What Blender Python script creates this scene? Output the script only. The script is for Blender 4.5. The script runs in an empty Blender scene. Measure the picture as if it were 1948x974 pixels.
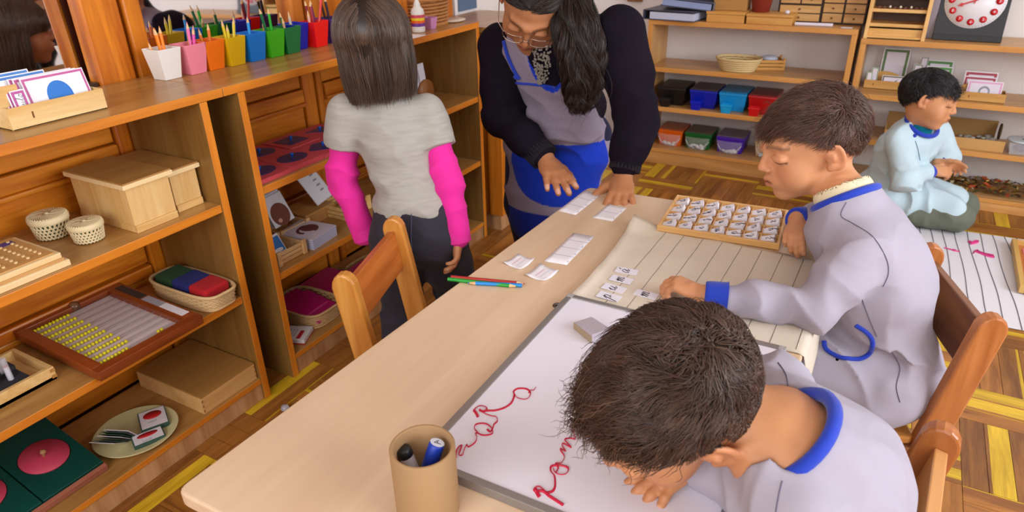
import bpy, bmesh, math, random
import numpy as np
from mathutils import Vector, Matrix
random.seed(7); PI = math.pi
SC = bpy.context.scene; COL = SC.collection
# ---------------------------------------------------------------- camera
CAM_H, FOC = 1.15, 1305.0
PITCH, ROLL, YAW = math.radians(26.55), math.radians(-1.25), math.radians(29.4)
_h = Vector((-math.sin(YAW), math.cos(YAW), 0)); _r = Vector((math.cos(YAW), math.sin(YAW), 0))
_w = _h*math.cos(PITCH) - Vector((0, 0, 1))*math.sin(PITCH); _u = _r.cross(_w)
CR = _r*math.cos(ROLL) + _u*math.sin(ROLL); CU = -_r*math.sin(ROLL) + _u*math.cos(ROLL); CW = _w
CPOS = Vector((0, 0, CAM_H))
cd = bpy.data.cameras.new('camera'); cam = bpy.data.objects.new('camera', cd); COL.objects.link(cam)
cd.sensor_width = 36; cd.lens = FOC/1948*36; cd.clip_start = .02
cd.dof.use_dof = True; cd.dof.focus_distance = 1.15; cd.dof.aperture_fstop = 8
cam.matrix_world = Matrix(((CR.x, CU.x, -CW.x, 0), (CR.y, CU.y, -CW.y, 0), (CR.z, CU.z, -CW.z, CAM_H), (0, 0, 0, 1)))
SC.camera = cam
def at(px, py, x=None, y=None, z=None):
    d = CW + CR*((px-974)/FOC) - CU*((py-487)/FOC)
    t = x/d.x if x is not None else (y/d.y if y is not None else (z-CAM_H)/d.z)
    return CPOS + d*t
def proj(p):
    q = Vector(p)-CPOS; k = q.dot(CW)
    return 974+FOC*q.dot(CR)/k, 487-FOC*q.dot(CU)/k, k
# ---------------------------------------------------------------- world, lights, exposure
SC.view_settings.view_transform = 'Standard'; SC.view_settings.look = 'None'
SC.view_settings.gamma = 1; SC.view_settings.exposure = 0.14
wd = bpy.data.worlds.new('world'); SC.world = wd; wd.use_nodes = True
wn = wd.node_tree.nodes['Background']; wn.inputs[0].default_value = (.80, .90, 1, 1); wn.inputs[1].default_value = 1.6
def area(name, loc, target, sx, sy, power, col):
    l = bpy.data.lights.new(name, 'AREA'); l.shape = 'RECTANGLE'; l.size = sx; l.size_y = sy; l.energy = power; l.color = col
    o = bpy.data.objects.new(name, l); COL.objects.link(o); o.location = loc
    o.rotation_euler = (Vector(target)-Vector(loc)).to_track_quat('-Z', 'Y').to_euler(); return o
area('window_daylight_right', (2.55, .9, 1.55), (0, 1.0, .8), 2.6, 1.3, 74, (.92, .95, 1))
area('window_daylight_front', (-.2, -1.75, 1.6), (-.3, 1.2, .6), 2.6, 1.3, 40, (1, .96, .92))
# ---------------------------------------------------------------- colour + materials
def lin(c):
    if isinstance(c, str): c = [int(c[i:i+2], 16)/255 for i in (0, 2, 4)]
    return tuple((v/12.92 if v <= .04045 else ((v+.055)/1.055)**2.4) for v in c) + (1,)
MATS = {}
def newmat(name):
    m = bpy.data.materials.new(name); m.use_nodes = True; nt = m.node_tree
    return m, nt, nt.nodes['Principled BSDF']
def nd(nt, typ, **kw):
    n = nt.nodes.new(typ)
    for k, v in kw.items(): setattr(n, k, v)
    return n
def plain(c, rough=.5, metal=0, spec=.5, bump=0, bscale=300, sheen=0, trans=0, var=0):
    key = ('p', c, rough, metal, spec, bump, bscale, sheen, trans, var)
    if key in MATS: return MATS[key]
    m, nt, b = newmat('plain'); b.inputs['Base Color'].default_value = lin(c); b.inputs['Roughness'].default_value = rough
    b.inputs['Metallic'].default_value = metal; b.inputs['Specular IOR Level'].default_value = spec
    b.inputs['Sheen Weight'].default_value = sheen; b.inputs['Transmission Weight'].default_value = trans
    if bump or var:
        tc = nd(nt, 'ShaderNodeTexCoord'); no = nd(nt, 'ShaderNodeTexNoise'); no.inputs['Scale'].default_value = bscale
        no.inputs['Detail'].default_value = 3; nt.links.new(tc.outputs['Object'], no.inputs['Vector'])
        if bump:
            bp = nd(nt, 'ShaderNodeBump'); bp.inputs['Strength'].default_value = bump; bp.inputs['Distance'].default_value = .002
            nt.links.new(no.outputs[0], bp.inputs['Height']); nt.links.new(bp.outputs[0], b.inputs['Normal'])
        if var:
            n2 = nd(nt, 'ShaderNodeTexNoise'); n2.inputs['Scale'].default_value = 14; nt.links.new(tc.outputs['Object'], n2.inputs['Vector'])
            mx = nd(nt, 'ShaderNodeMix', data_type='RGBA'); a = lin(c)
            mx.inputs[6].default_value = tuple(v*(1-var) for v in a[:3])+(1,); mx.inputs[7].default_value = tuple(min(1, v*(1+var)) for v in a[:3])+(1,)
            nt.links.new(n2.outputs[0], mx.inputs[0]); nt.links.new(mx.outputs[2], b.inputs['Base Color'])
    MATS[key] = m; return m
def wood(c1, c2, axis=1, scale=1., rough=.4, rnd=.15, stripe=None, contrast=1.):
    key = ('w', c1, c2, axis, scale, rough, rnd, stripe)
    if key in MATS: return MATS[key]
    m, nt, b = newmat('wood'); L = nt.links.new
    tc = nd(nt, 'ShaderNodeTexCoord'); mp = nd(nt, 'ShaderNodeMapping'); oi = nd(nt, 'ShaderNodeObjectInfo')
    s = [26*scale]*3; s[axis] = 2.2*scale; mp.inputs['Scale'].default_value = s
    L(tc.outputs['Object'], mp.inputs['Vector'])
    ml = nd(nt, 'ShaderNodeMath', operation='MULTIPLY'); ml.inputs[1].default_value = 37.; L(oi.outputs['Random'], ml.inputs[0]); L(ml.outputs[0], mp.inputs['Location'])
    n1 = nd(nt, 'ShaderNodeTexNoise'); n1.inputs['Scale'].default_value = 1; n1.inputs['Detail'].default_value = 5; n1.inputs['Distortion'].default_value = .6
    n2 = nd(nt, 'ShaderNodeTexNoise'); n2.inputs['Scale'].default_value = 5.5; n2.inputs['Detail'].default_value = 2
    L(mp.outputs[0], n1.inputs['Vector']); L(mp.outputs[0], n2.inputs['Vector'])
    ad = nd(nt, 'ShaderNodeMath', operation='MULTIPLY_ADD'); ad.inputs[1].default_value = .35; L(n2.outputs[0], ad.inputs[0]); L(n1.outputs[0], ad.inputs[2])
    rp = nd(nt, 'ShaderNodeMapRange'); rp.inputs[1].default_value = .48; rp.inputs[2].default_value = .88; L(ad.outputs[0], rp.inputs[0])
    mx = nd(nt, 'ShaderNodeMix', data_type='RGBA'); mx.inputs[6].default_value = lin(c1); mx.inputs[7].default_value = lin(c2); L(rp.outputs[0], mx.inputs[0])
    out = mx.outputs[2]
    hs = nd(nt, 'ShaderNodeHueSaturation'); r2 = nd(nt, 'ShaderNodeMapRange'); r2.inputs[3].default_value = 1-rnd; r2.inputs[4].default_value = 1+rnd
    L(oi.outputs['Random'], r2.inputs[0]); L(r2.outputs[0], hs.inputs['Value']); L(out, hs.inputs['Color']); out = hs.outputs[0]
    if stripe:   # a paler sapwood edge on some planks
        sx = nd(nt, 'ShaderNodeSeparateXYZ'); L(tc.outputs['Object'], sx.inputs[0])
        fr = nd(nt, 'ShaderNodeMath', operation='MULTIPLY'); fr.inputs[1].default_value = 7.31; L(oi.outputs['Random'], fr.inputs[0])
        f2 = nd(nt, 'ShaderNodeMath', operation='FRACT'); L(fr.outputs[0], f2.inputs[0])
        r3 = nd(nt, 'ShaderNodeMapRange'); r3.inputs[1].default_value = 0; r3.inputs[2].default_value = .45; r3.inputs[3].default_value = -.035; r3.inputs[4].default_value = .027; L(f2.outputs[0], r3.inputs[0])
        nz = nd(nt, 'ShaderNodeMath', operation='MULTIPLY_ADD'); nz.inputs[1].default_value = .012; L(n1.outputs[0], nz.inputs[0]); L(r3.outputs[0], nz.inputs[2])
        gt = nd(nt, 'ShaderNodeMath', operation='GREATER_THAN'); L(sx.outputs[0], gt.inputs[0]); L(nz.outputs[0], gt.inputs[1])
        m3 = nd(nt, 'ShaderNodeMix', data_type='RGBA'); L(gt.outputs[0], m3.inputs[0]); L(out, m3.inputs[6])
        my = nd(nt, 'ShaderNodeMix', data_type='RGBA'); L(rp.outputs[0], my.inputs[0]); my.inputs[6].default_value = lin(stripe[0]); my.inputs[7].default_value = lin(stripe[1])
        L(my.outputs[2], m3.inputs[7]); out = m3.outputs[2]
    L(out, b.inputs['Base Color']); b.inputs['Roughness'].default_value = rough
    bp = nd(nt, 'ShaderNodeBump'); bp.inputs['Strength'].default_value = .12; bp.inputs['Distance'].default_value = .001; L(ad.outputs[0], bp.inputs['Height']); L(bp.outputs[0], b.inputs['Normal'])
    MATS[key] = m; return m
def vcol(name, rough=.6, sss=0, bump=0, bscale=400, sheen=0, spec=.4, weave=0):
    key = ('v', name, rough, sss, bump, bscale, weave)
    if key in MATS: return MATS[key]
    m, nt, b = newmat(name); L = nt.links.new
    a = nd(nt, 'ShaderNodeAttribute', attribute_name='Col'); L(a.outputs['Color'], b.inputs['Base Color'])
    b.inputs['Roughness'].default_value = rough; b.inputs['Specular IOR Level'].default_value = spec; b.inputs['Sheen Weight'].default_value = sheen
    if sss:
        b.inputs['Subsurface Weight'].default_value = sss; b.inputs['Subsurface Scale'].default_value = .006; b.inputs['Subsurface Radius'].default_value = (1, .35, .2)
    if bump:
        tc = nd(nt, 'ShaderNodeTexCoord'); no = nd(nt, 'ShaderNodeTexNoise'); no.inputs['Scale'].default_value = bscale; no.inputs['Detail'].default_value = 2
        L(tc.outputs['Object'], no.inputs['Vector'])
        bp = nd(nt, 'ShaderNodeBump'); bp.inputs['Strength'].default_value = bump; bp.inputs['Distance'].default_value = .001
        L(no.outputs[0], bp.inputs['Height']); L(bp.outputs[0], b.inputs['Normal'])
    MATS[key] = m; return m
# ---------------------------------------------------------------- objects
def tag(o, label=None, cat=None, group=None, kind=None):
    for k, v in (('label', label), ('category', cat), ('group', group), ('kind', kind)):
        if v: o[k] = v
    return o
def empty(name, loc=(0, 0, 0), label=None, cat=None, group=None, rz=0, kind=None, parent=None, rot=None):
    o = bpy.data.objects.new(name, None); COL.objects.link(o); o.location = loc
    o.rotation_euler = rot if rot else (0, 0, rz); o.empty_display_size = .05
    if parent: o.parent = parent
    return tag(o, label, cat, group, kind)
class B:
    """collects simple solids; build() links them as one mesh object"""
    def __init__(s): s.v, s.f, s.m, s.sm = [], [], [], []
    def add(s, vs, fs, mi=0, smooth=False, M=None):
        o = len(s.v)
        for v in vs: s.v.append(tuple(M @ Vector(v)) if M else tuple(v))
        for i, f in enumerate(fs):
            s.f.append([o+k for k in f]); s.m.append(mi[i] if isinstance(mi, (list, tuple)) else mi); s.sm.append(smooth)
        return s
    def box(s, x0, x1, y0, y1, z0, z1, mi=0, M=None):
        vs = [(x0, y0, z0), (x1, y0, z0), (x1, y1, z0), (x0, y1, z0), (x0, y0, z1), (x1, y0, z1), (x1, y1, z1), (x0, y1, z1)]
        return s.add(vs, [(0, 3, 2, 1), (4, 5, 6, 7), (0, 1, 5, 4), (1, 2, 6, 5), (2, 3, 7, 6), (3, 0, 4, 7)], mi, False, M)
    def frus(s, c, b, t, z0, z1, mi=0, M=None, inner=0):   # tapered open or closed square box
        (bx, by), (tx, ty) = b, t; x, y = c
        def ring(hx, hy, z): return [(x-hx, y-hy, z), (x+hx, y-hy, z), (x+hx, y+hy, z), (x-hx, y+hy, z)]
        vs = ring(bx, by, z0)+ring(tx, ty, z1)
        side = [(i, (i+1) % 4, (i+1) % 4+4, i+4) for i in range(4)]
        if not inner: return s.add(vs, [(3, 2, 1, 0), (4, 5, 6, 7)]+side, mi, False, M)
        vs += ring(tx-inner, ty-inner, z1)+ring(bx-inner, by-inner, z0+inner)
        fs = [(3, 2, 1, 0)]+side+[(i+4, (i+1) % 4+4, (i+1) % 4+8, i+8) for i in range(4)]+[(i+8, (i+1) % 4+8, (i+1) % 4+12, i+12) for i in range(4)]+[(12, 13, 14, 15)]
        return s.add(vs, fs, mi, False, M)
    def prism(s, poly, h0, h1, axis=2, mi=0, M=None, smooth=False):
        n = len(poly)
        def P(a, b, h): return ((a, b, h), (a, h, b), (h, a, b))[(2, 1, 0).index(axis)] if axis != 0 else (h, a, b)
        vs = [P(a, b, h0) for a, b in poly]+[P(a, b, h1) for a, b in poly]
        fs = [tuple(range(n))[::-1], tuple(range(n, 2*n))]+[(i, (i+1) % n, (i+1) % n+n, i+n) for i in range(n)]
        s.add(vs, fs, mi, False, M)
        if smooth:
            for k in range(n): s.sm[-1-k] = True
        return s
    def lathe(s, prof, n=24, c=(0, 0), mi=0, M=None, sq=1.):
        vs = []; fs = []
        for r, z in prof:
            for i in range(n): vs.append((c[0]+r*math.cos(2*PI*i/n), c[1]+r*sq*math.sin(2*PI*i/n), z))
        for j in range(len(prof)-1):
            for i in range(n): fs.append((j*n+i, j*n+(i+1) % n, (j+1)*n+(i+1) % n, (j+1)*n+i))
        s.add(vs, fs, mi, True, M)
        if prof[0][0] > 1e-5: s.add(vs[:n], [tuple(range(n))[::-1]], mi, False, M)
        if prof[-1][0] > 1e-5: s.add(vs[-n:], [tuple(range(n))], mi, False, M)
        return s
    def tube(s, pts, r, n=8, mi=0, r1=None, M=None, flat=1., closed=False):
        pts = [Vector(p) for p in pts]; N = len(pts); vs = []; fs = []; prev = None
        for k, p in enumerate(pts):
            if closed: t = pts[(k+1) % N]-pts[k-1]
            else: t = pts[min(k+1, N-1)]-pts[max(k-1, 0)]
            t.normalize()
            if prev is None: a = t.orthogonal().normalized()
            else:
                a = prev-t*prev.dot(t); a = a.normalized() if a.length > 1e-6 else t.orthogonal().normalized()
            prev = a; b = t.cross(a); rr = r if r1 is None else r+(r1-r)*k/(N-1)
            for i in range(n): vs.append(p+a*rr*math.cos(2*PI*i/n)+b*rr*flat*math.sin(2*PI*i/n))
        for k in range(N if closed else N-1):
            k2 = (k+1) % N
            for i in range(n): fs.append((k*n+i, k*n+(i+1) % n, k2*n+(i+1) % n, k2*n+i))
        s.add(vs, fs, mi, True, M)
        if not closed: s.add(vs[:n], [tuple(range(n))[::-1]], mi, False, M); s.add(vs[-n:], [tuple(range(n))], mi, False, M)
        return s
    def cyl(s, a, b, r, n=16, mi=0, r1=None, M=None):
        i0 = len(s.sm); s.tube([a, b], r, n, mi, r1 if r1 is not None else r, M); return s
    def ball(s, c, r, mi=0, n=12, sc=(1, 1, 1), M=None):
        vs = [(c[0], c[1], c[2]-r*sc[2])]; fs = []; m = n//2
        for j in range(1, m):
            t = PI*j/m
            for i in range(n): vs.append((c[0]+r*sc[0]*math.sin(t)*math.cos(2*PI*i/n), c[1]+r*sc[1]*math.sin(t)*math.sin(2*PI*i/n), c[2]-r*sc[2]*math.cos(t)))
        vs.append((c[0], c[1], c[2]+r*sc[2])); q = len(vs)-1
        for i in range(n):
            fs.append((0, 1+(i+1) % n, 1+i)); fs.append((q, q-n+i, q-n+(i+1) % n))
            for j in range(m-2): fs.append((1+j*n+i, 1+j*n+(i+1) % n, 1+(j+1)*n+(i+1) % n, 1+(j+1)*n+i))
        return s.add(vs, fs, mi, True, M)
    def build(s, name, mats, parent=None, loc=(0, 0, 0), bev=0, rz=0, rot=None, seg=2, label=None):
        me = bpy.data.meshes.new(name); me.from_pydata(s.v, [], s.f)
        for m in (mats if isinstance(mats, (list, tuple)) else [mats]): me.materials.append(m)
        me.polygons.foreach_set('material_index', s.m); me.polygons.foreach_set('use_smooth', s.sm); me.update()
        return link(name, me, parent, loc, bev, rz, rot, seg, label)
def link(name, me, parent=None, loc=(0, 0, 0), bev=0, rz=0, rot=None, seg=2, label=None):
    o = bpy.data.objects.new(name, me); COL.objects.link(o); o.location = loc; o.rotation_euler = rot if rot else (0, 0, rz)
    if parent: o.parent = parent
    if bev:
        md = o.modifiers.new('bevel', 'BEVEL'); md.width = bev; md.segments = seg; md.limit_method = 'ANGLE'; md.harden_normals = False
    if label: o['label'] = label
    return o
def kids(o): return [c for c in bpy.data.objects if c.parent == o]
def dup(o, parent=None, loc=None, rz=None, label=None, group=None, top=True):
    c = o.copy(); COL.objects.link(c); c.parent = parent
    if top:
        if loc is not None: c.location = loc
        if rz is not None: c.rotation_euler = (0, 0, rz)
        if label: c['label'] = label
        if group: c['group'] = group
    for ch in o.children: dup(ch, c, top=False)
    return c
MIR_A, MIR_B = (5.0, 1.2), (2.5, .6)
# ================================================================ the room
XW, YB = -1.6, 3.52
WHITE = plain('e9e2df', .85, bump=.15, bscale=60, var=.03)
ORANGE = wood('ac580e', 'dc8622', 1, 1., .32, .08); ORANGEV = wood('ac560e', 'dc8420', 2, 1., .32, .08)
DARKW = plain('4a1c08', .5)
R = (-1.6, 2.6, -1.9, 3.52, 2.5)
# floor: screed + parquet planks
fl = B().box(-1.7, 2.7, -2.0, 3.62, -.10, -.012).build('floor', plain('2a1608', .8)); tag(fl, kind='structure')
PARQ = wood('7e4c20', 'b07432', 1, 1.6, .30, .22, stripe=('b8921a', 'e8c030'))
PW, PL = .0515, .2575
pme = {}
b = B().box(-PW/2+.0006, PW/2-.0006, -PL/2+.0006, PL/2-.0006, -.012, 0)
pm = bpy.data.meshes.new('plank'); pm.from_pydata(b.v, [], b.f); pm.materials.append(PARQ)
cells = []
for k in range(-9, 10):
    x0 = .307+k*PL
    if x0 > 2.6: continue
    for j in range(-12, 9):
        yh = 1.717-k*.1545+j*(.1545+PL)
        for i in range(3): cells.append((x0+PL/2, yh+(i+.5)*PW, PI/2))
        for i in range(5): cells.append((x0+(i+.5)*PW, yh+.1545+PL/2, 0))
cells = [c for c in cells if -1.6+PL/2 < c[0] < 2.6-PL/2 and -1.9+PL/2 < c[1] < 3.5-PL/2]
def seen(c):
    x, y, _ = c; u, v, k = proj((x, y, 0))
    if k < .2 or not (-60 < u < 2010 and -60 < v < 1040): return 0
    if -.70 < x < -.02 and .3 < y < 1.55: return 0
    if x < -1.36 or (y > 3.3): return 0
    s = 1/k**2
    if x > .05 or y > 1.6 or x < -.72: s *= 3
    # hidden behind the table top seen from the camera
    q = at(u, v, z=.518)
    if -.66 < q.x < -.05 and .36 < q.y < 1.52: s *= .05
    return s
cells.sort(key=lambda c: -seen(c))
for c in cells[:285]: link('plank', pm, fl, (c[0], c[1], 0), rz=c[2])
pb = B()
for c in cells[285:]:
    M = Matrix.Translation((c[0], c[1], 0)) @ Matrix.Rotation(c[2], 4, 'Z')
    pb.box(-PW/2+.0006, PW/2-.0006, -PL/2+.0006, PL/2-.0006, -.012, 0, M=M)
pf = pb.build('plank_field', wood('7e4c20', 'b07432', 1, 1.2, .30, .1), fl); pf['kind'] = 'stuff'
# walls, ceiling
tag(B().box(-1.7, 2.7, 3.52, 3.62, 0, 2.5).build('wall_back', WHITE), kind='structure')
tag(B().box(-1.7, 2.7, -1.9, 3.52, 2.5, 2.6).build('ceiling', plain('f2efe9', .9)), kind='structure')
def wall_open(name, x0, x1, y0, y1, a0, a1, z0, z1, alongx):
    b = B()
    if alongx: b.box(x0, a0, y0, y1, 0, 2.5).box(a1, x1, y0, y1, 0, 2.5).box(a0, a1, y0, y1, 0, z0).box(a0, a1, y0, y1, z1, 2.5)
    else: b.box(x0, x1, y0, a0, 0, 2.5).box(x0, x1, a1, y1, 0, 2.5).box(x0, x1, a0, a1, 0, z0).box(x0, x1, a0, a1, z1, 2.5)
    return tag(b.build(name, WHITE), kind='structure')
wall_open('wall_right', 2.6, 2.7, -1.9, 3.52, -.6, 2.4, .85, 2.25, False)
wall_open('wall_front', -1.7, 2.7, -2.0, -1.9, -1.5, 1.1, .85, 2.25, True)
FRW = plain('f0eeea', .4)
def win(name, alongx, p, a0, a1, z0, z1):
    b = B()
    n = 3
    for i in range(n+1):
        a = a0+(a1-a0)*i/n
        b.box(*((a-.02, a+.02, p-.02, p+.02) if alongx else (p-.02, p+.02, a-.02, a+.02)), z0, z1)
    for z in (z0, z1-.04):
        b.box(*((a0, a1, p-.02, p+.02) if alongx else (p-.02, p+.02, a0, a1)), z, z+.04)
    tag(b.build(name, FRW), kind='structure')
win('window_1', False, 2.65, -.6, 2.4, .85, 2.25); win('window_2', True, -1.95, -1.5, 1.1, .85, 2.25)
# left wall: built-in wooden wardrobe with mirrored doors, drawers below
wl = B().box(-1.7, -1.66, -1.9, 2.42, 0, 2.5, 0).box(-1.7, -1.6, 2.42, 3.52, 0, 2.5, 1).build('wall_left', [DARKW, WHITE]); tag(wl, kind='structure')
def board(x0, x1, y0, y1, z0, z1, name='board', m=ORANGE, bev=.003):
    c = ((x0+x1)/2, (y0+y1)/2, (z0+z1)/2)
    return B().box(x0-c[0], x1-c[0], y0-c[1], y1-c[1], z0-c[2], z1-c[2]).build(name, m, wl, c, bev=bev)
bays = [(-1.02, -.06), (-.06, .93), (1.075, 1.545), (1.63, 2.09)]
stiles = [(-1.2, -1.02), (.93, 1.02), (1.03, 1.075), (1.545, 1.595), (1.605, 1.63), (2.09, 2.40)]
for a, c in stiles: board(-1.64, -1.595, a, c, 0, 2.4, 'stile', ORANGEV, .006)
for a, c in ((-.06, -.02),): board(-1.64, -1.60, a, c, .82, 2.4, 'stile', ORANGEV, .004)
for a, c in bays:
    zs = [(.68, .80), (.637, .677), (.36, .632), (.325, .355), (.06, .32)]
    for z0, z1 in zs:
        board(-1.64, -1.603 if z1-z0 > .1 else -1.592, a+.004, c-.004, z0, z1, 'drawer_front' if z1-z0 > .2 else 'rail', ORANGE, .004)
    board(-1.64, -1.585, a+.004, c-.004, .625, .637, 'ledge', ORANGE, .004)
    board(-1.64, -1.6, a+.004, c-.004, .80, .822, 'rail', plain('3a2412', .4), .001)
kn = B().lathe([(.0, .0), (.007, .0), (.006, .008), (.011, .013), (.0125, .02), (.010, .027), (.0, .030)], 20).build('knob', wood('4a2a18', '8a6244', 2, 1, .15), wl, (-1.603, .713, .344), rot=(0, PI/2, 0))
def mirror_mat():
    m, nt, b = newmat('mirror'); b.inputs['Base Color'].default_value = (.80, .80, .82, 1); b.inputs['Metallic'].default_value = 1; b.inputs['Roughness'].default_value = .03
    return m
MIR = mirror_mat()
def mirror(y0, y1, psi, tilt):
    w, h = y1-y0, .75
    o = B().box(-.004, .0, -w/2, w/2, -h/2, h/2).build('mirror', MIR, wl, (-1.618, (y0+y1)/2, .815+h/2))
    o.rotation_euler = (0, -math.radians(tilt), math.radians(psi)); return o
mirror(-.02, .928, MIR_A[0], MIR_A[1]); mirror(1.075, 1.545, MIR_B[0], MIR_B[1])
board(-1.64, -1.603, 1.63, 2.09, .822, 2.3, 'door_panel', ORANGEV)
# narrow bluish window beyond the wardrobe
wb = B().box(-1.598, -1.59, 2.44, 2.57, .80, 1.9).build('window_3', plain('5d7390', .2)); tag(wb, kind='structure')
# ================================================================ shelving
SH_TOP = wood('9a6a34', 'b98a4e', 1, 1, .28, .05); SH_UP = wood('7c5523', '96703a', 2, 1, .38, .05)
SH_EDGE = wood('c8701a', 'e08a28', 1, 1, .35, .05); SH_EDGEV = wood('c8701a', 'e08a28', 2, 1, .35, .05); SH_BASE = wood('a87448', 'd0a074', 2, .8, .4, .06)
def shelf_unit(name, label, yaxis, x0, x1, front, back, tops, base, height, mats, th=.02, over=(0, 0), back_panel=False, loc=(0, 0, 0), group=None):
    """open bookcase along u (y if yaxis else x); v = depth from front to back"""
    top, up, edge, edgev, bs = mats
    def bb(u0, u1, v0, v1, z0, z1, fr):
        b = B()
        if yaxis: b.box(v1, v0, u0, u1, z0, z1, [0, 0, 0, 1, 0, 0])
        else: b.box(u0, u1, v0, v1, z0, z1, [0, 0, 1, 0, 0, 0])
        return b
    c = Vector(((front+back)/2, (x0+x1)/2, 0)) if yaxis else Vector(((x0+x1)/2, (front+back)/2, 0))
    r = empty(name, c, label, 'bookcase', group)
    def mk(nm, b, m, bev=.0015): return b.build(nm, m, r, -c, bev=bev)
    mk('top', bb(x0-over[0], x1+over[1], front, back, height-th, height, 1), [top, edge])
    for u in (x0, x1-th): mk('side_panel', bb(u, u+th, front, back, 0, height-th, 1), [up, edgev])
    s = 1 if (back > front) else -1
    for z in tops: mk('shelf_board', bb(x0+th, x1-th, front+s*.004, back, z-th, z, 1), [top, edge])
    mk('shelf_board', bb(x0+th, x1-th, front+s*.002, back, base-th*.8, base, 1), [top, edge])
    mk('plinth', bb(x0+th, x1-th, front+s*.006, front+s*.022, 0, base-th*.8, 1), [bs, bs])
    return r
LM = (SH_TOP, SH_UP, SH_EDGE, SH_EDGEV, SH_BASE)
SH1 = shelf_unit('bookcase', 'orange-edged bookcase at the left holding the plate of cards and the bead frame', True, -.10, .98, -1.307, -1.585, [.56, .315], .066, .816, LM, over=(0, .045))
SH2 = shelf_unit('bookcase', 'orange-edged bookcase behind the girl with pink cards and the colour pots on top', True, 1.064, 2.122, -1.307, -1.585, [.56, .318], .066, .816, LM, over=(.038, 0))
BT = wood('b5854c', 'cc9c62', 0, 1, .35, .05); BU = wood('c08a4c', 'd6a666', 2, 1, .4, .05); BE = wood('cc8c44', 'dfa257', 0, 1, .4, .04); BEV = wood('cc8c44', 'dfa257', 2, 1, .4, .04); BB = wood('c08848', 'dba566', 0, .7, .4, .05)
BM = (BT, BU, BE, BEV, BB)
SH3 = shelf_unit('bookcase', 'light wood bookcase by the white wall with coloured bins and drawers on top', False, -1.07, -.176, 3.25, 3.50, [.478, .29], .08, .694, BM, th=.022)
SH4 = shelf_unit('bookcase', 'light wood bookcase at the right under the toy clock', False, -.160, .92, 3.25, 3.50, [.438, .245], .056, .661, BM, th=.022)
# low cabinet beyond the left shelving
r = empty('cabinet', (-1.4, 2.38, 0), 'plain orange wood cabinet end beyond the left bookcases, behind the teacher', 'cabinet')
B().box(-.18, .135, -.2, .2, .07, .77).build('body', ORANGEV, r, bev=.003); B().box(-.18, .12, -.19, .2, 0, .07).build('plinth', SH_BASE, r)
B().box(-.19, .145, -.21, .21, .77, .79).build('top', SH_TOP, r, bev=.002); B().box(.08, .138, -.205, -.198, .07, .77).build('frame_stile', SH_EDGEV, r)
# ================================================================ table
TZ = .518
TW = wood('d4b494', 'e0c4a4', 1, .5, .33, .02); TE = wood('c29a68', 'd8b483', 1, 1, .4, .02)
TC = Vector((-.355, .95, 0))
tb = empty('table', TC, 'long pale wooden classroom table the three pupils and teacher work at', 'table')
def roundpoly(P, r, n=5):
    out = []
    N = len(P)
    for i in range(N):
        p = Vector(P[i]); a = (Vector(P[i-1])-p).normalized(); c = (Vector(P[(i+1) % N])-p).normalized()
        p0, p1 = p+a*r, p+c*r
        for k in range(n+1):
            t = k/n; out.append(tuple((p0*(1-t)**2+p*2*t*(1-t)+p1*t*t)))
    return out
TP = roundpoly([(-.682, .345), (-.05, .350), (-.035, 1.562), (-.636, 1.538)], .018)
B().prism([(x-TC.x, y-TC.y) for x, y in TP], TZ-.022, TZ).build('tabletop', TW, tb, bev=.004, seg=3)
for x, y in ((-.62, .42), (-.11, .42), (-.58, 1.46), (-.10, 1.48)):
    B().frus((x-TC.x, y-TC.y), (.017, .017), (.024, .024), 0, TZ-.022).build('leg', TE, tb, bev=.003)
B().box(-.24, .26, -.55, -.53, TZ-.08, TZ-.022).box(-.22, .26, .50, .52, TZ-.08, TZ-.022).box(-.25, -.23, -.52, .5, TZ-.08, TZ-.022).box(.24, .26, -.52, .5, TZ-.08, TZ-.022).build('apron', TE, tb, bev=.002)
gw = at(1061, 582, z=TZ)
B().lathe([(.0045, .0), (.009, .0), (.0095, .0008), (.009, .0015), (.0050, .0015), (.0045, .0)], 24).build('grommet', plain('8d8a84', .3, metal=1), tb, (gw.x-TC.x, gw.y-TC.y, TZ), label='metal grommet ring set in tabletop')
B().lathe([(.0, .0), (.0045, .0), (.0045, .0004), (0, .0004)], 20).build('grommet_hole', plain('3a3026', .7), tb, (gw.x-TC.x, gw.y-TC.y, TZ+.0001))
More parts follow.
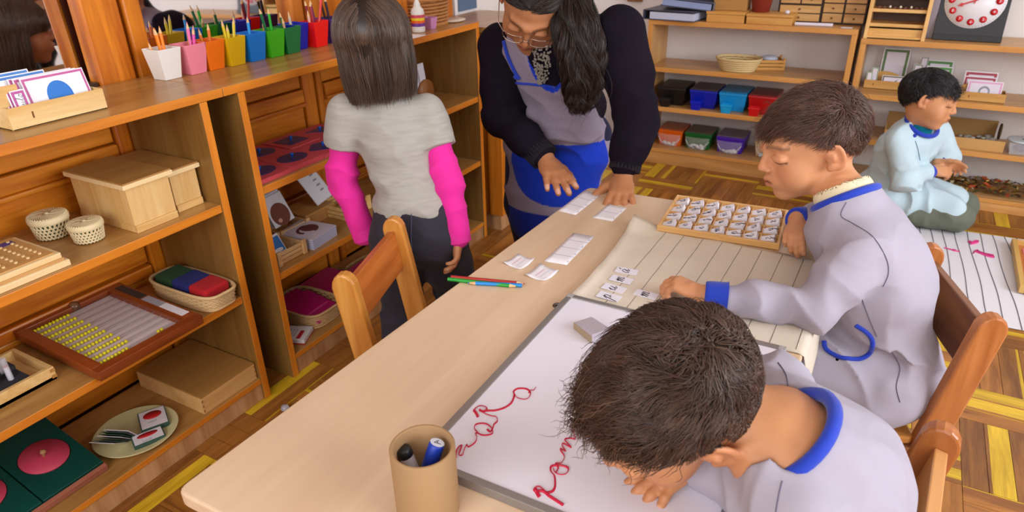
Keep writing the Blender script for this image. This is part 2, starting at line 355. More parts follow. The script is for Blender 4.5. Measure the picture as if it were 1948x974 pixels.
# ================================================================ chairs
def chair(label, w1, w2, loc, rz, posth=.56, seat=.30):
    """local: x right, y = towards the back; seat front at -y.  Posts at +y, leaning back"""
    r = empty('wooden_chair', loc, label, 'chair', rz=rz)
    hw = .132
    for s in (-1, 1):
        b = B()
        # side profile of the rear post: wide plank with rounded top, cut from a board 34 mm thick
        pr = [(.10, 0), (.145, 0), (.155, .30), (.19, posth-.03)]
        top = [(.19-.024+.024*math.cos(t), posth-.03+.030*math.sin(t)) for t in [PI*k/8 for k in range(9)]]
        pts = [(.098, 0), (.142, 0), (.150, .28)]+top+[(.104, .30)]
        b.prism([(y, z) for y, z in pts], s*hw-.012, s*hw+.012, axis=0)
        b.build('rear_post', w1, r, bev=.004, seg=2)
        B().prism([(-.155, 0), (-.120, 0), (-.118, seat-.02), (-.16, seat-.02)], s*hw-.013, s*hw+.013, axis=0).build('leg', w1, r, bev=.003)
        B().box(s*hw-.009, s*hw+.009, -.13, .11, seat-.06, seat-.02).build('side_rail', w2, r, bev=.002)
        B().box(s*hw-.008, s*hw+.008, -.13, .11, .10, .125).build('stretcher', w2, r, bev=.002)
    a = math.radians(9)
    M = Matrix.Translation((0, .163, posth-.075)) @ Matrix.Rotation(-a, 4, 'X')
    B().box(-hw+.012, hw-.012, -.008, .008, -.045, .045, M=M).build('back_rail', w2, r, bev=.002)
    B().box(-hw+.012, hw-.012, -.14, -.12, seat-.06, seat-.02).build('front_rail', w1, r, bev=.002)
    B().prism(roundpoly([(-.15, -.165), (.15, -.165), (.135, .105), (-.135, .105)], .012), seat-.016, seat).build('seat', wood('a8682a', 'c88a44', 1, .8, .22, .03), r, bev=.003)
    return r
CW1 = wood('b8722a', 'd89a4a', 2, .8, .3, .04); CW2 = wood('a04c18', 'c87434', 0, .8, .3, .04)
CR1 = wood('9c5424', 'c88048', 2, .8, .28, .05); CR2 = wood('6e4026', '96603c', 0, .9, .35, .05)
# ================================================================ implicit modelling (smooth unions meshed by surface nets)
A = np.array
def nrm(v): v = A(v, float); return v/np.linalg.norm(v)
def hash3(i):  # cheap lattice hash -> [0,1]
    x = np.sin(i[..., 0]*127.1+i[..., 1]*311.7+i[..., 2]*74.7)*43758.5453
    return x-np.floor(x)
def vnoise(P):
    i = np.floor(P); f = P-i; f = f*f*(3-2*f); o = 0
    for a in (0, 1):
        for b in (0, 1):
            for c in (0, 1):
                w = (f[..., 0] if a else 1-f[..., 0])*(f[..., 1] if b else 1-f[..., 1])*(f[..., 2] if c else 1-f[..., 2])
                o = o+w*hash3(i+A([a, b, c]))
    return o*2-1
class S:
    def __init__(s): s.p = []; s.post = []
    def cone(s, a, b, ra, rb=None, k=.01, op=0, M=None, sc=1.):
        a, b = A(a, float), A(b, float); rb = ra if rb is None else rb
        if M is not None: a, b, ra, rb = M[:3, :3]@a+M[:3, 3], M[:3, :3]@b+M[:3, 3], ra*sc, rb*sc; k = k*sc
        ab = b-a; L = max(ab@ab, 1e-12)
        def f(P):
            t = np.clip(((P-a)@ab)/L, 0, 1); return np.linalg.norm(P-a-t[..., None]*ab, axis=-1)-(ra+t*(rb-ra))
        s.p.append(((a+b)/2, math.sqrt(L)/2+max(ra, rb), f, op, k)); return s
    def chain(s, pts, rs, k=.01, **kw):
        for i in range(len(pts)-1): s.cone(pts[i], pts[i+1], rs[i], rs[i+1], k, **kw)
        return s
    def ell(s, c, r, Rm=None, k=.01, op=0, M=None, sc=1.):
        c, r = A(c, float), A(r, float); Rm = np.eye(3) if Rm is None else A(Rm, float)   # columns = axes
        if M is not None: c = M[:3, :3]@c+M[:3, 3]; r = r*sc; k = k*sc; Rm = (M[:3, :3]/sc)@Rm
        def f(P):
            q = (P-c)@Rm; k0 = np.linalg.norm(q/r, axis=-1); k1 = np.linalg.norm(q/(r*r), axis=-1)+1e-9
            return k0*(k0-1)/k1
        s.p.append((c, float(max(r)), f, op, k)); return s
    def capped(s, a, b, ra, rb, cp, k=.01):
        a, b, cp = A(a, float), A(b, float), A(cp, float); ab = b-a; L = ab@ab; n = ab/math.sqrt(L)
        def f(P):
            t = np.clip(((P-a)@ab)/L, 0, 1); return np.maximum(np.linalg.norm(P-a-t[..., None]*ab, axis=-1)-(ra+t*(rb-ra)), (P-cp)@n)
        s.p.append(((a+b)/2, math.sqrt(L)/2+max(ra, rb), f, 0, k)); return s
    def plane(s, c, n, c0, rad, k=.004, op=1):   # removes the half space beyond c along n, inside a ball
        c, n = A(c, float), nrm(n)
        s.p.append((A(c0, float), rad, lambda P: -((P-c)@n), op, k)); return s
    def dist(s, P, cen=None, half=0):
        """P: (nb, m, 3) blocks"""
        d = np.full(P.shape[:-1], .25)
        for c, R, f, op, k in s.p:
            if cen is not None:
                m = np.linalg.norm(cen-c, axis=-1) < R+half+k+.012
                if not m.any(): continue
            else: m = slice(None)
            e = f(P[m]); q = d[m]
            if op == 0:
                h = np.clip(.5+.5*(q-e)/k, 0, 1); d[m] = q*(1-h)+e*h-k*h*(1-h)
            else:
                h = np.clip(.5-.5*(q+e)/k, 0, 1); d[m] = q*(1-h)-e*h+k*h*(1-h)
        for g in s.post: d = g(P, d)
        return d
def mesh_sdf(s, h, n=8):
    add = [p for p in s.p if p[3] == 0]
    lo = np.min([p[0]-p[1] for p in add], 0)-.02; hi = np.max([p[0]+p[1] for p in add], 0)+.02
    bs = h*n; nb = np.ceil((hi-lo)/bs).astype(int)+1
    g = np.stack(np.meshgrid(*[np.arange(k) for k in nb], indexing='ij'), -1).reshape(-1, 3)
    cen = lo+(g+.5)*bs; near = np.zeros(len(g), bool)
    for c, R, f, op, k in add: near |= np.linalg.norm(cen-c, axis=-1) < R+bs
    g = g[near]; cen = cen[near]
    d = s.dist(cen[:, None, :], cen, bs)[:, 0]
    m = np.abs(d) < bs*1.5+.008; g = g[m]; cen = cen[m]
    off = np.stack(np.meshgrid(*[np.arange(n+1)]*3, indexing='ij'), -1).reshape(-1, 3)
    D = np.empty((len(g), (n+1)**3), np.float32)
    for i in range(0, len(g), 600):
        P = lo+(g[i:i+600, None, :]*n+off[None])*h; D[i:i+600] = s.dist(P, cen[i:i+600], bs*.87)
    D = D.reshape(-1, n+1, n+1, n+1); I = D < 0
    cs = [(a, b, c) for a in (0, 1) for b in (0, 1) for c in (0, 1)]
    sub = lambda X, a, b, c: X[:, a:a+n, b:b+n, c:c+n]
    cnt = sum(sub(I, *c).astype(np.int8) for c in cs); act = (cnt > 0) & (cnt < 8)
    ib = np.argwhere(act); Dc = np.stack([sub(D, *c)[act] for c in cs], -1)
    acc = np.zeros((len(ib), 3)); num = np.zeros(len(ib))
    for i, a in enumerate(cs):
        for j in range(i+1, 8):
            b = cs[j]
            if sum(abs(x-y) for x, y in zip(a, b)) != 1: continue
            da, db = Dc[:, i], Dc[:, j]; x = (da < 0) != (db < 0); t = np.where(x, da/(da-db+1e-20), 0)
            acc += np.where(x[:, None], A(a)+t[:, None]*(A(b)-A(a)), 0); num += x
    cell = g[ib[:, 0]]*n+ib[:, 1:]; V = lo+(cell+acc/num[:, None])*h
    dim = nb*n+2; key = (cell[:, 0]*dim[1]+cell[:, 1])*dim[2]+cell[:, 2]
    order = np.argsort(key); ks = key[order]
    F = []
    for ax in range(3):
        o = [0, 0, 0]; o[ax] = 1
        a = sub(I, 0, 0, 0); b = sub(I, *o); x = np.argwhere(a != b)
        base = g[x[:, 0]]*n+x[:, 1:]; ins = a[tuple(x.T)]
        u, v = (ax+1) % 3, (ax+2) % 3; quad = []; ok = np.ones(len(x), bool)
        for du, dv in ((0, 0), (1, 0), (1, 1), (0, 1)):
            c = base.copy(); c[:, u] -= du; c[:, v] -= dv
            kk = (c[:, 0]*dim[1]+c[:, 1])*dim[2]+c[:, 2]; p = np.clip(np.searchsorted(ks, kk), 0, len(ks)-1); ok &= ks[p] == kk; quad.append(order[p])
        q = np.stack(quad, -1); q = np.where(ins[:, None], q, q[:, ::-1])[ok]; F.append(q)
    F = np.concatenate(F)
    e = np.concatenate([F[:, [0, 1]], F[:, [1, 2]], F[:, [2, 3]], F[:, [3, 0]]])
    for _ in range(1):   # one gentle relax
        sm = np.zeros_like(V); ct = np.zeros(len(V))
        for k in range(3):
            sm[:, k] = np.bincount(e[:, 0], V[e[:, 1], k], len(V))+np.bincount(e[:, 1], V[e[:, 0], k], len(V))
        ct = np.bincount(e[:, 0], minlength=len(V))+np.bincount(e[:, 1], minlength=len(V))
        V = V*.45+.55*sm/np.maximum(ct, 1)[:, None]
    return V, F
def npmesh(name, V, F, mat, parent=None, col=None, loc=(0, 0, 0), smooth=True):
    me = bpy.data.meshes.new(name); k = F.shape[1]
    me.vertices.add(len(V)); me.vertices.foreach_set('co', (V-A(loc)).astype(np.float32).ravel())
    me.loops.add(F.size); me.loops.foreach_set('vertex_index', F.astype(np.int32).ravel())
    me.polygons.add(len(F)); me.polygons.foreach_set('loop_start', np.arange(0, F.size, k, dtype=np.int32)); me.polygons.foreach_set('loop_total', np.full(len(F), k, np.int32))
    me.polygons.foreach_set('use_smooth', np.full(len(F), smooth)); me.materials.append(mat); me.update(calc_edges=True); me.validate()
    if col is not None:
        c = np.ones((len(V), 4), np.float32); c[:, :3] = col
        at_ = me.color_attributes.new('Col', 'FLOAT_COLOR', 'POINT'); at_.data.foreach_set('color', c.ravel())
    o = bpy.data.objects.new(name, me); COL.objects.link(o); o.location = loc
    if parent: o.parent = parent
    return o
def L3(c): return A(lin(c)[:3])
# ---------------------------------------------------------------- heads
def frame(pos, f, u, sc=1.):
    """4x4: x = character's right, y = face, z = crown"""
    f = nrm(f); u = A(u, float); u = nrm(u-f*(u@f)); r = np.cross(f, u)
    M = np.eye(4); M[:3, 0], M[:3, 1], M[:3, 2] = r*sc, f*sc, u*sc; M[:3, 3] = pos; return M
def cdir(a, b, c): return A(CR)*a+A(CU)*b-A(CW)*c      # direction from camera axes: right, up, towards the lens
CRAN = (A([0, -.012, .022]), A([.070, .087, .078]))
def head(s, M, sc=1., adult=False, mouth=0, lidded=True):
    e = lambda *a, **k: s.ell(*a, M=M, sc=sc, **k); c = lambda *a, **k: s.cone(*a, M=M, sc=sc, **k)
    e(CRAN[0], CRAN[1], k=.012)
    e((0, .022, -.022), (.055, .058, .066), k=.02)
    e((0, .036, -.062 if not adult else -.070), (.036, .036, .028), k=.022)
    e((0, .058, -.082 if not adult else -.092), (.017, .017, .014), k=.018)
    for q in (-1, 1):
        e((q*.033, .046, -.036), (.025, .025, .026), k=.02)
        c((q*.008, .080, .020), (q*.036, .066, .022), .0075, .006, k=.014)
    for q in (-1, 1): e((q*.030, .092, .002), (.019, .016, .0135), k=.014, op=1)
    c((0, .077, .012), (0, .0945, -.020), .0058, .0078, k=.012)
    for q in (-1, 1): e((q*.0095, .0865, -.024), (.0068, .0072, .0058), k=.006)
    for q in (-1, 1): e((q*.006, .0915, -.0305), (.0028, .0035, .002), k=.003, op=1)
    e((0, .072, -.048), (.024, .016, .018), k=.012)
    c((-.016, .0795, -.047), (0, .0885, -.0445), .0030, .0046, k=.005); c((.016, .0795, -.047), (0, .0885, -.0445), .0030, .0046, k=.005)
    c((-.013, .0785, -.0515), (0, .086, -.0545), .003, .0052, k=.005); c((.013, .0785, -.0515), (0, .086, -.0545), .003, .0052, k=.005)
    e((0, .0905, -.0492), (.014, .005, .0013), k=.002, op=1)
    for q in (-1, 1):
        e((q*.030, .0700, .0015), (.0135, .0125, .0105), k=.004)       # eyeball
        if lidded: c((q*.018, .0815, .0045), (q*.042, .0755, .0040), .0026, .0022, k=.004)
    for q in (-1, 1):   # ears
        Re = np.eye(3); a = q*math.radians(24); Re = A([[math.cos(a), math.sin(a), 0], [-math.sin(a), math.cos(a), 0], [0, 0, 1]]).T
        t = math.radians(-12); Rt = A([[1, 0, 0], [0, math.cos(t), -math.sin(t)], [0, math.sin(t), math.cos(t)]]); Re = Re@Rt
        e((q*.074, -.008, -.004), (.0065, .0165, .0270), Re, k=.006)
        e((q*.0785, -.006, -.002), (.0048, .0100, .0180), Re, k=.004, op=1)
        e((q*.0755, -.003, -.004), (.0035, .0050, .0090), Re, k=.004)
        e((q*.071, .001, -.024), (.0045, .0075, .0075), Re, k=.004)
SKIN = dict(a='c98a5e', b='b8764c')
def head_cols(V, M, sc, base, lip='a85a48', brow='2a1a12', cheek='c87a58', hair='2a1b14', eyes='down', hairline=None, blush=.4):
    L = (V-M[:3, 3])@np.linalg.inv(M[:3, :3]).T
    C = np.tile(L3(base), (len(V), 1)); C *= (1+.06*vnoise(V*60))[:, None]
    near = np.linalg.norm(L, axis=1) < .14
    def blend(w, c):
        nonlocal C
        w = np.clip(w, 0, 1)*near; C = C*(1-w[:, None])+L3(c)*w[:, None]
    x, y, z = L[:, 0], L[:, 1], L[:, 2]; ax = np.abs(x)
    blend(np.exp(-(((ax-.036)/.018)**2+((z+.030)/.017)**2))*blush*(y > .03), cheek)
    blend(np.exp(-((x/.010)**2+((z+.022)/.010)**2))*.35*(y > .07), cheek)
    blend((np.abs(ax-.076) < .012)*(y < .02)*(y > -.03)*(np.abs(z) < .03)*.35, cheek)
    m = (y > .070)*np.clip(1.4-((x/.0185)**2+((z+.0495)/.0095)**2)*1.4, 0, 1); blend(m*.75, lip)
    blend((y > .070)*np.clip(1.5-(np.abs(z+.0492)/.0012), 0, 1)*(ax < .016)*.8, '5a2a22')
    bz = .0235-7.*(ax-.029)**2
    blend((y > .045)*np.clip(1.6-np.abs(z-bz)/.0032, 0, 1)*(ax > .010)*(ax < .045)*.62, brow)
    # eyes
    ez = z-.0015; inside = (y > .060)
    if eyes == 'down':
        blend(inside*np.clip(1.5-np.abs(ez+.0048+.22*(ax-.030)**2*60)/.0016, 0, 1)*(np.abs(ax-.030) < .0135)*.9, '1a0f0c')
    elif eyes == 'open':
        w = inside*(((ax-.030)/.0125)**2+((ez+.0005)/.0062)**2 < 1); blend(w*1., 'd8ccc4')
        blend(w*(((ax-.028)/.0058)**2+((ez+.0008)/.0062)**2 < 1)*1., '24130c')
        blend(inside*np.clip(1.5-np.abs(ez-.0058+.35*(ax-.030)**2*60)/.0014, 0, 1)*(np.abs(ax-.030) < .0145)*.95, '140a08')
    blend((ax < .0085)*(ax > .003)*(z < -.028)*(z > -.033)*(y > .08)*.8, '4a2018')
    if hairline is not None:
        blend((hairline(L) > 0)*1., hair)
    return C
# ---------------------------------------------------------------- hair made of fine strands
def strands(M, sc, N, mask, comb, length, lift=.15, jit=.25, clump=.35, w=.00055, segs=7, off=.004, seed=1, grav=None, radii=None, cen=None, curl=0, offmax=.012, paths=False, cols=('2a1a12', '6a4a36')):
    rg = np.random.RandomState(seed); cen = CRAN[0] if cen is None else cen; rad = CRAN[1] if radii is None else A(radii)
    D = rg.normal(size=(N*5, 3)); D /= np.linalg.norm(D, axis=1)[:, None]
    P = cen+D*(rad+off*.3); keep = mask(P, rg) > 0; P = P[keep][:N]; D = D[keep][:N]; n = len(P)
    ln = length(P, rg)*(1+.18*rg.normal(size=n)).clip(.5, 1.6); step = ln/segs
    pts = [P]; cl = A([vnoise(P*70+k*13.3) for k in range(3)]).T
    jn = rg.normal(size=(n, 3))
    for i in range(segs):
        q = (pts[-1]-cen)/rad; nn = q/rad; nn /= np.linalg.norm(nn, axis=1)[:, None]
        t = comb(pts[-1], i/segs)+jn*jit*.5+cl*clump+rg.normal(size=(n, 3))*jit*.25
        if curl: t = t+curl*A([np.sin(i*1.7+cl[:, k]*6+k*2) for k in range(3)]).T
        t = t-nn*(t*nn).sum(1)[:, None]*.9; t /= np.linalg.norm(t, axis=1)[:, None]+1e-9
        l_ = lift*(1-i/segs)**1.5
        p = pts[-1]+(t+nn*l_)*step[:, None]
        if grav is not None: p = p+grav*(step*(i/segs))[:, None]
        q = (p-cen)/rad; r = np.linalg.norm(q, axis=1); rm = 1+(off*(.4+.6*min(1, i/2))/rad.mean())*(1+.3*cl[:, 0]); q *= (np.maximum(r, rm)/r)[:, None]
        p = cen+q*rad; pts.append(p)
    P3 = np.stack(pts, 1)              # n, segs+1, 3 in local
    return tubes(P3, M, w*sc, rg, cols, cl)
def tubes(P3, M, w, rg, cols, cl=None):
    n, k, _ = P3.shape; W_ = P3@M[:3, :3].T+M[:3, 3]
    T = np.gradient(W_, axis=1); T /= np.linalg.norm(T, axis=2)[..., None]+1e-9
    a = rg.normal(size=(n, 1, 3)); a = a-T*(a*T).sum(-1)[..., None]; a /= np.linalg.norm(a, axis=2)[..., None]+1e-9; b = np.cross(T, a)
    rr = w*(1-.75*np.linspace(0, 1, k)**2)[None, :, None]; V = []
    for j in range(3):
        t = 2*PI*j/3; V.append(W_+(a*math.cos(t)+b*math.sin(t))*rr)
    V = np.stack(V, 2)                  # n,k,3,3
    idx = np.arange(n*k*3).reshape(n, k, 3); F = []
    for j in range(3): F.append(np.stack([idx[:, :-1, j], idx[:, :-1, (j+1) % 3], idx[:, 1:, (j+1) % 3], idx[:, 1:, j]], -1).reshape(-1, 4))
    u = rg.rand(n)*.6+.4*(0 if cl is None else (cl[:, 1]*.5+.5)); c = L3(cols[0])*(1-u[:, None])+L3(cols[1])*u[:, None]
    C = np.repeat(c, k*3, axis=0)
    return V.reshape(-1, 3), np.concatenate(F), C
def cat(parts):
    Vs, Fs, Cs = [], [], []; o = 0
    for V, F, C in parts: Vs.append(V); Fs.append(F+o); Cs.append(C); o += len(V)
    return np.concatenate(Vs), np.concatenate(Fs), np.concatenate(Cs)
HAIRM = vcol('hair', .38, spec=.55); SKINM = vcol('skin', .48, sss=.12, bump=.08, bscale=900, spec=.35); CLOTHM = vcol('cloth', .85, bump=.35, bscale=1400, sheen=.05, spec=.2); KNITM = vcol('knit', .95, bump=.9, bscale=500, sheen=.0, spec=.1)
# ---------------------------------------------------------------- hands
def hand(s, wrist, fdir, palm_n, thumb_side, sc=1., curl=(.25, .3, .35, .4), spread=.12, length=1., thumb=(.6, .25), k=.004, tips=None):
    """wrist: world point; fdir: towards the fingers; palm_n: direction the palm faces; thumb_side: +1/-1 along fdir x palm_n"""
    f = nrm(fdir); n = A(palm_n, float); n = nrm(n-f*(n@f)); t = np.cross(f, n)*thumb_side; w = A(wrist, float)
    P = lambda a, b, c: w+(f*a+t*b+n*c)*sc
    s.cone(P(-.01, 0, 0), P(.02, 0, .001), .0145*sc, .0155*sc, .012*sc)
    Rm = np.stack([f, t, n], 1)
    s.ell(P(.036, .0, .001), A([.030, .0255, .0115])*sc, Rm, k=.012*sc)
    s.ell(P(.022, .015, .005), A([.020, .011, .010])*sc, Rm, k=.009*sc)
    LF = A([.046, .052, .048, .037])*length; ob = [.0185, .0065, -.0060, -.0180]; oa = [.058, .061, .058, .052]; rf = [.0074, .0076, .0072, .0064]
    for i in range(4):
        a0 = P(oa[i], ob[i], 0); ang = spread*(1.5-i)/1.5; d = f*math.cos(ang)+t*math.sin(ang); c = curl[i]; p = a0; th = 0
        s.cone(P(.035, ob[i]*.75, .0), a0, rf[i]*1.0*sc, rf[i]*1.08*sc, .006*sc)
        for j, fr in enumerate((.42, .32, .26)):
            th += c*(1, 1.15, .8)[j]; dd = d*math.cos(th)+n*math.sin(th); q = p+dd*LF[i]*fr*sc
            s.cone(p, q, rf[i]*(1.06, 1.0, .94)[j]*sc, rf[i]*(1.0, .94, .84)[j]*sc, k*sc*.7); p = q
        if tips is not None: tips.append((p, dd, n, rf[i]*sc))
    a, b = thumb; d1 = nrm(f*math.cos(a)+t*math.sin(a)+n*.25); p0 = P(.012, .017, .004); p1 = p0+d1*.026*sc; d2 = nrm(f*math.cos(a-b)+t*math.sin(a-b)+n*.3); p2 = p1+d2*.020*sc; p3 = p2+nrm(d2+f*.15)*.016*sc
    s.chain([p0, p1, p2, p3], A([.0105, .0092, .0085, .0070])*sc, k=.005*sc)
    if tips is not None: tips.append((p3, nrm(p3-p2), n, .007*sc))
def nail_cols(V, C, tips, skin, sc=1.):
    for p, d, n, r in tips:
        q = V-(p-n*r*.75-d*r*.1); m = (np.linalg.norm(q, axis=1) < r*.95)*((q@n) < r*.4); C[m] = C[m]*.35+L3('e0b09c')*.65
    return C
# ---------------------------------------------------------------- folds
def folds(P, ctr, ax, amp, freq, rad, ph=0.):
    """soft creases running across ax around a point"""
    ax = nrm(ax); q = P-A(ctr); w = np.exp(-(np.linalg.norm(q, axis=-1)/rad)**2)
    n = vnoise(P*9+ph)*1.6+vnoise(P*23+ph)*.5
    v = np.sin((q@ax)*freq*.5+n*1.3+ph); return 1.5*amp*w*(1.35*np.abs(v)**.75-.75)
def cloth_noise(P, amp=.003, s=(9, 9, 9), ph=0.):
    P = P*A(s)+ph; r = 1-np.abs(vnoise(P)); return amp*((1-r**2*1.6)*1.2+.5*vnoise(P*2.3+5))
# ================================================================ people
def Vt(*a): return A(a, float)
def a3(px, py, **k): return A(at(px, py, **k))
def torso(s, hip, waist, chest, shl, shr, g=0., k=.045, w=.085, d=.06, fwd=None, hipw=.095, hipd=.075):
    """trunk between hip and shoulders; shl/shr are the shoulder joints"""
    hip, waist, chest, shl, shr = map(lambda v: A(v, float), (hip, waist, chest, shl, shr))
    lat = nrm(shr-shl); up = nrm((shl+shr)/2-waist); fr = nrm(np.cross(up, lat)); lat = np.cross(fr, up)
    R1 = np.stack([lat, fr, up], 1)
    up0 = nrm(waist-hip+1e-6); la0 = nrm(lat-up0*(lat@up0)); R0 = np.stack([la0, np.cross(up0, la0), up0], 1)
    s.ell(chest, (w+g, d+g, .095+g), R1, k=k); s.ell(waist, (w*.88+g, d*.95+g, .08+g), R1, k=k)
    s.ell(hip, (hipw+g, hipd+g, .075+g), R0, k=k)
    m = (shl+shr)/2; s.cone(m*.35+shl*.65, m*.35+shr*.65, .032+g, .032+g, k=k)
    return lat, fr, up
def limb(s, pts, rs, g=0., k=.015):
    return s.chain(pts, [r+g for r in rs], k=k)
def snap(o, pts, off=.001):
    """lay a line of sight points on the surface of a finished garment"""
    from mathutils.bvhtree import BVHTree
    if o.name not in _bvh:
        me = o.data; off_ = o.location+(o.parent.location if o.parent else Vector()); _bvh[o.name] = BVHTree.FromPolygons([v.co+off_ for v in me.vertices], [list(p.vertices) for p in me.polygons])
    out = []
    for px, py in pts:
        d = (CW+CR*((px-974)/FOC)-CU*((py-487)/FOC)).normalized(); h = _bvh[o.name].ray_cast(CPOS, d)
        if h[0] is not None: out.append(h[0]+h[1]*off*(1 if h[1].dot(d) < 0 else -1))
    return out
_bvh = {}
def cranial(f):
    return lambda L: f(L)*(np.linalg.norm((L-CRAN[0])/CRAN[1], axis=1) < 1.10)*(L[:, 2] > -.062)
def smoothline(pts, n=6):
    pts = [Vector((p[0], p[1], 0)) for p in pts]; out = []
    for i in range(len(pts)-1):
        p0, p1, p2, p3 = pts[max(i-1, 0)], pts[i], pts[i+1], pts[min(i+2, len(pts)-1)]
        for k in range(n):
            t = k/n; out.append(.5*((2*p1)+(p2-p0)*t+(2*p0-5*p1+4*p2-p3)*t*t+(-p0+3*p1-3*p2+p3)*t**3))
    out.append(pts[-1]); return [(p.x, p.y) for p in out]
def trim(o, name, px, r, mat, parent, flat=.45, off=.0012, loc=None, label=None):
    pts = snap(o, smoothline(px), off)
    if len(pts) < 3: return None
    q = Vector(loc if loc is not None else parent.location); b = B(); prev = pts[0]; seg = [pts[0]]
    for p in pts[1:]:
        if (p-prev).length > .03:
            if len(seg) > 6: b.tube([v-q for v in seg], r, 8, flat=1)
            seg = []
        seg.append(p); prev = p
    if len(seg) > 2: b.tube([v-q for v in seg], r, 8, flat=1)
    return b.build(name, mat, parent, label=label)
BLUE = plain('1238b8', .8, bump=.3, bscale=900, sheen=.2); SEAM = plain('6a6478', .9)
SMOCKC = 'aca6b4'
def pcol(V, c, var=.04, ph=0.): C = np.tile(L3(c), (len(V), 1)); return C*(1+var*vnoise(V*22+ph))[:, None]
def body_mesh(name, s, h, colfn, loc, label):
    V, F = mesh_sdf(s, h); o = npmesh(name, V, F, SKINM, None, colfn(V), loc); return tag(o, label, 'person')
def cloth(name, s, h, col, parent, post=None, mat=None, label=None):
    if post: s.post.append(lambda P, d: d+post(P))
    V, F = mesh_sdf(s, h); C = col(V) if callable(col) else pcol(V, col)
    o = npmesh(name, V-A(parent.location), F, mat or CLOTHM, parent, C)
    if label: o['label'] = label
    return o
def shoe(s, ankle, d, g=0.):
    d = nrm(d); a = A(ankle, float)
    s.cone(a+d*.0, a+d*.10, .030+g, .026+g, k=.02); s.cone(a+Vt(0, 0, .0)-d*.02, a+Vt(0, 0, .03), .032+g, .034+g, k=.02)
def ribs(o, name, pts, r, mat, parent, n=1):
    q = Vector(parent.location); return B().tube([Vector(p)-q for p in pts], r, 14).build(name, mat, parent)
def ring_pts(c, ax, r, n=24, r2=None, ref=(0, 0, 1)):
    ax = nrm(ax); u = nrm(np.cross(ax, A(ref, float)+1e-4)); v = np.cross(ax, u); r2 = r2 or r
    return [A(c)+u*r*math.cos(2*PI*i/n)+v*r2*math.sin(2*PI*i/n) for i in range(n)]

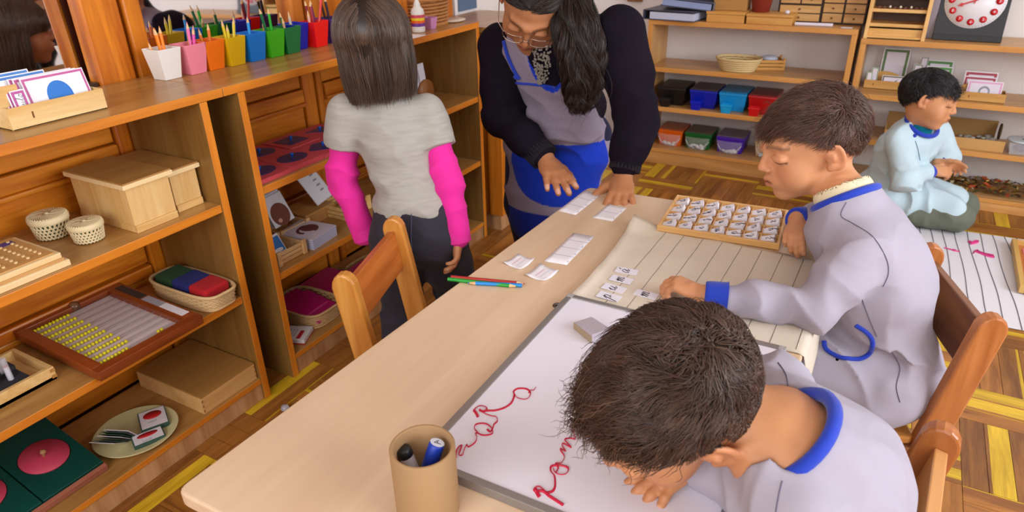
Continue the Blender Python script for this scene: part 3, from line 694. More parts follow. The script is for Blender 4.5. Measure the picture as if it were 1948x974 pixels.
# ---------------------------------------------------------------- boy at the letter tray
def boy_tray():
    sk = 'd2946a'; Hc = Vt(-.112, 1.318, .766); M = frame(Hc, cdir(-.93, -.27, -.06), cdir(.30, .85, .42), 1.0)
    hip, waist, chest = Vt(.066, 1.28, .375), Vt(.050, 1.275, .48), Vt(.014, 1.268, .575)
    Ls, Rs, nb = Vt(.006, 1.190, .632), Vt(-.045, 1.36, .628), Vt(-.030, 1.278, .672)
    Le, Lw = Vt(-.045, 1.105, .548), a3(1345, 562, z=.549)
    Re, Rw = Vt(-.085, 1.475, .555), a3(1517, 418, z=.578)
    tips = []
    s = S(); head(s, M); s.cone(M[:3, :3]@Vt(0, -.018, -.045)+Hc, nb, .038, .041, .018); s.cone(nb, nb-Vt(-.01, 0, .05), .042, .055, .03)
    torso(s, hip, waist, chest, Ls, Rs)
    limb(s, [Ls, Le, Lw], [.033, .026, .018]); limb(s, [Rs, Re, Rw], [.033, .026, .018])
    hd = nrm(a3(1262, 540, z=.545)-Lw)
    hand(s, Lw+hd*.008, hd+Vt(0, 0, .16), Vt(0, 0, -1), -1, sc=.88, curl=(.45, .55, .65, .75), thumb=(.35, .2), tips=tips)
    hd2 = nrm(a3(1500, 487, z=.548)-Rw)
    hand(s, Rw+hd2*.005, hd2, Vt(.25, 0, -1), 1, sc=.86, curl=(.5, .6, .7, .8), thumb=(.2, .5), tips=tips)
    for q, y in ((-1, 1.20), (1, 1.36)):
        kn = Vt(-.20, y-.01, .375); limb(s, [Vt(.06, y+.01, .375), kn, Vt(-.16, y, .07)], [.055, .042, .028]); shoe(s, (-.16, y, .05), (-1, 0, -.15))
    hl = lambda L: ((L[:, 2] > .054-.72*np.clip(.050-L[:, 1], 0, .10)-.25*np.clip(L[:, 1]*-1-.03, 0, .1)))*1.
    b = body_mesh('person', s, .0026, lambda V: nail_cols(V, head_cols(V, M, 1, sk, eyes='down', hairline=cranial(hl), hair='3a241a', cheek='c87c58', brow='5a3c28'), tips, sk), (.0, 1.28, 0),
        'boy with short brown hair in grey smock placing letters beside the letter tray')
    # hair
    mask = lambda P, rg: np.where((P[:, 2] > .050-.70*np.clip(.050-P[:, 1], 0, .105)+.006*rg.rand(len(P))) & ~((np.abs(P[:, 1]+.004) < .024) & (P[:, 2] < .024)), 1, 0)
    def comb(P, t):
        w = np.clip(.02-P[:, 1], 0, .1)/.1; c = np.zeros_like(P); c[:, 1] = .9-1.0*w; c[:, 2] = -.25-.9*w*(P[:, 2] < .07); c[:, 0] = .35; return c
    ln = lambda P, rg: .009+.030*np.clip((P[:, 2]-.005)/.06, 0, 1)+.006*np.clip(P[:, 1]/.07, 0, 1)
    V1, F1, C1 = cat([strands(M, 1, 7500, mask, comb, ln, lift=.25, off=.006, clump=.45, seed=3, w=.00062, cols=('2b1911', '755040')),
        strands(M, 1, 120, mask, lambda P, t: comb(P, t)+A([.2, 0, .6]), lambda P, rg: .034+0*P[:, 0], lift=.6, off=.009, jit=.8, seed=4, w=.0005, cols=('2b1911', '7a543c'))])
    npmesh('hair', V1-A(b.location), F1, HAIRM, b, C1)
    # shirt collar (cream) under the smock
    nd_ = nrm(Hc-nb+Vt(.02, 0, 0))
    s = S(); s.cone(nb-nd_*.02, nb+nd_*.020, .0575, .0515, k=.002); s.cone(nb-nd_*.05, nb+nd_*.07, .050, .045, k=.003, op=1)
    cloth('shirt_collar', s, .0026, 'e8dcb8', b)
    # smock
    s = S(); lat, fr, up = torso(s, hip+Vt(.012, 0, .0), waist+Vt(.015, 0, 0), chest+Vt(.012, 0, 0), Ls, Rs, g=.014, w=.095, d=.066, hipw=.112, hipd=.09)
    s.ell(Vt(.040, 1.28, .54), (.085, .12, .11), k=.05)
    s.cone(nb-Vt(-.01, 0, .03), nb, .075, .060, k=.03)
    limb(s, [Ls, (Ls+Le)/2+Vt(.006, 0, .004), Le], [.036, .034, .032], .008, .02); limb(s, [Le, (Le+Lw)/2+Vt(0, .004, .004), Lw+nrm(Le-Lw)*.040], [.031, .028, .021], .006, .02)
    limb(s, [Rs, Re, Rw+nrm(Re-Rw)*.036], [.038, .031, .022], .008, .02)
    s.ell(Vt(-.02, 1.205, .385), (.16, .085, .070), k=.04); s.ell(Vt(-.02, 1.35, .385), (.15, .085, .066), k=.04); s.ell(Vt(.09, 1.225, .345), (.075, .09, .060), k=.05)
    s.ell(nb+nd_*.035, (.058, .058, .040), np.stack([nrm(np.cross(nd_, Vt(0, 1, 0))), nrm(np.cross(nd_, nrm(np.cross(nd_, Vt(0, 1, 0))))), nd_], 1), k=.008, op=1)
    def fo(P): return (folds(P, Le, Ls-Le, .0062, 105, .075)+folds(P, (Le+Lw)/2, Lw-Le, .0045, 90, .06, 2)+folds(P, Ls, Vt(.3, -.4, 1), .004, 75, .07, 1)
        + folds(P, Vt(.10, 1.20, .42), Vt(.5, .2, .9), .0095, 60, .11, 3)+folds(P, Vt(.02, 1.19, .44), Vt(1, 0, .5), .006, 70, .09, 4)+cloth_noise(P, .0036, (10, 10, 8)))
    sm = cloth('smock', s, .0032, lambda V: pcol(V, SMOCKC, .03), b, fo)
    # ribbed cuffs, collar trim, pocket, seams
    def cuff(w_, e_, r, nm='cuff', l=.030):
        d = nrm(e_-w_); q = Vector(b.location); prof = []
        return B().tube([Vector(w_+d*t)-q for t in (-.002, 0, .006, l-.004, l)], r, 28, flat=1, r1=r*1.2).build(nm, BLUE, b)
    cuff(Lw-nrm(Le-Lw)*.002, Le, .0235, l=.036); cuff(Rw-nrm(Re-Rw)*.004, Re, .0240, l=.036)
    ring = [Vector(p)-Vector(b.location) for p in ring_pts(nb+nd_*.014, nd_, .054, 32)]
    B().tube(ring, .0075, 8, closed=True, flat=1.).build('collar_trim', BLUE, b)
    trim(sm, 'pocket_trim', [(1568, 648), (1572, 665), (1600, 680), (1635, 683), (1655, 670), (1660, 650), (1650, 633), (1628, 618)], .0042, BLUE, b)
    trim(sm, 'seam', [(1610, 385), (1600, 410), (1622, 425), (1660, 450), (1685, 490), (1690, 520), (1680, 545)], .0008, SEAM, b, flat=1, off=.0004)
    trim(sm, 'seam', [(1640, 570), (1655, 610), (1668, 640)], .0008, SEAM, b, flat=1, off=.0004)
    trim(sm, 'seam', [(1697, 670), (1712, 700), (1705, 735), (1712, 765)], .0008, SEAM, b, flat=1, off=.0004)
    # trousers and shoes
    s = S()
    for y in (1.20, 1.36): limb(s, [Vt(.05, y+.01, .375), Vt(-.20, y-.01, .375), Vt(-.16, y, .09)], [.060, .049, .040], .004)
    cloth('trousers', s, .006, '3a4252', b)
    s = S()
    for y in (1.20, 1.36): shoe(s, (-.16, y, .04), (-1, 0, -.05), .004)
    cloth('shoes', s, .006, '2c2a2c', b)
    return b
boy_tray()

# ---------------------------------------------------------------- boy bent over the whiteboard
def boy_board():
    sk = 'c68a60'; Hc = Vt(-.150, .618, .672)-A(CU)*.010; l = A(CR)*.38-A(CU)*.62-A(CW)*.69; u = -A(CR)*.558+A(CU)*.439-A(CW)*.70
    u = nrm(u-nrm(l)*(u@nrm(l))); f = np.cross(nrm(l), u); M = frame(Hc, f, u, 1.07)
    nb = Vt(-.030, .655, .655)-A(CR)*.016-A(CU)*.024; hip, waist, chest = Vt(.045, .685, .375), Vt(.025, .680, .48), Vt(-.002, .670, .57)
    Rs, Ls = Vt(-.055, .765, .606), Vt(.0, .575, .606)
    Le, Lw = a3(1560, 980, z=.565), a3(1318, 872, z=.553)
    Re, Rw = Vt(-.130, .810, .560), Vt(-.150, .735, .556)
    tips = []
    s = S(); head(s, M, 1.07); s.cone(M[:3, :3]@Vt(0, -.022, -.040)+Hc, nb, .040, .043, .02); s.cone(nb, nb+Vt(.05, .012, -.035), .043, .055, .03)
    torso(s, hip, waist, chest, Ls, Rs)
    limb(s, [Ls, Le, Lw], [.033, .026, .019]); limb(s, [Rs, Re, Rw], [.033, .026, .018])
    hd = nrm(a3(1232, 930, z=.536)-Lw)
    hand(s, Lw, hd, Vt(.0, 0, -1), -1, sc=.90, curl=(.16, .18, .2, .22), spread=.30, thumb=(.6, .3), tips=tips)
    hand(s, Rw, nrm(Vt(-.4, -.7, -.1)), Vt(0, 0, -1), 1, sc=.86, curl=(.4, .5, .6, .7), tips=tips)
    for y in (.60, .77): limb(s, [Vt(.04, y, .375), Vt(-.18, y-.01, .375), Vt(-.14, y, .07)], [.055, .042, .028]); shoe(s, (-.14, y, .05), (-1, 0, -.15))
    hl = lambda L: (L[:, 2] > .050-.72*np.clip(.045-L[:, 1], 0, .10)-.25*np.clip(L[:, 1]*-1-.03, 0, .1))*1.
    b = body_mesh('person', s, .0026, lambda V: nail_cols(V, head_cols(V, M, 1.07, sk, eyes='down', hairline=cranial(hl), hair='2c1a12', cheek='bc7450'), tips, sk), (.03, .68, 0),
        'boy with dark tousled hair in grey smock bent low over the whiteboard')
    mask = lambda P, rg: np.where((P[:, 2] > .046-.72*np.clip(.045-P[:, 1], 0, .108)+.006*rg.rand(len(P))) & ~((np.abs(P[:, 1]+.004) < .027) & (P[:, 2] < .032)), 1, 0)
    wc = A([-.026, -.030, .088])
    def comb(P, t):
        q = P-wc; r = np.linalg.norm(q, axis=1)[:, None]+1e-5; c = q/r; sw = np.cross(q/r, A([0, -.5, .86])); return c*.55+sw*(1.1*np.exp(-r/.035))+A([.12, .70, .0])
    ln = lambda P, rg: .008+.030*np.clip((P[:, 2]-.025)/.05, 0, 1)+.006*np.clip(P[:, 1]/.07, 0, 1)
    V1, F1, C1 = cat([strands(M, 1.07, 9500, mask, comb, ln, lift=.28, off=.0075, clump=.85, jit=.18, seed=8, w=.00070, curl=.22, segs=8, offmax=.02, cols=('24150e', '644636')),
        strands(M, 1.07, 160, lambda P, rg: mask(P, rg)*(P[:, 1] > .0), lambda P, t: comb(P, t)+A([0, .3, 0]), lambda P, rg: .044+0*P[:, 0], lift=.55, off=.010, jit=.8, clump=.9, seed=9, w=.0005, curl=.25)])
    npmesh('hair', V1-A(b.location), F1, HAIRM, b, C1)
    nd_ = nrm(Hc-nb+Vt(.0, 0, .07))
    s = S(); torso(s, hip+Vt(.01, 0, 0), waist+Vt(.012, 0, 0), chest+Vt(.01, 0, 0), Ls, Rs, g=.014, w=.095, d=.068, hipw=.108, hipd=.09)
    s.ell(Vt(.030, .675, .55), (.075, .108, .09), k=.05); s.cone(nb+Vt(.035, .005, -.04), nb+Vt(.022, .0, -.005), .078, .060, k=.03)
    limb(s, [Ls, Le+Vt(0, 0, .004), Lw+nrm(Le-Lw)*.02], [.040, .037, .027], .008, .02); limb(s, [Rs, Re, Rw+nrm(Re-Rw)*.02], [.040, .036, .025], .008, .02)
    s.ell(Vt(.0, .62, .375), (.14, .075, .055), k=.04); s.ell(Vt(.0, .76, .375), (.14, .075, .055), k=.04)
    s.ell(nb+Vt(.0, 0, .018), (.060, .060, .044), np.stack([nrm(np.cross(nd_, Vt(0, 1, 0))), nrm(np.cross(nd_, nrm(np.cross(nd_, Vt(0, 1, 0))))), nd_], 1), k=.008, op=1)
    fo = lambda P: folds(P, Rs, Vt(.2, 1, .3), .006, 95, .075, 1)+folds(P, Ls+Vt(.01, .02, -.02), Vt(.6, -.8, .5), .006, 85, .09, 2)+folds(P, Vt(.09, .62, .55), Vt(.4, .8, .6), .005, 60, .10, 3)+cloth_noise(P, .0038, (9, 9, 8), 3)
    sm = cloth('smock', s, .0032, lambda V: pcol(V, SMOCKC, .03), b, fo)
    q = Vector(b.location)
    rp = ring_pts(nb+Vt(.014, 0, .010), nd_, .058, 36)
    B().tube([Vector(p)-q for p in rp], .0078, 8, closed=True).build('collar_trim', BLUE, b)
    for w_, e_ in ((Lw, Le), (Rw, Re)):
        d = nrm(e_-w_); B().tube([Vector(w_+d*t)-q for t in (0, .002, .028, .03)], .0240, 24).build('cuff', BLUE, b)
    trim(sm, 'seam', [(1480, 690), (1496, 715), (1500, 745)], .0008, SEAM, b, flat=1, off=.0004); trim(sm, 'seam', [(1488, 915), (1482, 940), (1476, 974)], .0008, SEAM, b, flat=1, off=.0004)
    s = S()
    for y in (.60, .77): limb(s, [Vt(.06, y, .375), Vt(-.18, y-.01, .375), Vt(-.14, y, .09)], [.060, .049, .040], .004)
    cloth('trousers', s, .006, '3a4252', b)
    s = S()
    for y in (.60, .77): shoe(s, (-.14, y, .04), (-1, 0, -.05), .004)
    cloth('shoes', s, .006, '2c2a2c', b)
boy_board()

# ---------------------------------------------------------------- boy kneeling on the floor by the far shelves
def boy_floor():
    sk = 'd09468'; Hc = a3(1766, 188, y=2.86); M = frame(Hc, cdir(.80, -.40, .42), cdir(.18, .88, .44), 1.0)
    hip = Vt(.055, 2.98, .13); waist = Vt(.06, 2.95, .24); chest = Vt(.085, 2.93, .33); nb = Vt(.105, 2.89, .425)
    Ls, Rs = Vt(.175, 3.0, .375), Vt(.055, 2.83, .375)   # his left is on the far side
    Le, Lw = Vt(.235, 3.03, .27), a3(1785, 315, y=2.98)+Vt(0, 0, .01)
    Re, Rw = Vt(.105, 2.79, .235), a3(1772, 325, y=2.90)
    tips = []
    s = S(); head(s, M); s.cone(M[:3, :3]@Vt(0, -.018, -.045)+Hc, nb, .037, .042, .018)
    torso(s, hip, waist, chest, Ls, Rs); limb(s, [Ls, Le, Lw], [.032, .026, .019]); limb(s, [Rs, Re, Rw], [.032, .026, .019])
    hand(s, Rw, a3(1806, 327, y=2.93)-Rw, Vt(.2, .6, -.6), 1, sc=.92, curl=(.3, .4, .5, .6), tips=tips)
    hand(s, Lw, a3(1830, 318, y=2.98)-Lw, Vt(.2, -.8, -.4), -1, sc=.92, curl=(.3, .4, .5, .6), tips=tips)
    K = [(Vt(.33, 3.09, .065), Vt(.05, 3.06, .05)), (Vt(.315, 2.965, .065), Vt(.035, 2.93, .05))]
    for k_, an in K: limb(s, [hip+(k_-hip)*.1, k_, an], [.058, .044, .030])
    hl = lambda L: (L[:, 2] > .040-.75*np.clip(.040-L[:, 1], 0, .11))*1.
    b = body_mesh('person', s, .0034, lambda V: nail_cols(V, head_cols(V, M, 1, sk, eyes='down', hairline=cranial(hl), hair='15100f', brow='14100e', cheek='b86c4c'), tips, sk), (.15, 2.97, 0),
        'black-haired boy in pale blue smock kneeling on the floor by the far shelves')
    mask = lambda P, rg: np.where((P[:, 2] > .036-.75*np.clip(.040-P[:, 1], 0, .115)+.006*rg.rand(len(P))) & ~((np.abs(P[:, 1]+.004) < .019) & (P[:, 2] < .014)), 1, 0)
    def comb(P, t):
        w = np.clip(.0-P[:, 1], 0, .08)/.08; c = np.zeros_like(P); c[:, 1] = .9-1.2*w; c[:, 2] = -.25-.8*w; c[:, 0] = -.1; return c
    V1, F1, C1 = strands(M, 1, 4200, mask, comb, lambda P, rg: .012+.028*np.clip((P[:, 2]-.005)/.06, 0, 1), lift=.12, off=.006, clump=.7, seed=12, w=.0009, cols=('0c0a0c', '2c262a'))
    npmesh('hair', V1-A(b.location), F1, HAIRM, b, C1)
    SK = 'c2dae4'
    s = S(); torso(s, hip, waist, chest, Ls, Rs, g=.020, w=.092, d=.070, hipw=.11, hipd=.10); s.cone(nb-Vt(.01, 0, .05), nb-Vt(0, 0, .005), .07, .052, k=.03)
    limb(s, [Ls, Le, Lw+nrm(Le-Lw)*.03], [.040, .035, .026], .008, .02); limb(s, [Rs, Re, Rw+nrm(Re-Rw)*.03], [.042, .040, .028], .008, .02)
    for k_, an in K: s.cone(hip+Vt(0, 0, .0), hip+(k_-hip)*.86+Vt(0, 0, .018), .090, .064, k=.04)
    fw3 = nrm(Vt(.78, -.62, 0)); ax3 = nrm(fw3*.6+Vt(0, 0, 1)); u3 = nrm(np.cross(ax3, Vt(0, 1, 0)))
    s.ell(nb+fw3*.014+ax3*.026, (.060, .060, .036), np.stack([u3, np.cross(ax3, u3), ax3], 1), k=.006, op=1)
    fo = lambda P: folds(P, Re, Rs-Re, .009, 90, .08, 1)+folds(P, Vt(.13, 2.9, .16), Vt(.9, .2, .3), .011, 60, .13, 3)+folds(P, chest, Vt(.8, -.3, .5), .008, 60, .1, 2)+cloth_noise(P, .0065, (9, 9, 8), 7)
    sm = cloth('smock', s, .0042, lambda V: pcol(V, SK, .04), b, fo); q = Vector(b.location)
    B().tube([Vector(p)-q for p in ring_pts(nb+fw3*.012+ax3*.002, ax3, .059, 28)], .0085, 8, closed=True).build('collar_trim', BLUE, b)
    s = S(); s.cone(nb-Vt(0, 0, .02), nb+(Hc-nb)*.42, .049, .047, k=.01); cloth('turtleneck', s, .004, '0f7486', b, mat=KNITM)
    for w_, e_ in ((Lw, Le), (Rw, Re)):
        d = nrm(e_-w_); B().tube([Vector(w_+d*t)-q for t in (.004, .006, .034, .036)], .0265, 24).build('cuff', BLUE, b)
    p = snap(sm, [(1740, 258)]);
    if p: B().ball(p[0]-q, .007, sc=(1, 1, 1)).build('button', BLUE, b)
    trim(sm, 'seam', [(1741, 268), (1746, 285), (1750, 305)], .0012, plain('3c5a78', .9), b, flat=1, off=.0005)
    s = S()
    for k_, an in K: limb(s, [hip, k_, an], [.064, .052, .040], .004)
    cloth('trousers', s, .0045, lambda V: pcol(V, '6e7466', .1), b, lambda P: cloth_noise(P, .005, (16, 16, 16)))
    s = S()
    for k_, an in K: s.cone(an, an-Vt(.07, 0, .012), .034, .026, k=.01)
    cloth('shoes', s, .005, '2c2a2c', b)
boy_floor()

# ---------------------------------------------------------------- girl at the left shelves, seen from behind
def girl():
    sk = 'c88a60'; Hc = Vt(-1.048, 1.248, .898); M = frame(Hc, (-.50, .86, -.12), (-.10, .05, 1), 1.0)
    fwd = nrm(Vt(-.59, .80, 0)); lat = Vt(.80, .59, 0); up_ = Vt(0, 0, 1)
    nb = Vt(-1.020, 1.235, .785); hip = Vt(-.945, 1.215, .465); waist = Vt(-.965, 1.220, .565); chest = Vt(-.995, 1.228, .665)
    Ls, Rs = nb-lat*.095-Vt(0, 0, .045), nb+lat*.092-Vt(0, 0, .052)
    Le, Lw = Vt(-1.118, 1.175, .588), Vt(-1.085, 1.195, .435); Le = a3(650, 335, z=.59); Lw = a3(692, 455, z=.445)+fwd*.03
    Re, Rw = a3(852, 345, z=.592), a3(871, 450, z=.462)
    s = S(); head(s, M); s.cone(M[:3, :3]@Vt(0, -.018, -.045)+Hc, nb-Vt(0, 0, .02), .034, .038, .018)
    torso(s, hip, waist, chest, Ls, Rs, w=.078, d=.055, hipw=.085)
    limb(s, [Ls, Le, Lw], [.030, .024, .017]); limb(s, [Rs, Re, Rw], [.030, .024, .017]); tips = []
    hand(s, Lw, a3(712, 478, z=.42)+fwd*.05-Lw, Vt(.6, .5, -.5), -1, sc=.88, curl=(.3, .35, .4, .5), tips=tips)
    hand(s, Rw, a3(869, 505, z=.395)-Rw, -lat, 1, sc=.88, curl=(.25, .35, .4, .5), spread=.08, tips=tips)
    hl_, hr_ = hip-lat*.048-Vt(0, 0, .02), hip+lat*.048-Vt(0, 0, .02)
    LK, LA = Vt(-1.03, 1.225, .25), Vt(-1.05, 1.225, .05); RK, RA = Vt(-.930, 1.335, .25), Vt(-.90, 1.40, .05)
    limb(s, [hl_, LK, LA], [.058, .042, .028]); limb(s, [hr_, RK, RA], [.058, .042, .028]); shoe(s, LA, fwd); shoe(s, RA, fwd)
    b = body_mesh('person', s, .003, lambda V: nail_cols(V, head_cols(V, M, 1, sk, eyes='open', cheek='b86c4c', brow='1a1210', hairline=lambda L: (L[:, 2] > .055-.8*np.clip(.03-L[:, 1], 0, .12))*1.), tips, sk), (-.95, 1.25, 0),
        'girl with bobbed brown hair in grey T-shirt over pink sleeves facing the left shelves')
    # bob haircut: straight strands hanging from the crown to the nape
    rg = np.random.RandomState(5); n = 7000; D = rg.normal(size=(n*4, 3)); D /= np.linalg.norm(D, axis=1)[:, None]
    P = CRAN[0]+D*(CRAN[1]+.006); m = (P[:, 2] > .012) & (P[:, 2] > .062-1.1*np.clip(.055-P[:, 1], 0, .2)); P = P[m][:n]; n = len(P)
    K = 14; pts = [P]; cl = A([vnoise(P*60+k*9.1) for k in range(3)]).T; jn = rg.normal(size=(n, 3))
    end = -.086+.006*rg.normal(size=n)-.010*np.clip(-P[:, 1]/.08, 0, 1)
    for i in range(K):
        p = pts[-1]; q = (p-CRAN[0])/(CRAN[1]+.011); r = np.linalg.norm(q, axis=1)[:, None]; nn = q/(CRAN[1]); nn /= np.linalg.norm(nn, axis=1)[:, None]
        t = A([0, 0, -1.])+A([1, 0, 0])*np.sign(p[:, :1])*.55*(p[:, 2:3] > .05)+jn*.035+cl*.10
        t = t-nn*(t*nn).sum(1)[:, None]*(p[:, 2:3] > -.0)*.95; t /= np.linalg.norm(t, axis=1)[:, None]
        L_ = np.maximum((P[:, 2]-end+.030), .02)/K; q2 = p+t*L_[:, None]
        e = (q2-CRAN[0])/(CRAN[1]+A([.013, .012, .008])*(1+.25*cl[:, :1])); er = np.linalg.norm(e, axis=1)[:, None]; q2 = np.where((er < 1) & (q2[:, 2:3] > .0), CRAN[0]+e/np.maximum(er, 1e-6)*(CRAN[1]+A([.013, .012, .008])*(1+.25*cl[:, :1])), q2)
        low = q2[:, 2] < .0; rad = np.linalg.norm(q2[:, :2]/A([.083, .098]), axis=1); tgt = .98+.10*cl[:, 0]-.10*np.clip((-.055-q2[:, 2])/.05, 0, 1)
        sc_ = np.where(low, tgt/np.maximum(rad, .3), 1)
        sc_ = 1+(sc_-1)*.35; face = (q2[:, 1] > .020) & low
        q2[:, 0] *= sc_; q2[:, 1] = np.where(face, .020, q2[:, 1]*sc_); pts.append(q2)
    P3 = np.stack(pts, 1); V1, F1, C1 = tubes(P3, M, .00085, rg, ('20150f', '745846'), cl)
    npmesh('hair', V1-A(b.location), F1, HAIRM, b, C1)
    s = S(); s.ell(CRAN[0]+Vt(0, -.006, .0), CRAN[1]+.006, M=M); s.ell((0, -.035, -.045), (.072, .055, .050), k=.03, M=M); s.ell((0, .10, -.03), (.085, .055, .075), k=.01, op=1, M=M)
    cloth('hair', s, .004, '1e1410', b, mat=HAIRM)
    # long pink sleeves
    s = S(); limb(s, [Ls+(Le-Ls)*.25, Le, Lw], [.032, .031, .026], .004, .02); limb(s, [Rs+(Re-Rs)*.25, Re, Rw], [.032, .031, .025], .004, .02)
    fo = lambda P: folds(P, Re, Rs-Re, .0045, 120, .07, 1)+folds(P, Le, Ls-Le, .0055, 110, .075, 2)+cloth_noise(P, .0022, (16, 16, 12), 3)
    pk = cloth('pink_sleeves', s, .0034, lambda V: pcol(V, 'e8309c', .04), b, fo); q = Vector(b.location)
    PK = plain('e22c98', .85, bump=.3, bscale=900)
    for w_, e_ in ((Lw, Le), (Rw, Re)):
        d = nrm(e_-w_); B().tube([Vector(w_+d*t)-q for t in (-.012, -.010, .0, .030, .040)], .0305, 28).build('cuff', PK, b)
    # T-shirt
    s = S(); torso(s, hip+Vt(0, 0, .045), waist, chest, Ls, Rs, g=.010, w=.078, d=.062, hipw=.086, hipd=.072)
    s.cone(nb-Vt(0, 0, .05), nb-Vt(0, 0, .012), .055, .043, k=.03)
    for a_, e_ in ((Ls, Le), (Rs, Re)): s.capped(a_+up_*.008, a_+(e_-a_)*.60, .043, .047, a_+(e_-a_)*.50, k=.02)
    s.post.append(lambda P, d: np.maximum(d, hip[2]+.062-P[..., 2]))
    fo = lambda P: folds(P, waist+Vt(0, 0, -.01), Vt(.15, .1, 1), .0085, 85, .10, 1)+folds(P, chest, Vt(.8, .3, .9), .0035, 60, .12, 2)+cloth_noise(P, .0030, (9, 9, 14), 3)
    def cg(V): return pcol(V, 'a8a39c', .03)*(1+.10*vnoise(V*A([40, 40, 260])))[:, None]
    cloth('t_shirt', s, .0034, cg, b, fo)
    # trousers
    s = S(); torso(s, hip, hip+Vt(0, 0, .035), hip+Vt(-.01, 0, .05), hip-lat*.06+Vt(0, 0, .05), hip+lat*.06+Vt(0, 0, .05), g=.010, w=.076, d=.062, hipw=.084, hipd=.072)
    limb(s, [hl_, (hl_+LK)/2, LK, LA], [.066, .058, .048, .042], .008, .02); limb(s, [hr_, (hr_+RK)/2, RK, RA], [.066, .058, .048, .042], .008, .02)
    fo = lambda P: folds(P, hip-Vt(0, 0, .06), Vt(.2, .1, 1), .006, 70, .11, 1)+folds(P, RK, Vt(.2, .3, 1), .006, 80, .1, 2)+folds(P, LK, Vt(.2, .3, 1), .007, 80, .1, 2)+cloth_noise(P, .0035, (12, 12, 12), 5)
    tr = cloth('trousers', s, .004, lambda V: pcol(V, '35323c', .12), b, fo)
    trim(tr, 'seam', [(783, 402), (782, 450), (784, 495)], .0014, plain('4a4a62', .9), b, flat=1, off=.0003)
    s = S()
    for an in (LA, RA): shoe(s, an-Vt(0, 0, .01), fwd, .004)
    cloth('shoes', s, .006, '2a2630', b)
girl()

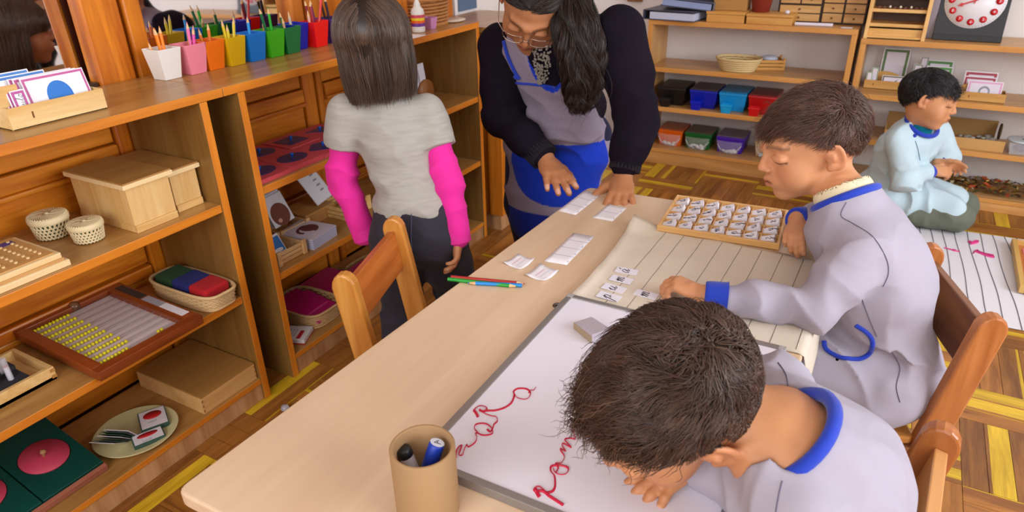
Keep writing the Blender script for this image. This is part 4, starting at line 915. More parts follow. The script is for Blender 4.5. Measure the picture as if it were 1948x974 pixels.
# ---------------------------------------------------------------- teacher
def teacher():
    sk = 'b87c54'; sc = 1.13; Hc = a3(1016, 2, y=1.60); M = frame(Hc, cdir(-.20, -.97, .20), cdir(.06, .20, .95), sc)
    nb = Hc+Vt(.035, .085, -.055)
    Rs, Ls = a3(950, 90, y=1.70), a3(1178, 62, y=1.66)     # her right is at the picture's left
    Re, Rw = a3(958, 222, y=1.63), a3(1037, 300, z=.566); Le, Lw = a3(1212, 222, y=1.63), a3(1187, 326, z=.566)
    chest = a3(1055, 130, y=1.72); waist = a3(1060, 230, y=1.74); hip = Vt(-.85, 1.80, .60)
    s = S(); head(s, M, sc, adult=True); s.cone(M[:3, :3]@Vt(0, -.022, -.045)+Hc, nb, .046, .048, .02); s.cone(nb, (Rs+Ls)/2, .05, .06, .04)
    lat, fr, up = torso(s, hip, waist, chest, Ls, Rs, w=.125, d=.080, hipw=.135, hipd=.10)
    limb(s, [Ls, Le, Lw], [.046, .036, .024]); limb(s, [Rs, Re, Rw], [.046, .036, .024]); tips = []
    hand(s, Rw+Vt(0, 0, -.008), a3(1106, 398, z=.518)-Rw, Vt(.1, 0, -1), 1, sc=1.25, length=1.12, curl=(.10, .14, .16, .18), spread=.22, thumb=(.5, .2), tips=tips)
    hand(s, Lw+Vt(0, 0, -.014), a3(1178, 385, z=.530)-Lw, Vt(0, .1, -1), -1, sc=1.22, length=1.12, curl=(.10, .12, .14, .18), spread=.26, thumb=(.95, .25), tips=tips)
    legs = [(Vt(-.93, 1.80, .55), Vt(-.95, 1.78, .33), Vt(-.95, 1.86, .05)), (Vt(-.78, 1.83, .55), Vt(-.80, 1.80, .33), Vt(-.80, 1.90, .05))]
    for L_ in legs: limb(s, L_, [.075, .052, .034]); shoe(s, L_[2], (0, -1, 0))
    hl = lambda L: (L[:, 2] > .062-.9*np.clip(.045-L[:, 1], 0, .12)-.9*np.abs(L[:, 0])**1.5)*1.
    b = body_mesh('person', s, .0034, lambda V: nail_cols(V, head_cols(V, M, sc, sk, eyes='down', cheek='b46c4a', brow='1c120e', lip='8e4438', hair='1a1110', hairline=hl), tips, sk), (-.85, 1.80, 0),
        'woman with glasses and long dark hair leaning over the far table end')
    q = Vector(b.location); lo = A(b.location)
    # black knitted cardigan
    s = S(); torso(s, hip+Vt(0, 0, .04), waist, chest, Ls, Rs, g=.010, w=.125, d=.080, hipw=.135, hipd=.10)
    s.cone(nb+Vt(.0, .02, -.01), (Rs+Ls)/2, .062, .075, k=.04)
    limb(s, [Ls, (Ls+Le)/2, Le, (Le+Lw)/2, Lw+nrm(Le-Lw)*.02], [.060, .054, .049, .044, .032], .004, .03); limb(s, [Rs, (Rs+Re)/2, Re, (Re+Rw)/2, Rw+nrm(Re-Rw)*.02], [.060, .054, .049, .044, .032], .004, .03)
    s.ell(M[:3, 3]+M[:3, :3]@Vt(0, .03, -.10), (.05, .06, .05), k=.01, op=1)
    KN = '1a141f'
    fo = lambda P: folds(P, Re, Rs-Re, .006, 70, .10, 1)+folds(P, Le, Ls-Le, .006, 70, .10, 2)+cloth_noise(P, .004, (8, 8, 8), 3)
    cloth('cardigan', s, .0042, lambda V: pcol(V, KN, .15), b, fo, mat=KNITM)
    KB = plain(KN, .95, bump=1, bscale=350)
    for w_, e_, nm in ((Lw, Le, 0), (Rw, Re, 1)):
        d = nrm(e_-w_); B().tube([Vector(w_+d*t)-q for t in (.002, .006, .03, .055, .06)], .0375, 32).build('cuff', KB, b)
        u_ = nrm(np.cross(d, Vt(0, 0, 1))); v_ = np.cross(d, u_); cb = B()
        for i in range(26):
            a = 2*PI*i/26; o_ = (u_*math.cos(a)+v_*math.sin(a))*.0375; cb.tube([Vector(w_+d*t+o_)-q for t in (.003, .03, .058)], .0030, 5)
        for r_ in (.062, .078, .094):
            R_ = .0395+(r_-.062)*.10
            for i in range(16):
                a = 2*PI*(i+.5*((r_ > .07) and (r_ < .09)))/16; p = w_+d*r_+(u_*math.cos(a)+v_*math.sin(a))*R_; cb.ball(Vector(p)-q, .0062, n=8)
        k_ = cb.build('cuff_ribbing', KB, b); k_['kind'] = 'stuff'
    # apron
    def infront(P): return (P-chest)@fr
    s = S(); torso(s, hip-Vt(0, 0, .04), waist, chest, Ls, Rs, g=.019, w=.125, d=.082, hipw=.15, hipd=.12)
    s.ell(Vt(-.86, 1.80, .46), (.150, .115, .14), k=.06); s.ell(Vt(-.87, 1.80, .33), (.155, .12, .16), k=.06)
    latc = nrm(Ls-Rs); cl_ = (Rs+Ls)/2
    # arm holes and neckline are cut from the bib
    s.ell(Rs+latc*-.035+fr*.05-up*.02, (.085, .11, .15), np.stack([latc, fr, up], 1), k=.012, op=1); s.ell(Ls-latc*-.035+fr*.05-up*.02, (.085, .11, .15), np.stack([latc, fr, up], 1), k=.012, op=1)
    s.ell(cl_+fr*.07+up*.03+latc*-.012, (.045, .12, .125), np.stack([latc, fr, up], 1), k=.010, op=1)
    s.plane(hip-Vt(0, 0, .42), (0, 0, -1), hip-Vt(0, 0, .6), .3)
    fo = lambda P: folds(P, waist+fr*.05, Vt(.1, 0, 1), .0075, 62, .12, 1)+folds(P, waist-Vt(-.06, 0, .05), Vt(.3, 0, 1), .006, 80, .10, 2)+folds(P, chest+fr*.06, Vt(.8, 0, .7), .003, 60, .1, 4)+cloth_noise(P, .0038, (7, 7, 9), 3)
    def acol(V):
        C = pcol(V, '8f8394', .04); e_ = ((V[:, 0]+.800)/.150)**2+((V[:, 2]-.485)/.110)**2
        C[(V[:, 1] < 1.80) & (e_ < 1) & (V[:, 2] < .575-.10*(V[:, 0]+.80)**2*10)] = L3('1436b4'); C[(V[:, 2] < .345)] = L3('16288c')
        Rm = np.stack([latc, fr, up], 1)
        for cc_, rr_ in ((Rs+latc*-.035+fr*.05-up*.02, (.085, .11, .15)), (Ls-latc*-.035+fr*.05-up*.02, (.085, .11, .15)), (cl_+fr*.07+up*.03+latc*-.012, (.045, .12, .125))):
            q_ = (V-cc_)@Rm; k0 = np.linalg.norm(q_/A(rr_), axis=1); k1 = np.linalg.norm(q_/A(rr_)**2, axis=1)+1e-9
            C[np.abs(k0*(k0-1)/k1) < .0085] = L3('1438b4')
        return C
    ap = cloth('apron', s, .0038, acol, b, fo)
    trim(ap, 'piping', [(960, 80), (967, 105), (979, 132), (990, 150)], .0050, BLUE, b, off=.004)
    trim(ap, 'piping', [(973, 153), (985, 158), (1010, 160), (1035, 163), (1058, 168)], .0036, BLUE, b)
    trim(ap, 'piping', [(1130, 140), (1140, 138), (1150, 135)], .0032, BLUE, b)
    p = snap(ap, [(984, 146)])
    if p: B().ball(p[0]-q, .0105, sc=(1, 1, .7), n=16).build('button', BLUE, b)
    # grey shirt front in the neckline
    nb_ = B(); rgn = np.random.RandomState(2)
    for k in range(150):
        t_, v_ = rgn.uniform(-1, 1), rgn.uniform(-1, 1); w_ = .027*(1-.45*(v_ < 0)*abs(v_)); p_ = cl_+fr*(.086-.012*t_*t_)-up*(.035-.050*v_)+latc*(t_*w_); nb_.ball(Vector(p_)-q, .0036, n=6)
    nb_.build('beaded_collar', plain('8c867c', .45, var=.4), b)['kind'] = 'stuff'
    # glasses
    def hp(x, y, z): return Vector(M[:3, :3]@Vt(x, y, z)+Hc)-q
    GF = plain('b8a49a', .2, metal=.9); g = B(); lens = B()
    for sg in (-1, 1):
        pts = [hp(sg*(.029+.0235*math.copysign(abs(math.cos(t))**.55, math.cos(t))), .0965-.010*abs(math.cos(t)*(1 if math.cos(t) > 0 else .2)), -.004+.0145*math.copysign(abs(math.sin(t))**.6, math.sin(t))) for t in [2*PI*k/28 for k in range(28)]]
        g.tube(pts, .0011, 6, closed=True); lens.add(pts, [tuple(range(28))], smooth=False)
        g.tube([hp(sg*.052, .087, .004), hp(sg*.066, .070, .006), hp(sg*.074, .02, .006), hp(sg*.076, -.006, .004)], .0013, 6, flat=1)
    g.tube([hp(-.006, .097, .0), hp(0, .101, .003), hp(.006, .097, .0)], .001, 6)
    g.build('glasses_frame', GF, b)
    gm, nt, bs_ = newmat('lens'); mx = nd(nt, 'ShaderNodeMixShader'); tr_ = nd(nt, 'ShaderNodeBsdfTransparent'); gl = nd(nt, 'ShaderNodeBsdfGlossy'); gl.inputs['Roughness'].default_value = .02; mx.inputs[0].default_value = .07
    nt.links.new(tr_.outputs[0], mx.inputs[1]); nt.links.new(gl.outputs[0], mx.inputs[2]); nt.links.new(mx.outputs[0], nt.nodes['Material Output'].inputs[0]); lens.build('lens', gm, b)
    # earring
    GO = plain('c8b480', .25, metal=1); er = B(); e0 = hp(-.078, -.004, -.028) if (M[:3, 0]@A(CR)) < 0 else hp(.078, -.004, -.028)
    for i in range(7): er.ball(e0+Vector((0, 0, -.006-.0062*i)), (.003, .0028, .0036, .003, .0038, .003, .0022)[i], n=8)
    er.build('earring', GO, b)
    # hair: combed back on the head
    mask = lambda P, rg: np.where(P[:, 2] > .060-.9*np.clip(.045-P[:, 1], 0, .13)-.9*np.abs(P[:, 0])**1.5+.004*rg.rand(len(P)), 1, 0)
    sgn = -1 if (M[:3, 0]@A(CR)) < 0 else 1
    def comb(P, t):
        c = np.zeros_like(P); c[:, 1] = -.9; c[:, 0] = np.sign(P[:, 0])*.45+.3*sgn*(P[:, 1] < -.02); c[:, 2] = -.35; return c
    s1 = strands(M, sc, 6500, mask, comb, lambda P, rg: .075+0*P[:, 0], lift=.05, off=.008, clump=.25, jit=.06, seed=21, w=.0007, segs=8, cols=('0e0908', '3a2a22'))
    # long wavy lock falling over her left shoulder
    rg = np.random.RandomState(31); n = 4200; K = 26
    key = [a3(1072, -60, y=1.64), a3(1085, -10, y=1.60), a3(1098, 50, y=1.575), a3(1104, 105, y=1.565), a3(1112, 155, y=1.57), a3(1106, 195, y=1.575), a3(1102, 218, y=1.58)]
    key = [Vector(k_) for k_ in key]; wid = [.030, .042, .055, .056, .046, .032, .008]
    def cr(ar, t):
        x = t*(len(ar)-1); i = min(int(x), len(ar)-2); f_ = x-i; f_ = f_*f_*(3-2*f_) if not isinstance(ar[0], Vector) else f_; return ar[i]*(1-f_)+ar[i+1]*f_
    rr = np.sqrt(rg.rand(n)); th = rg.rand(n)*2*PI; grp = (th*3).astype(int)+7*(rr*3).astype(int); tmax = .72+.28*rg.rand(n)
    P3 = np.zeros((n, K, 3)); R_, T_ = A(CR), -A(CW)
    for k in range(K):
        tt = k/(K-1)*tmax
        c = A([list(cr(key, t)) for t in np.unique(np.round(tt, 2))]); un = np.unique(np.round(tt, 2)); ci = np.searchsorted(un, np.round(tt, 2)); c = c[ci]; wd_ = A([cr(wid, t) for t in un])[ci]
        wave = np.sin(tt*17+grp*1.3)*.0125*(.3+tt); wav2 = np.cos(tt*14+grp*2.1)*.010*(.3+tt)
        P3[:, k] = c+R_*((rr*np.cos(th)*wd_)+wave)[:, None]+T_*((rr*np.sin(th)*wd_*.55)+wav2)[:, None]
    P3 += rg.normal(size=(n, 1, 3))*.0015
    s2 = tubes(P3, np.eye(4), .00085, rg, ('0c0706', '4a2c20'))
    # fly-away strands
    m2 = 120; F3 = P3[:m2].copy(); F3 += (np.linspace(0, 1, K)[None, :, None]**1.5)*rg.normal(size=(m2, 1, 3))*.028; s3 = tubes(F3, np.eye(4), .00045, rg, ('1a120e', '5a4234'))
    V1, F1, C1 = cat([s1, s2, s3]); npmesh('hair', V1-lo, F1, HAIRM, b, C1)
    s = S()
    for L_ in legs: limb(s, L_, [.08, .06, .045], .006)
    cloth('trousers', s, .007, '1a1c3a', b)
    s = S()
    for L_ in legs: shoe(s, L_[2]-Vt(0, 0, .01), (0, -1, 0), .006)
    cloth('shoes', s, .007, '201c20', b)
teacher()
p1 = at(745, 418, z=.555); p2 = at(655, 520, z=.555)
mid = (p1+p2)/2; d = (p1-p2); ang = math.atan2(d.y, d.x)
# the post tops sit at local y = .166
def place_chair(label, w1, w2, pa, pb):
    """pa, pb: tops of left and right post (seen from the seat looking to the back)"""
    d = pb-pa; a = math.atan2(d.y, d.x); m = (pa+pb)/2; n = Vector((-math.sin(a), math.cos(a), 0))
    o = m-n*.168; return chair(label, w1, w2, (o.x, o.y, 0), a)
print('chair1', p1, p2, (p1-p2).length)
q1 = at(1890, 600, z=.555); q2 = at(1777, 470, z=.555); print('chair2', q1, q2, (q1-q2).length)
s1 = at(1800, 812, z=.555); print('chair3', s1)
place_chair('honey-coloured wooden chair pushed in at the left side of the table', CW1, CW2, p2, p1)
place_chair('reddish wooden chair with empty back rail under the boy at the letter tray', CR1, CR2, q2, q1)
s2 = s1+Vector((-.02, -.27, 0))
place_chair('reddish wooden chair at bottom right behind the boy bent over the whiteboard', CR1, wood('c88a50', 'd89e62', 0, .8, .3, .03), s1, s2)
# ================================================================ helpers for small things
def T(name, loc, label, cat, rz=0, group=None, rot=None): return empty(name, loc, label, cat, group, rz, rot=rot)
def bx(p, name, m, x0, x1, y0, y1, z0, z1, bev=.0008, label=None): return B().box(x0, x1, y0, y1, z0, z1).build(name, m, p, bev=bev, label=label)
def one(name, b, m, loc, label, cat, rz=0, group=None, bev=0, rot=None): return tag(b.build(name, m, None, loc, bev=bev, rz=rz, rot=rot), label, cat, group)
PINE = wood('d8a862', 'ecc888', 1, 1.2, .5, .04); PINEX = wood('d8a862', 'ecc888', 0, 1.2, .5, .04); PINED = wood('b98544', 'd4a468', 1, 1.2, .5, .04)
WHITEP = plain('eeeaf0', .6); PAPER = plain('f2f0f4', .7); INK = plain('1c1a28', .6)
GL = {  # joined-up handwriting strokes, x-height 1
 'a': [[(.8, .85), (.5, 1), (.18, .78), (.1, .35), (.3, .03), (.55, .2), (.78, .85), (.74, .3), (.85, .02), (1.15, .4)]],
 'b': [[(0, .3), (.3, 1.2), (.4, 1.9), (.28, 2.), (.2, 1.2), (.2, .3), (.4, .02), (.7, .3), (.7, .85), (1.05, .8)]],
 'c': [[(.8, .8), (.55, 1), (.2, .7), (.15, .3), (.4, .02), (.7, .1), (1., .5)]],
 'd': [[(.75, .85), (.5, 1), (.18, .78), (.1, .35), (.3, .03), (.55, .2), (.8, 1.1), (.86, 1.9), (.74, .4), (.85, .02), (1.15, .4)]],
 'e': [[(0, .3), (.5, .5), (.7, .8), (.5, 1), (.25, .7), (.25, .25), (.5, .02), (.95, .4)]],
 'f': [[(0, .3), (.4, 1.2), (.5, 1.9), (.35, 1.9), (.3, .5), (.25, -.8), (.4, -.7), (.45, .0), (.9, .3)]],
 'g': [[(.75, .85), (.5, 1), (.18, .75), (.15, .35), (.35, .05), (.6, .3), (.78, .9), (.72, -.4), (.45, -.9), (.3, -.6), (.7, -.05), (1.1, .4)]],
 'h': [[(0, .3), (.35, 1.3), (.4, 1.95), (.25, 1.9), (.2, 0), (.3, .6), (.6, 1), (.75, .8), (.72, .1), (1.1, .3)]],
 'i': [[(0, .3), (.4, 1), (.36, .25), (.5, .02), (.85, .4)], [(.44, 1.4), (.48, 1.46)]],
 'j': [[(.1, .4), (.5, 1), (.45, -.3), (.25, -.9), (.1, -.6), (.8, .3)], [(.52, 1.4), (.56, 1.46)]],
 'k': [[(0, .3), (.35, 1.3), (.4, 1.95), (.25, 1.9), (.2, 0), (.3, .6), (.65, .95), (.6, .6), (.32, .5), (.7, .05), (1.1, .3)]],
 'l': [[(0, .3), (.45, 1.3), (.5, 1.95), (.33, 1.9), (.28, .4), (.45, .02), (.9, .4)]],
 'm': [[(0, .6), (.15, .98), (.2, 0), (.3, .7), (.48, 1), (.55, .7), (.55, 0), (.65, .7), (.85, 1), (.95, .7), (.95, .1), (1.3, .35)]],
 'n': [[(0, .6), (.15, .98), (.2, 0), (.32, .7), (.55, 1), (.68, .75), (.68, .1), (1.05, .35)]],
 'o': [[(.5, 1), (.18, .75), (.15, .3), (.4, .02), (.7, .3), (.7, .8), (.48, 1), (.6, .8), (1.05, .85)]],
 'p': [[(0, .4), (.3, 1.1), (.25, 0), (.2, -.95), (.26, .5), (.5, .98), (.75, .75), (.7, .2), (.45, .02), (1.05, .3)]],
 'q': [[(.75, .85), (.5, 1), (.18, .75), (.15, .3), (.35, .03), (.6, .3), (.78, .9), (.74, -.9), (.9, -.4), (1.1, .2)]],
 'r': [[(0, .3), (.3, 1.1), (.4, .95), (.65, .92), (.6, .3), (.7, .02), (1.05, .4)]],
 's': [[(0, .2), (.5, 1.05), (.6, .6), (.6, .2), (.35, .02), (.15, .15), (.6, .05), (1., .4)]],
 't': [[(0, .3), (.45, 1.6), (.4, .3), (.55, .02), (.95, .4)], [(.15, 1.15), (.7, 1.15)]],
 'u': [[(0, .5), (.2, 1), (.16, .3), (.35, .02), (.65, .4), (.74, 1), (.7, .25), (.85, .02), (1.15, .4)]],
 'v': [[(0, .6), (.15, 1), (.28, .5), (.4, .02), (.65, .5), (.7, 1), (1., .9)]],
 'x': [[(0, .8), (.2, 1), (.45, .5), (.7, .02), (1, .3)], [(.75, .95), (.2, .05)]],
 'y': [[(0, .5), (.2, 1), (.2, .3), (.4, .1), (.7, .6), (.76, 1), (.66, -.5), (.35, -.9), (.3, -.5), (1, .3)]],
 'z': [[(0, .8), (.3, 1), (.6, .85), (.3, .4), (.1, .05), (.45, .12), (.5, -.5), (.25, -.85), (.2, -.4), (.9, .3)]]}
GL['ñ'] = GL['n']+[[(.2, 1.3), (.35, 1.42), (.5, 1.3), (.7, 1.42)]]; GL['á'] = GL['a']+[[(.55, 1.25), (.8, 1.6)]]
def write(b, txt, org, ex, ey, h, r=.0006, sp=1.12, slant=.25, mi=0):
    """handwriting laid on a plane: org lower left, ex reading direction, ey up, h x-height"""
    org, ex, ey = Vector(org), Vector(ex).normalized(), Vector(ey).normalized(); x = 0; nz = ex.cross(ey)*r*.35
    for ch in txt:
        if ch == ' ': x += .8; continue
        w = max(p[0] for st in GL[ch] for p in st)
        for st in GL[ch]:
            pts = smoothline(st, 4) if len(st) > 2 else st
            b.tube([org+ex*((x+px+py*slant)*h)+ey*(py*h)+nz for px, py in pts], r, 5, mi, flat=.5)
        x += w*sp-.1
    return b
def card(w, h, border, face='f4f2f8', bw=.05, th=.0012, mat_back=None):
    """upright card in the xz plane facing -y, bottom centre at the origin; border and face as raised print"""
    b = B().box(-w/2, w/2, 0, th, 0, h, 0); e = -.0002; f = e*2
    m = min(w, h)*bw
    b.add([(-w/2+m*.5, e, m*.5), (w/2-m*.5, e, m*.5), (w/2-m*.5, e, h-m*.5), (-w/2+m*.5, e, h-m*.5)], [(0, 1, 2, 3)], 1)
    b.add([(-w/2+m*1.6, f, m*1.6), (w/2-m*1.6, f, m*1.6), (w/2-m*1.6, f, h-m*1.6), (-w/2+m*1.6, f, h-m*1.6)], [(0, 1, 2, 3)], 2)
    return b, [WHITEP, plain(border, .5), plain(face, .5)]
def disc(b, c, rx, rz, y, mi, n=28): return b.add([(c[0]+rx*math.cos(2*PI*k/n), y, c[1]+rz*math.sin(2*PI*k/n)) for k in range(n)], [tuple(range(n))], mi)
def pencil(p0, p1, col, r=.0036, label=None, group=None, tip=True):
    """pencil from its back end p0 to its point p1"""
    p0, p1 = Vector(p0), Vector(p1); d = p1-p0; L = d.length; q = d.to_track_quat('Z', 'Y').to_euler()
    root = B().cyl((0, 0, 0), (0, 0, L-.016), r, 6).build('pencil', plain(col, .35), None, p0, rot=q); tag(root, label, 'pencil', group)
    B().cyl((0, 0, L-.016), (0, 0, L-.004), r, 8, r1=r*.35).build('sharpened_wood', plain('e2b884', .6), root); B().cyl((0, 0, L-.004), (0, 0, L), r*.35, 6, r1=.0003).build('lead', plain(col, .5), root)
    return root
def wicker(loc, hx, hy, h, label, cat='basket', rz=0, flare=1.12, rows=9, c='d9b27a', n=44, r=.0022, sq=4., rim=True, group=None, base=True):
    root = T('wicker_basket', loc, label, cat, rz, group); W_ = plain(c, .65, var=.15); b = B()
    def ring(z, k=1., ph=0, amp=0, nn=None):
        nn = nn or n*2; out = []
        f = 1+(flare-1)*z/h
        for i in range(nn):
            t = 2*PI*i/nn; ct, st = math.cos(t), math.sin(t); s_ = (abs(ct)**sq+abs(st)**sq)**(-1/sq); o = amp*(1 if (i+ph) % 2 else -1)
            out.append(((hx*f*k+o)*ct*s_, (hy*f*k+o)*st*s_, z))
        return out
    for j in range(rows): b.tube(ring(h*(j+.5)/rows, 1, j % 2, r*.55, n), h/rows*.52, 5, closed=True)
    b.build('weave', W_, root)['kind'] = 'stuff'
    if rim:
        b = B().tube(ring(h, 1.01), r*1.9, 7, closed=True)
        if base: b.tube(ring(.003, 1.01), r*1.5, 7, closed=True)
        b.build('rim', W_, root)
    b = B(); o = ring(.0015, .98, nn=n); b.add(o, [tuple(range(n))]); lw = ring(.002, .96, nn=n)+ring(h*.96, .97, nn=n)
    b.add(lw, [(i, (i+1) % n, (i+1) % n+n, i+n) for i in range(n)]); b.build('lining', plain('8a6236', .9), root)
    return root
def crate(loc, hx, hy, h, label, rz=0, slats=3, m=None, group=None, th=.005, cat='tray', post=True):
    """small open tray of slats with corner posts"""
    m = m or PINE; root = T('slatted_tray', loc, label, cat, rz, group)
    bx(root, 'bottom', m, -hx+.001, hx-.001, -hy+.001, hy-.001, 0, .004, .0005); sh = h/slats*.78
    for i in range(slats):
        z = .001+h*i/slats
        for s_ in (-1, 1):
            bx(root, 'slat', m, s_*hx-(th if s_ > 0 else 0), s_*hx+(0 if s_ > 0 else th), -hy, hy, z, z+sh, .0006)
            bx(root, 'slat', m, -hx+th, hx-th, s_*hy-(th if s_ > 0 else 0), s_*hy+(0 if s_ > 0 else th), z, z+sh, .0006)
    if post:
        for sx in (-1, 1):
            for sy in (-1, 1): bx(root, 'corner_post', m, sx*(hx+.004)-.004, sx*(hx+.004)+.004, sy*(hy-.006)-.007, sy*(hy-.006)+.007, 0, h+.006, .0015)
    return root
def openbox(loc, hx, hy, h, label, m, cat='box', rz=0, th=.004, name='wooden_box', back=0, mark=False, group=None):
    """open box; the front (-y local) faces us; back adds height at the rear"""
    root = T(name, loc, label, cat, rz, group)
    bx(root, 'bottom', m, -hx, hx, -hy, hy, 0, th); bx(root, 'front_panel', m, -hx, hx, -hy, -hy+th, 0, h)
    bx(root, 'back_panel', m, -hx, hx, hy-th, hy, 0, h+back)
    for s_ in (-1, 1): bx(root, 'side_panel', m, s_*hx-(th if s_ > 0 else 0), s_*hx+(0 if s_ > 0 else th), -hy+th, hy-th, 0, h)
    if mark: bx(root, 'slot_mark', plain('7a4a1c', .8), -hx*.55-.0015, -hx*.55+.0015, -hy-.0004, -hy, h*.38, h*.68, 0)
    return root
# ================================================================ left bookcase, top
Z1 = .8163
# card box (its long front faces +x, into the room): local -y -> world +x
r = openbox((-1.405, .709, Z1), .090, .034, .040, 'pale plywood card box with shape cards on top of the left bookcase', wood('dcae68', 'efcf94', 0, 1, .5, .03), rz=PI/2, mark=True, th=.003)
bx(r, 'divider', wood('dcae68', 'efcf94', 0, 1, .5, .03), -.088, -.050, -.012, -.009, .003, .075)
for k, (yy, tilt, w, h, colr, off, lab) in enumerate([(.0, 14, .118, .078, 'c25f9a', .022, 'white card with pink border and large blue oval, foremost in the card box'),
        (.010, 16, .118, .078, 'c25f9a', .016, None), (.016, 18, .118, .079, 'c25f9a', .012, None), (.028, 18, .125, .083, '3f7cc4', -.035, 'blue-bordered card leaning behind the pink ones in the card box'),
        (.040, 20, .125, .088, '4a86cc', -.055, 'tallest blue-bordered card at the back of the card box')]):
    b, ms = card(w, h, colr)
    if k == 0: disc(b, (.0, .036), .024, .028, -.0006, 3); ms.append(plain('1c74cc', .45))
    if k == 4: disc(b, (.01, .030), .026, .018, -.0006, 3); ms.append(plain('2c66b0', .45))
    o = b.build('shape_card', ms, None, (-1.405+.018-yy, .709+off, Z1+.004), rot=(math.radians(-tilt), 0, PI/2))
    tag(o, lab or ('second pink-bordered card, directly behind the blue oval card in the box' if k == 1 else 'third pink-bordered card, rearmost of the pink ones in the card box'), 'card')
for k in range(3):
    b, ms = card(.026, .062, 'b8559a', bw=.16)
    if k == 0: ms.append(INK); write(b, 'angulo', (.006, -.0008, .012), (0, 0, 1), (-1, 0, 0), .0065, .0004, mi=3)
    o = b.build('title_card', ms, None, (-1.405+.026-k*.004, .709-.055-k*.004, Z1+.004), rot=(math.radians(-10), 0, PI/2))
    tag(o, ('narrow pink title card with handwriting at the left of the card box', 'narrow pink title card directly behind the written one', 'rearmost narrow pink title card in the card box')[k], 'card')
# coloured square pots with pencils
POTS = [('white', 'e9e4de', -1.489, 1.020), ('pink', 'ee8a9c', -1.484, 1.088), ('orange', 'ec7208', -1.484, 1.142), ('yellow', 'd8ae08', -1.478, 1.203), ('sky blue', '0a74d0', -1.475, 1.268),
        ('light green', '3ca80c', -1.470, 1.330), ('dark green', '0b6b34', -1.468, 1.388), ('deep blue', '0c1fa8', -1.490, 1.440), ('red', 'e8100c', -1.470, 1.500), ('purple', '442a78', -1.476, 1.572)]
PEN = dict(white=[(-.020, -.018, -.35, -.30, 'f08a1c', .075), (.004, .0, -.15, -.10, 'f28418', .105), (.010, .006, -.10, .10, 'f28418', .108), (-.004, .004, -.30, -.05, 'ef7f14', .105)],
    pink=[(.0, .010, -.1, .25, 'e86aa8', .108), (.008, .016, .0, .45, 'e048a8', .095), (-.004, .02, .1, .5, 'e260b4', .10), (-.01, .012, -.05, .3, 'd8c020', .10)],
    orange=[(-.006, -.01, -.2, -.1, 'd87820', .088), (.0, .016, .1, .1, 'e07828', .098)],
    yellow=[(-.008, .0, -.1, -.1, 'e0c81c', .10), (.004, .016, .1, .5, 'e0c81c', .105), (.0, .002, 0, .1, 'e2cc30', .088)],
    **{'sky blue': [(.0, .002, 0, .1, '2a9ae4', .10)], 'light green': [(-.012, -.014, -.2, .2, 'c08a50', .085), (.0, .0, .1, -.6, '1e6a40', .12), (.006, .016, .1, -.12, '2cae30', .115)],
       'dark green': [(.004, .0, -.1, -.2, 'c8a078', .085), (-.004, .004, -.1, -.3, '2a6a3a', .10)], 'deep blue': [(.0, -.01, -.1, -.1, 'd8c8b8', .092)],
       'red': [(-.005, -.01, -.2, -.2, '8a1c2c', .118), (.004, -.002, -.1, -.05, 'a02434', .115), (.004, .014, -.1, -.25, '5c1c54', .12), (.006, .010, .1, .85, 'd82a1c', .15), (-.008, -.018, 0, -.1, 'e8b0a0', .09)],
       'purple': [(.0, -.008, -.2, -.5, '3c2418', .12), (.006, .002, .0, -.35, '3c2a3c', .122), (.0, .01, -.1, -.3, '2a2030', .12)]})
for nm, c, x, y in POTS:
    x -= .022; y += .022
    b = B().frus((0, 0), (.0215, .0215), (.0300, .0300), 0, .070, inner=.0018); o = b.build('pencil_pot', plain(c, .42), None, (x, y, Z1), bev=.0012)
    tag(o, f'{nm} square tapered pencil pot in the row on the shelf top', 'pot')
    order = sorted(range(len(PEN[nm])), key=lambda q: PEN[nm][q][1]+PEN[nm][q][3]*.05); ORD = ('leftmost', 'second from the left', 'third from the left', 'fourth from the left', 'fifth from the left')
    for i, (dx, dy, lx, ly, pc, L) in enumerate(PEN[nm]):
        d = Vector((lx*.35, ly*.35, 1)).normalized(); p0 = Vector((x+dx*.55-d.x*.02, y+dy*.55-d.y*.02, Z1+.004)); lab = f'{ORD[order.index(i)]} pencil standing in the {nm} pot' if len(order) > 1 else f'only pencil standing in the {nm} pot'
        pencil(p0, p0+d*(L+.006), pc, .0038, lab, f'pencils in the {nm} pot')
# shelf under the top: two lidded boxes, two round baskets, the peg frame
def lidded(loc, hx, hy, h, label, rz=0):
    r = T('lidded_box', loc, label, 'box', rz)
    bx(r, 'base_strip', PINE, -hx-.003, hx+.003, -hy, hy, 0, .016, .001); bx(r, 'body', wood('d6a662', 'e8c486', 2, 1.2, .5, .03), -hx, hx, -hy, hy, .016, h-.013, .001)
    bx(r, 'lid_trim', wood('ecc88c', 'f4dcae', 1, 1, .5, .02), -hx-.008, hx+.008, -hy-.008, hy+.008, h-.013, h-.003, .001)
    bx(r, 'lid', wood('a8763c', 'b98a4c', 1, .8, .45, .02), -hx-.006, hx+.006, -hy-.006, hy+.006, h-.003, h, .0006)
    return r
lidded((-1.435, .817, .5603), .096, .050, .112, 'larger pine box with tan lid on the shelf above the basket of blocks', rz=0)
lidded((-1.455, .916, .5603), .096, .034, .100, 'second pine lidded box pushed behind the larger one at the right')
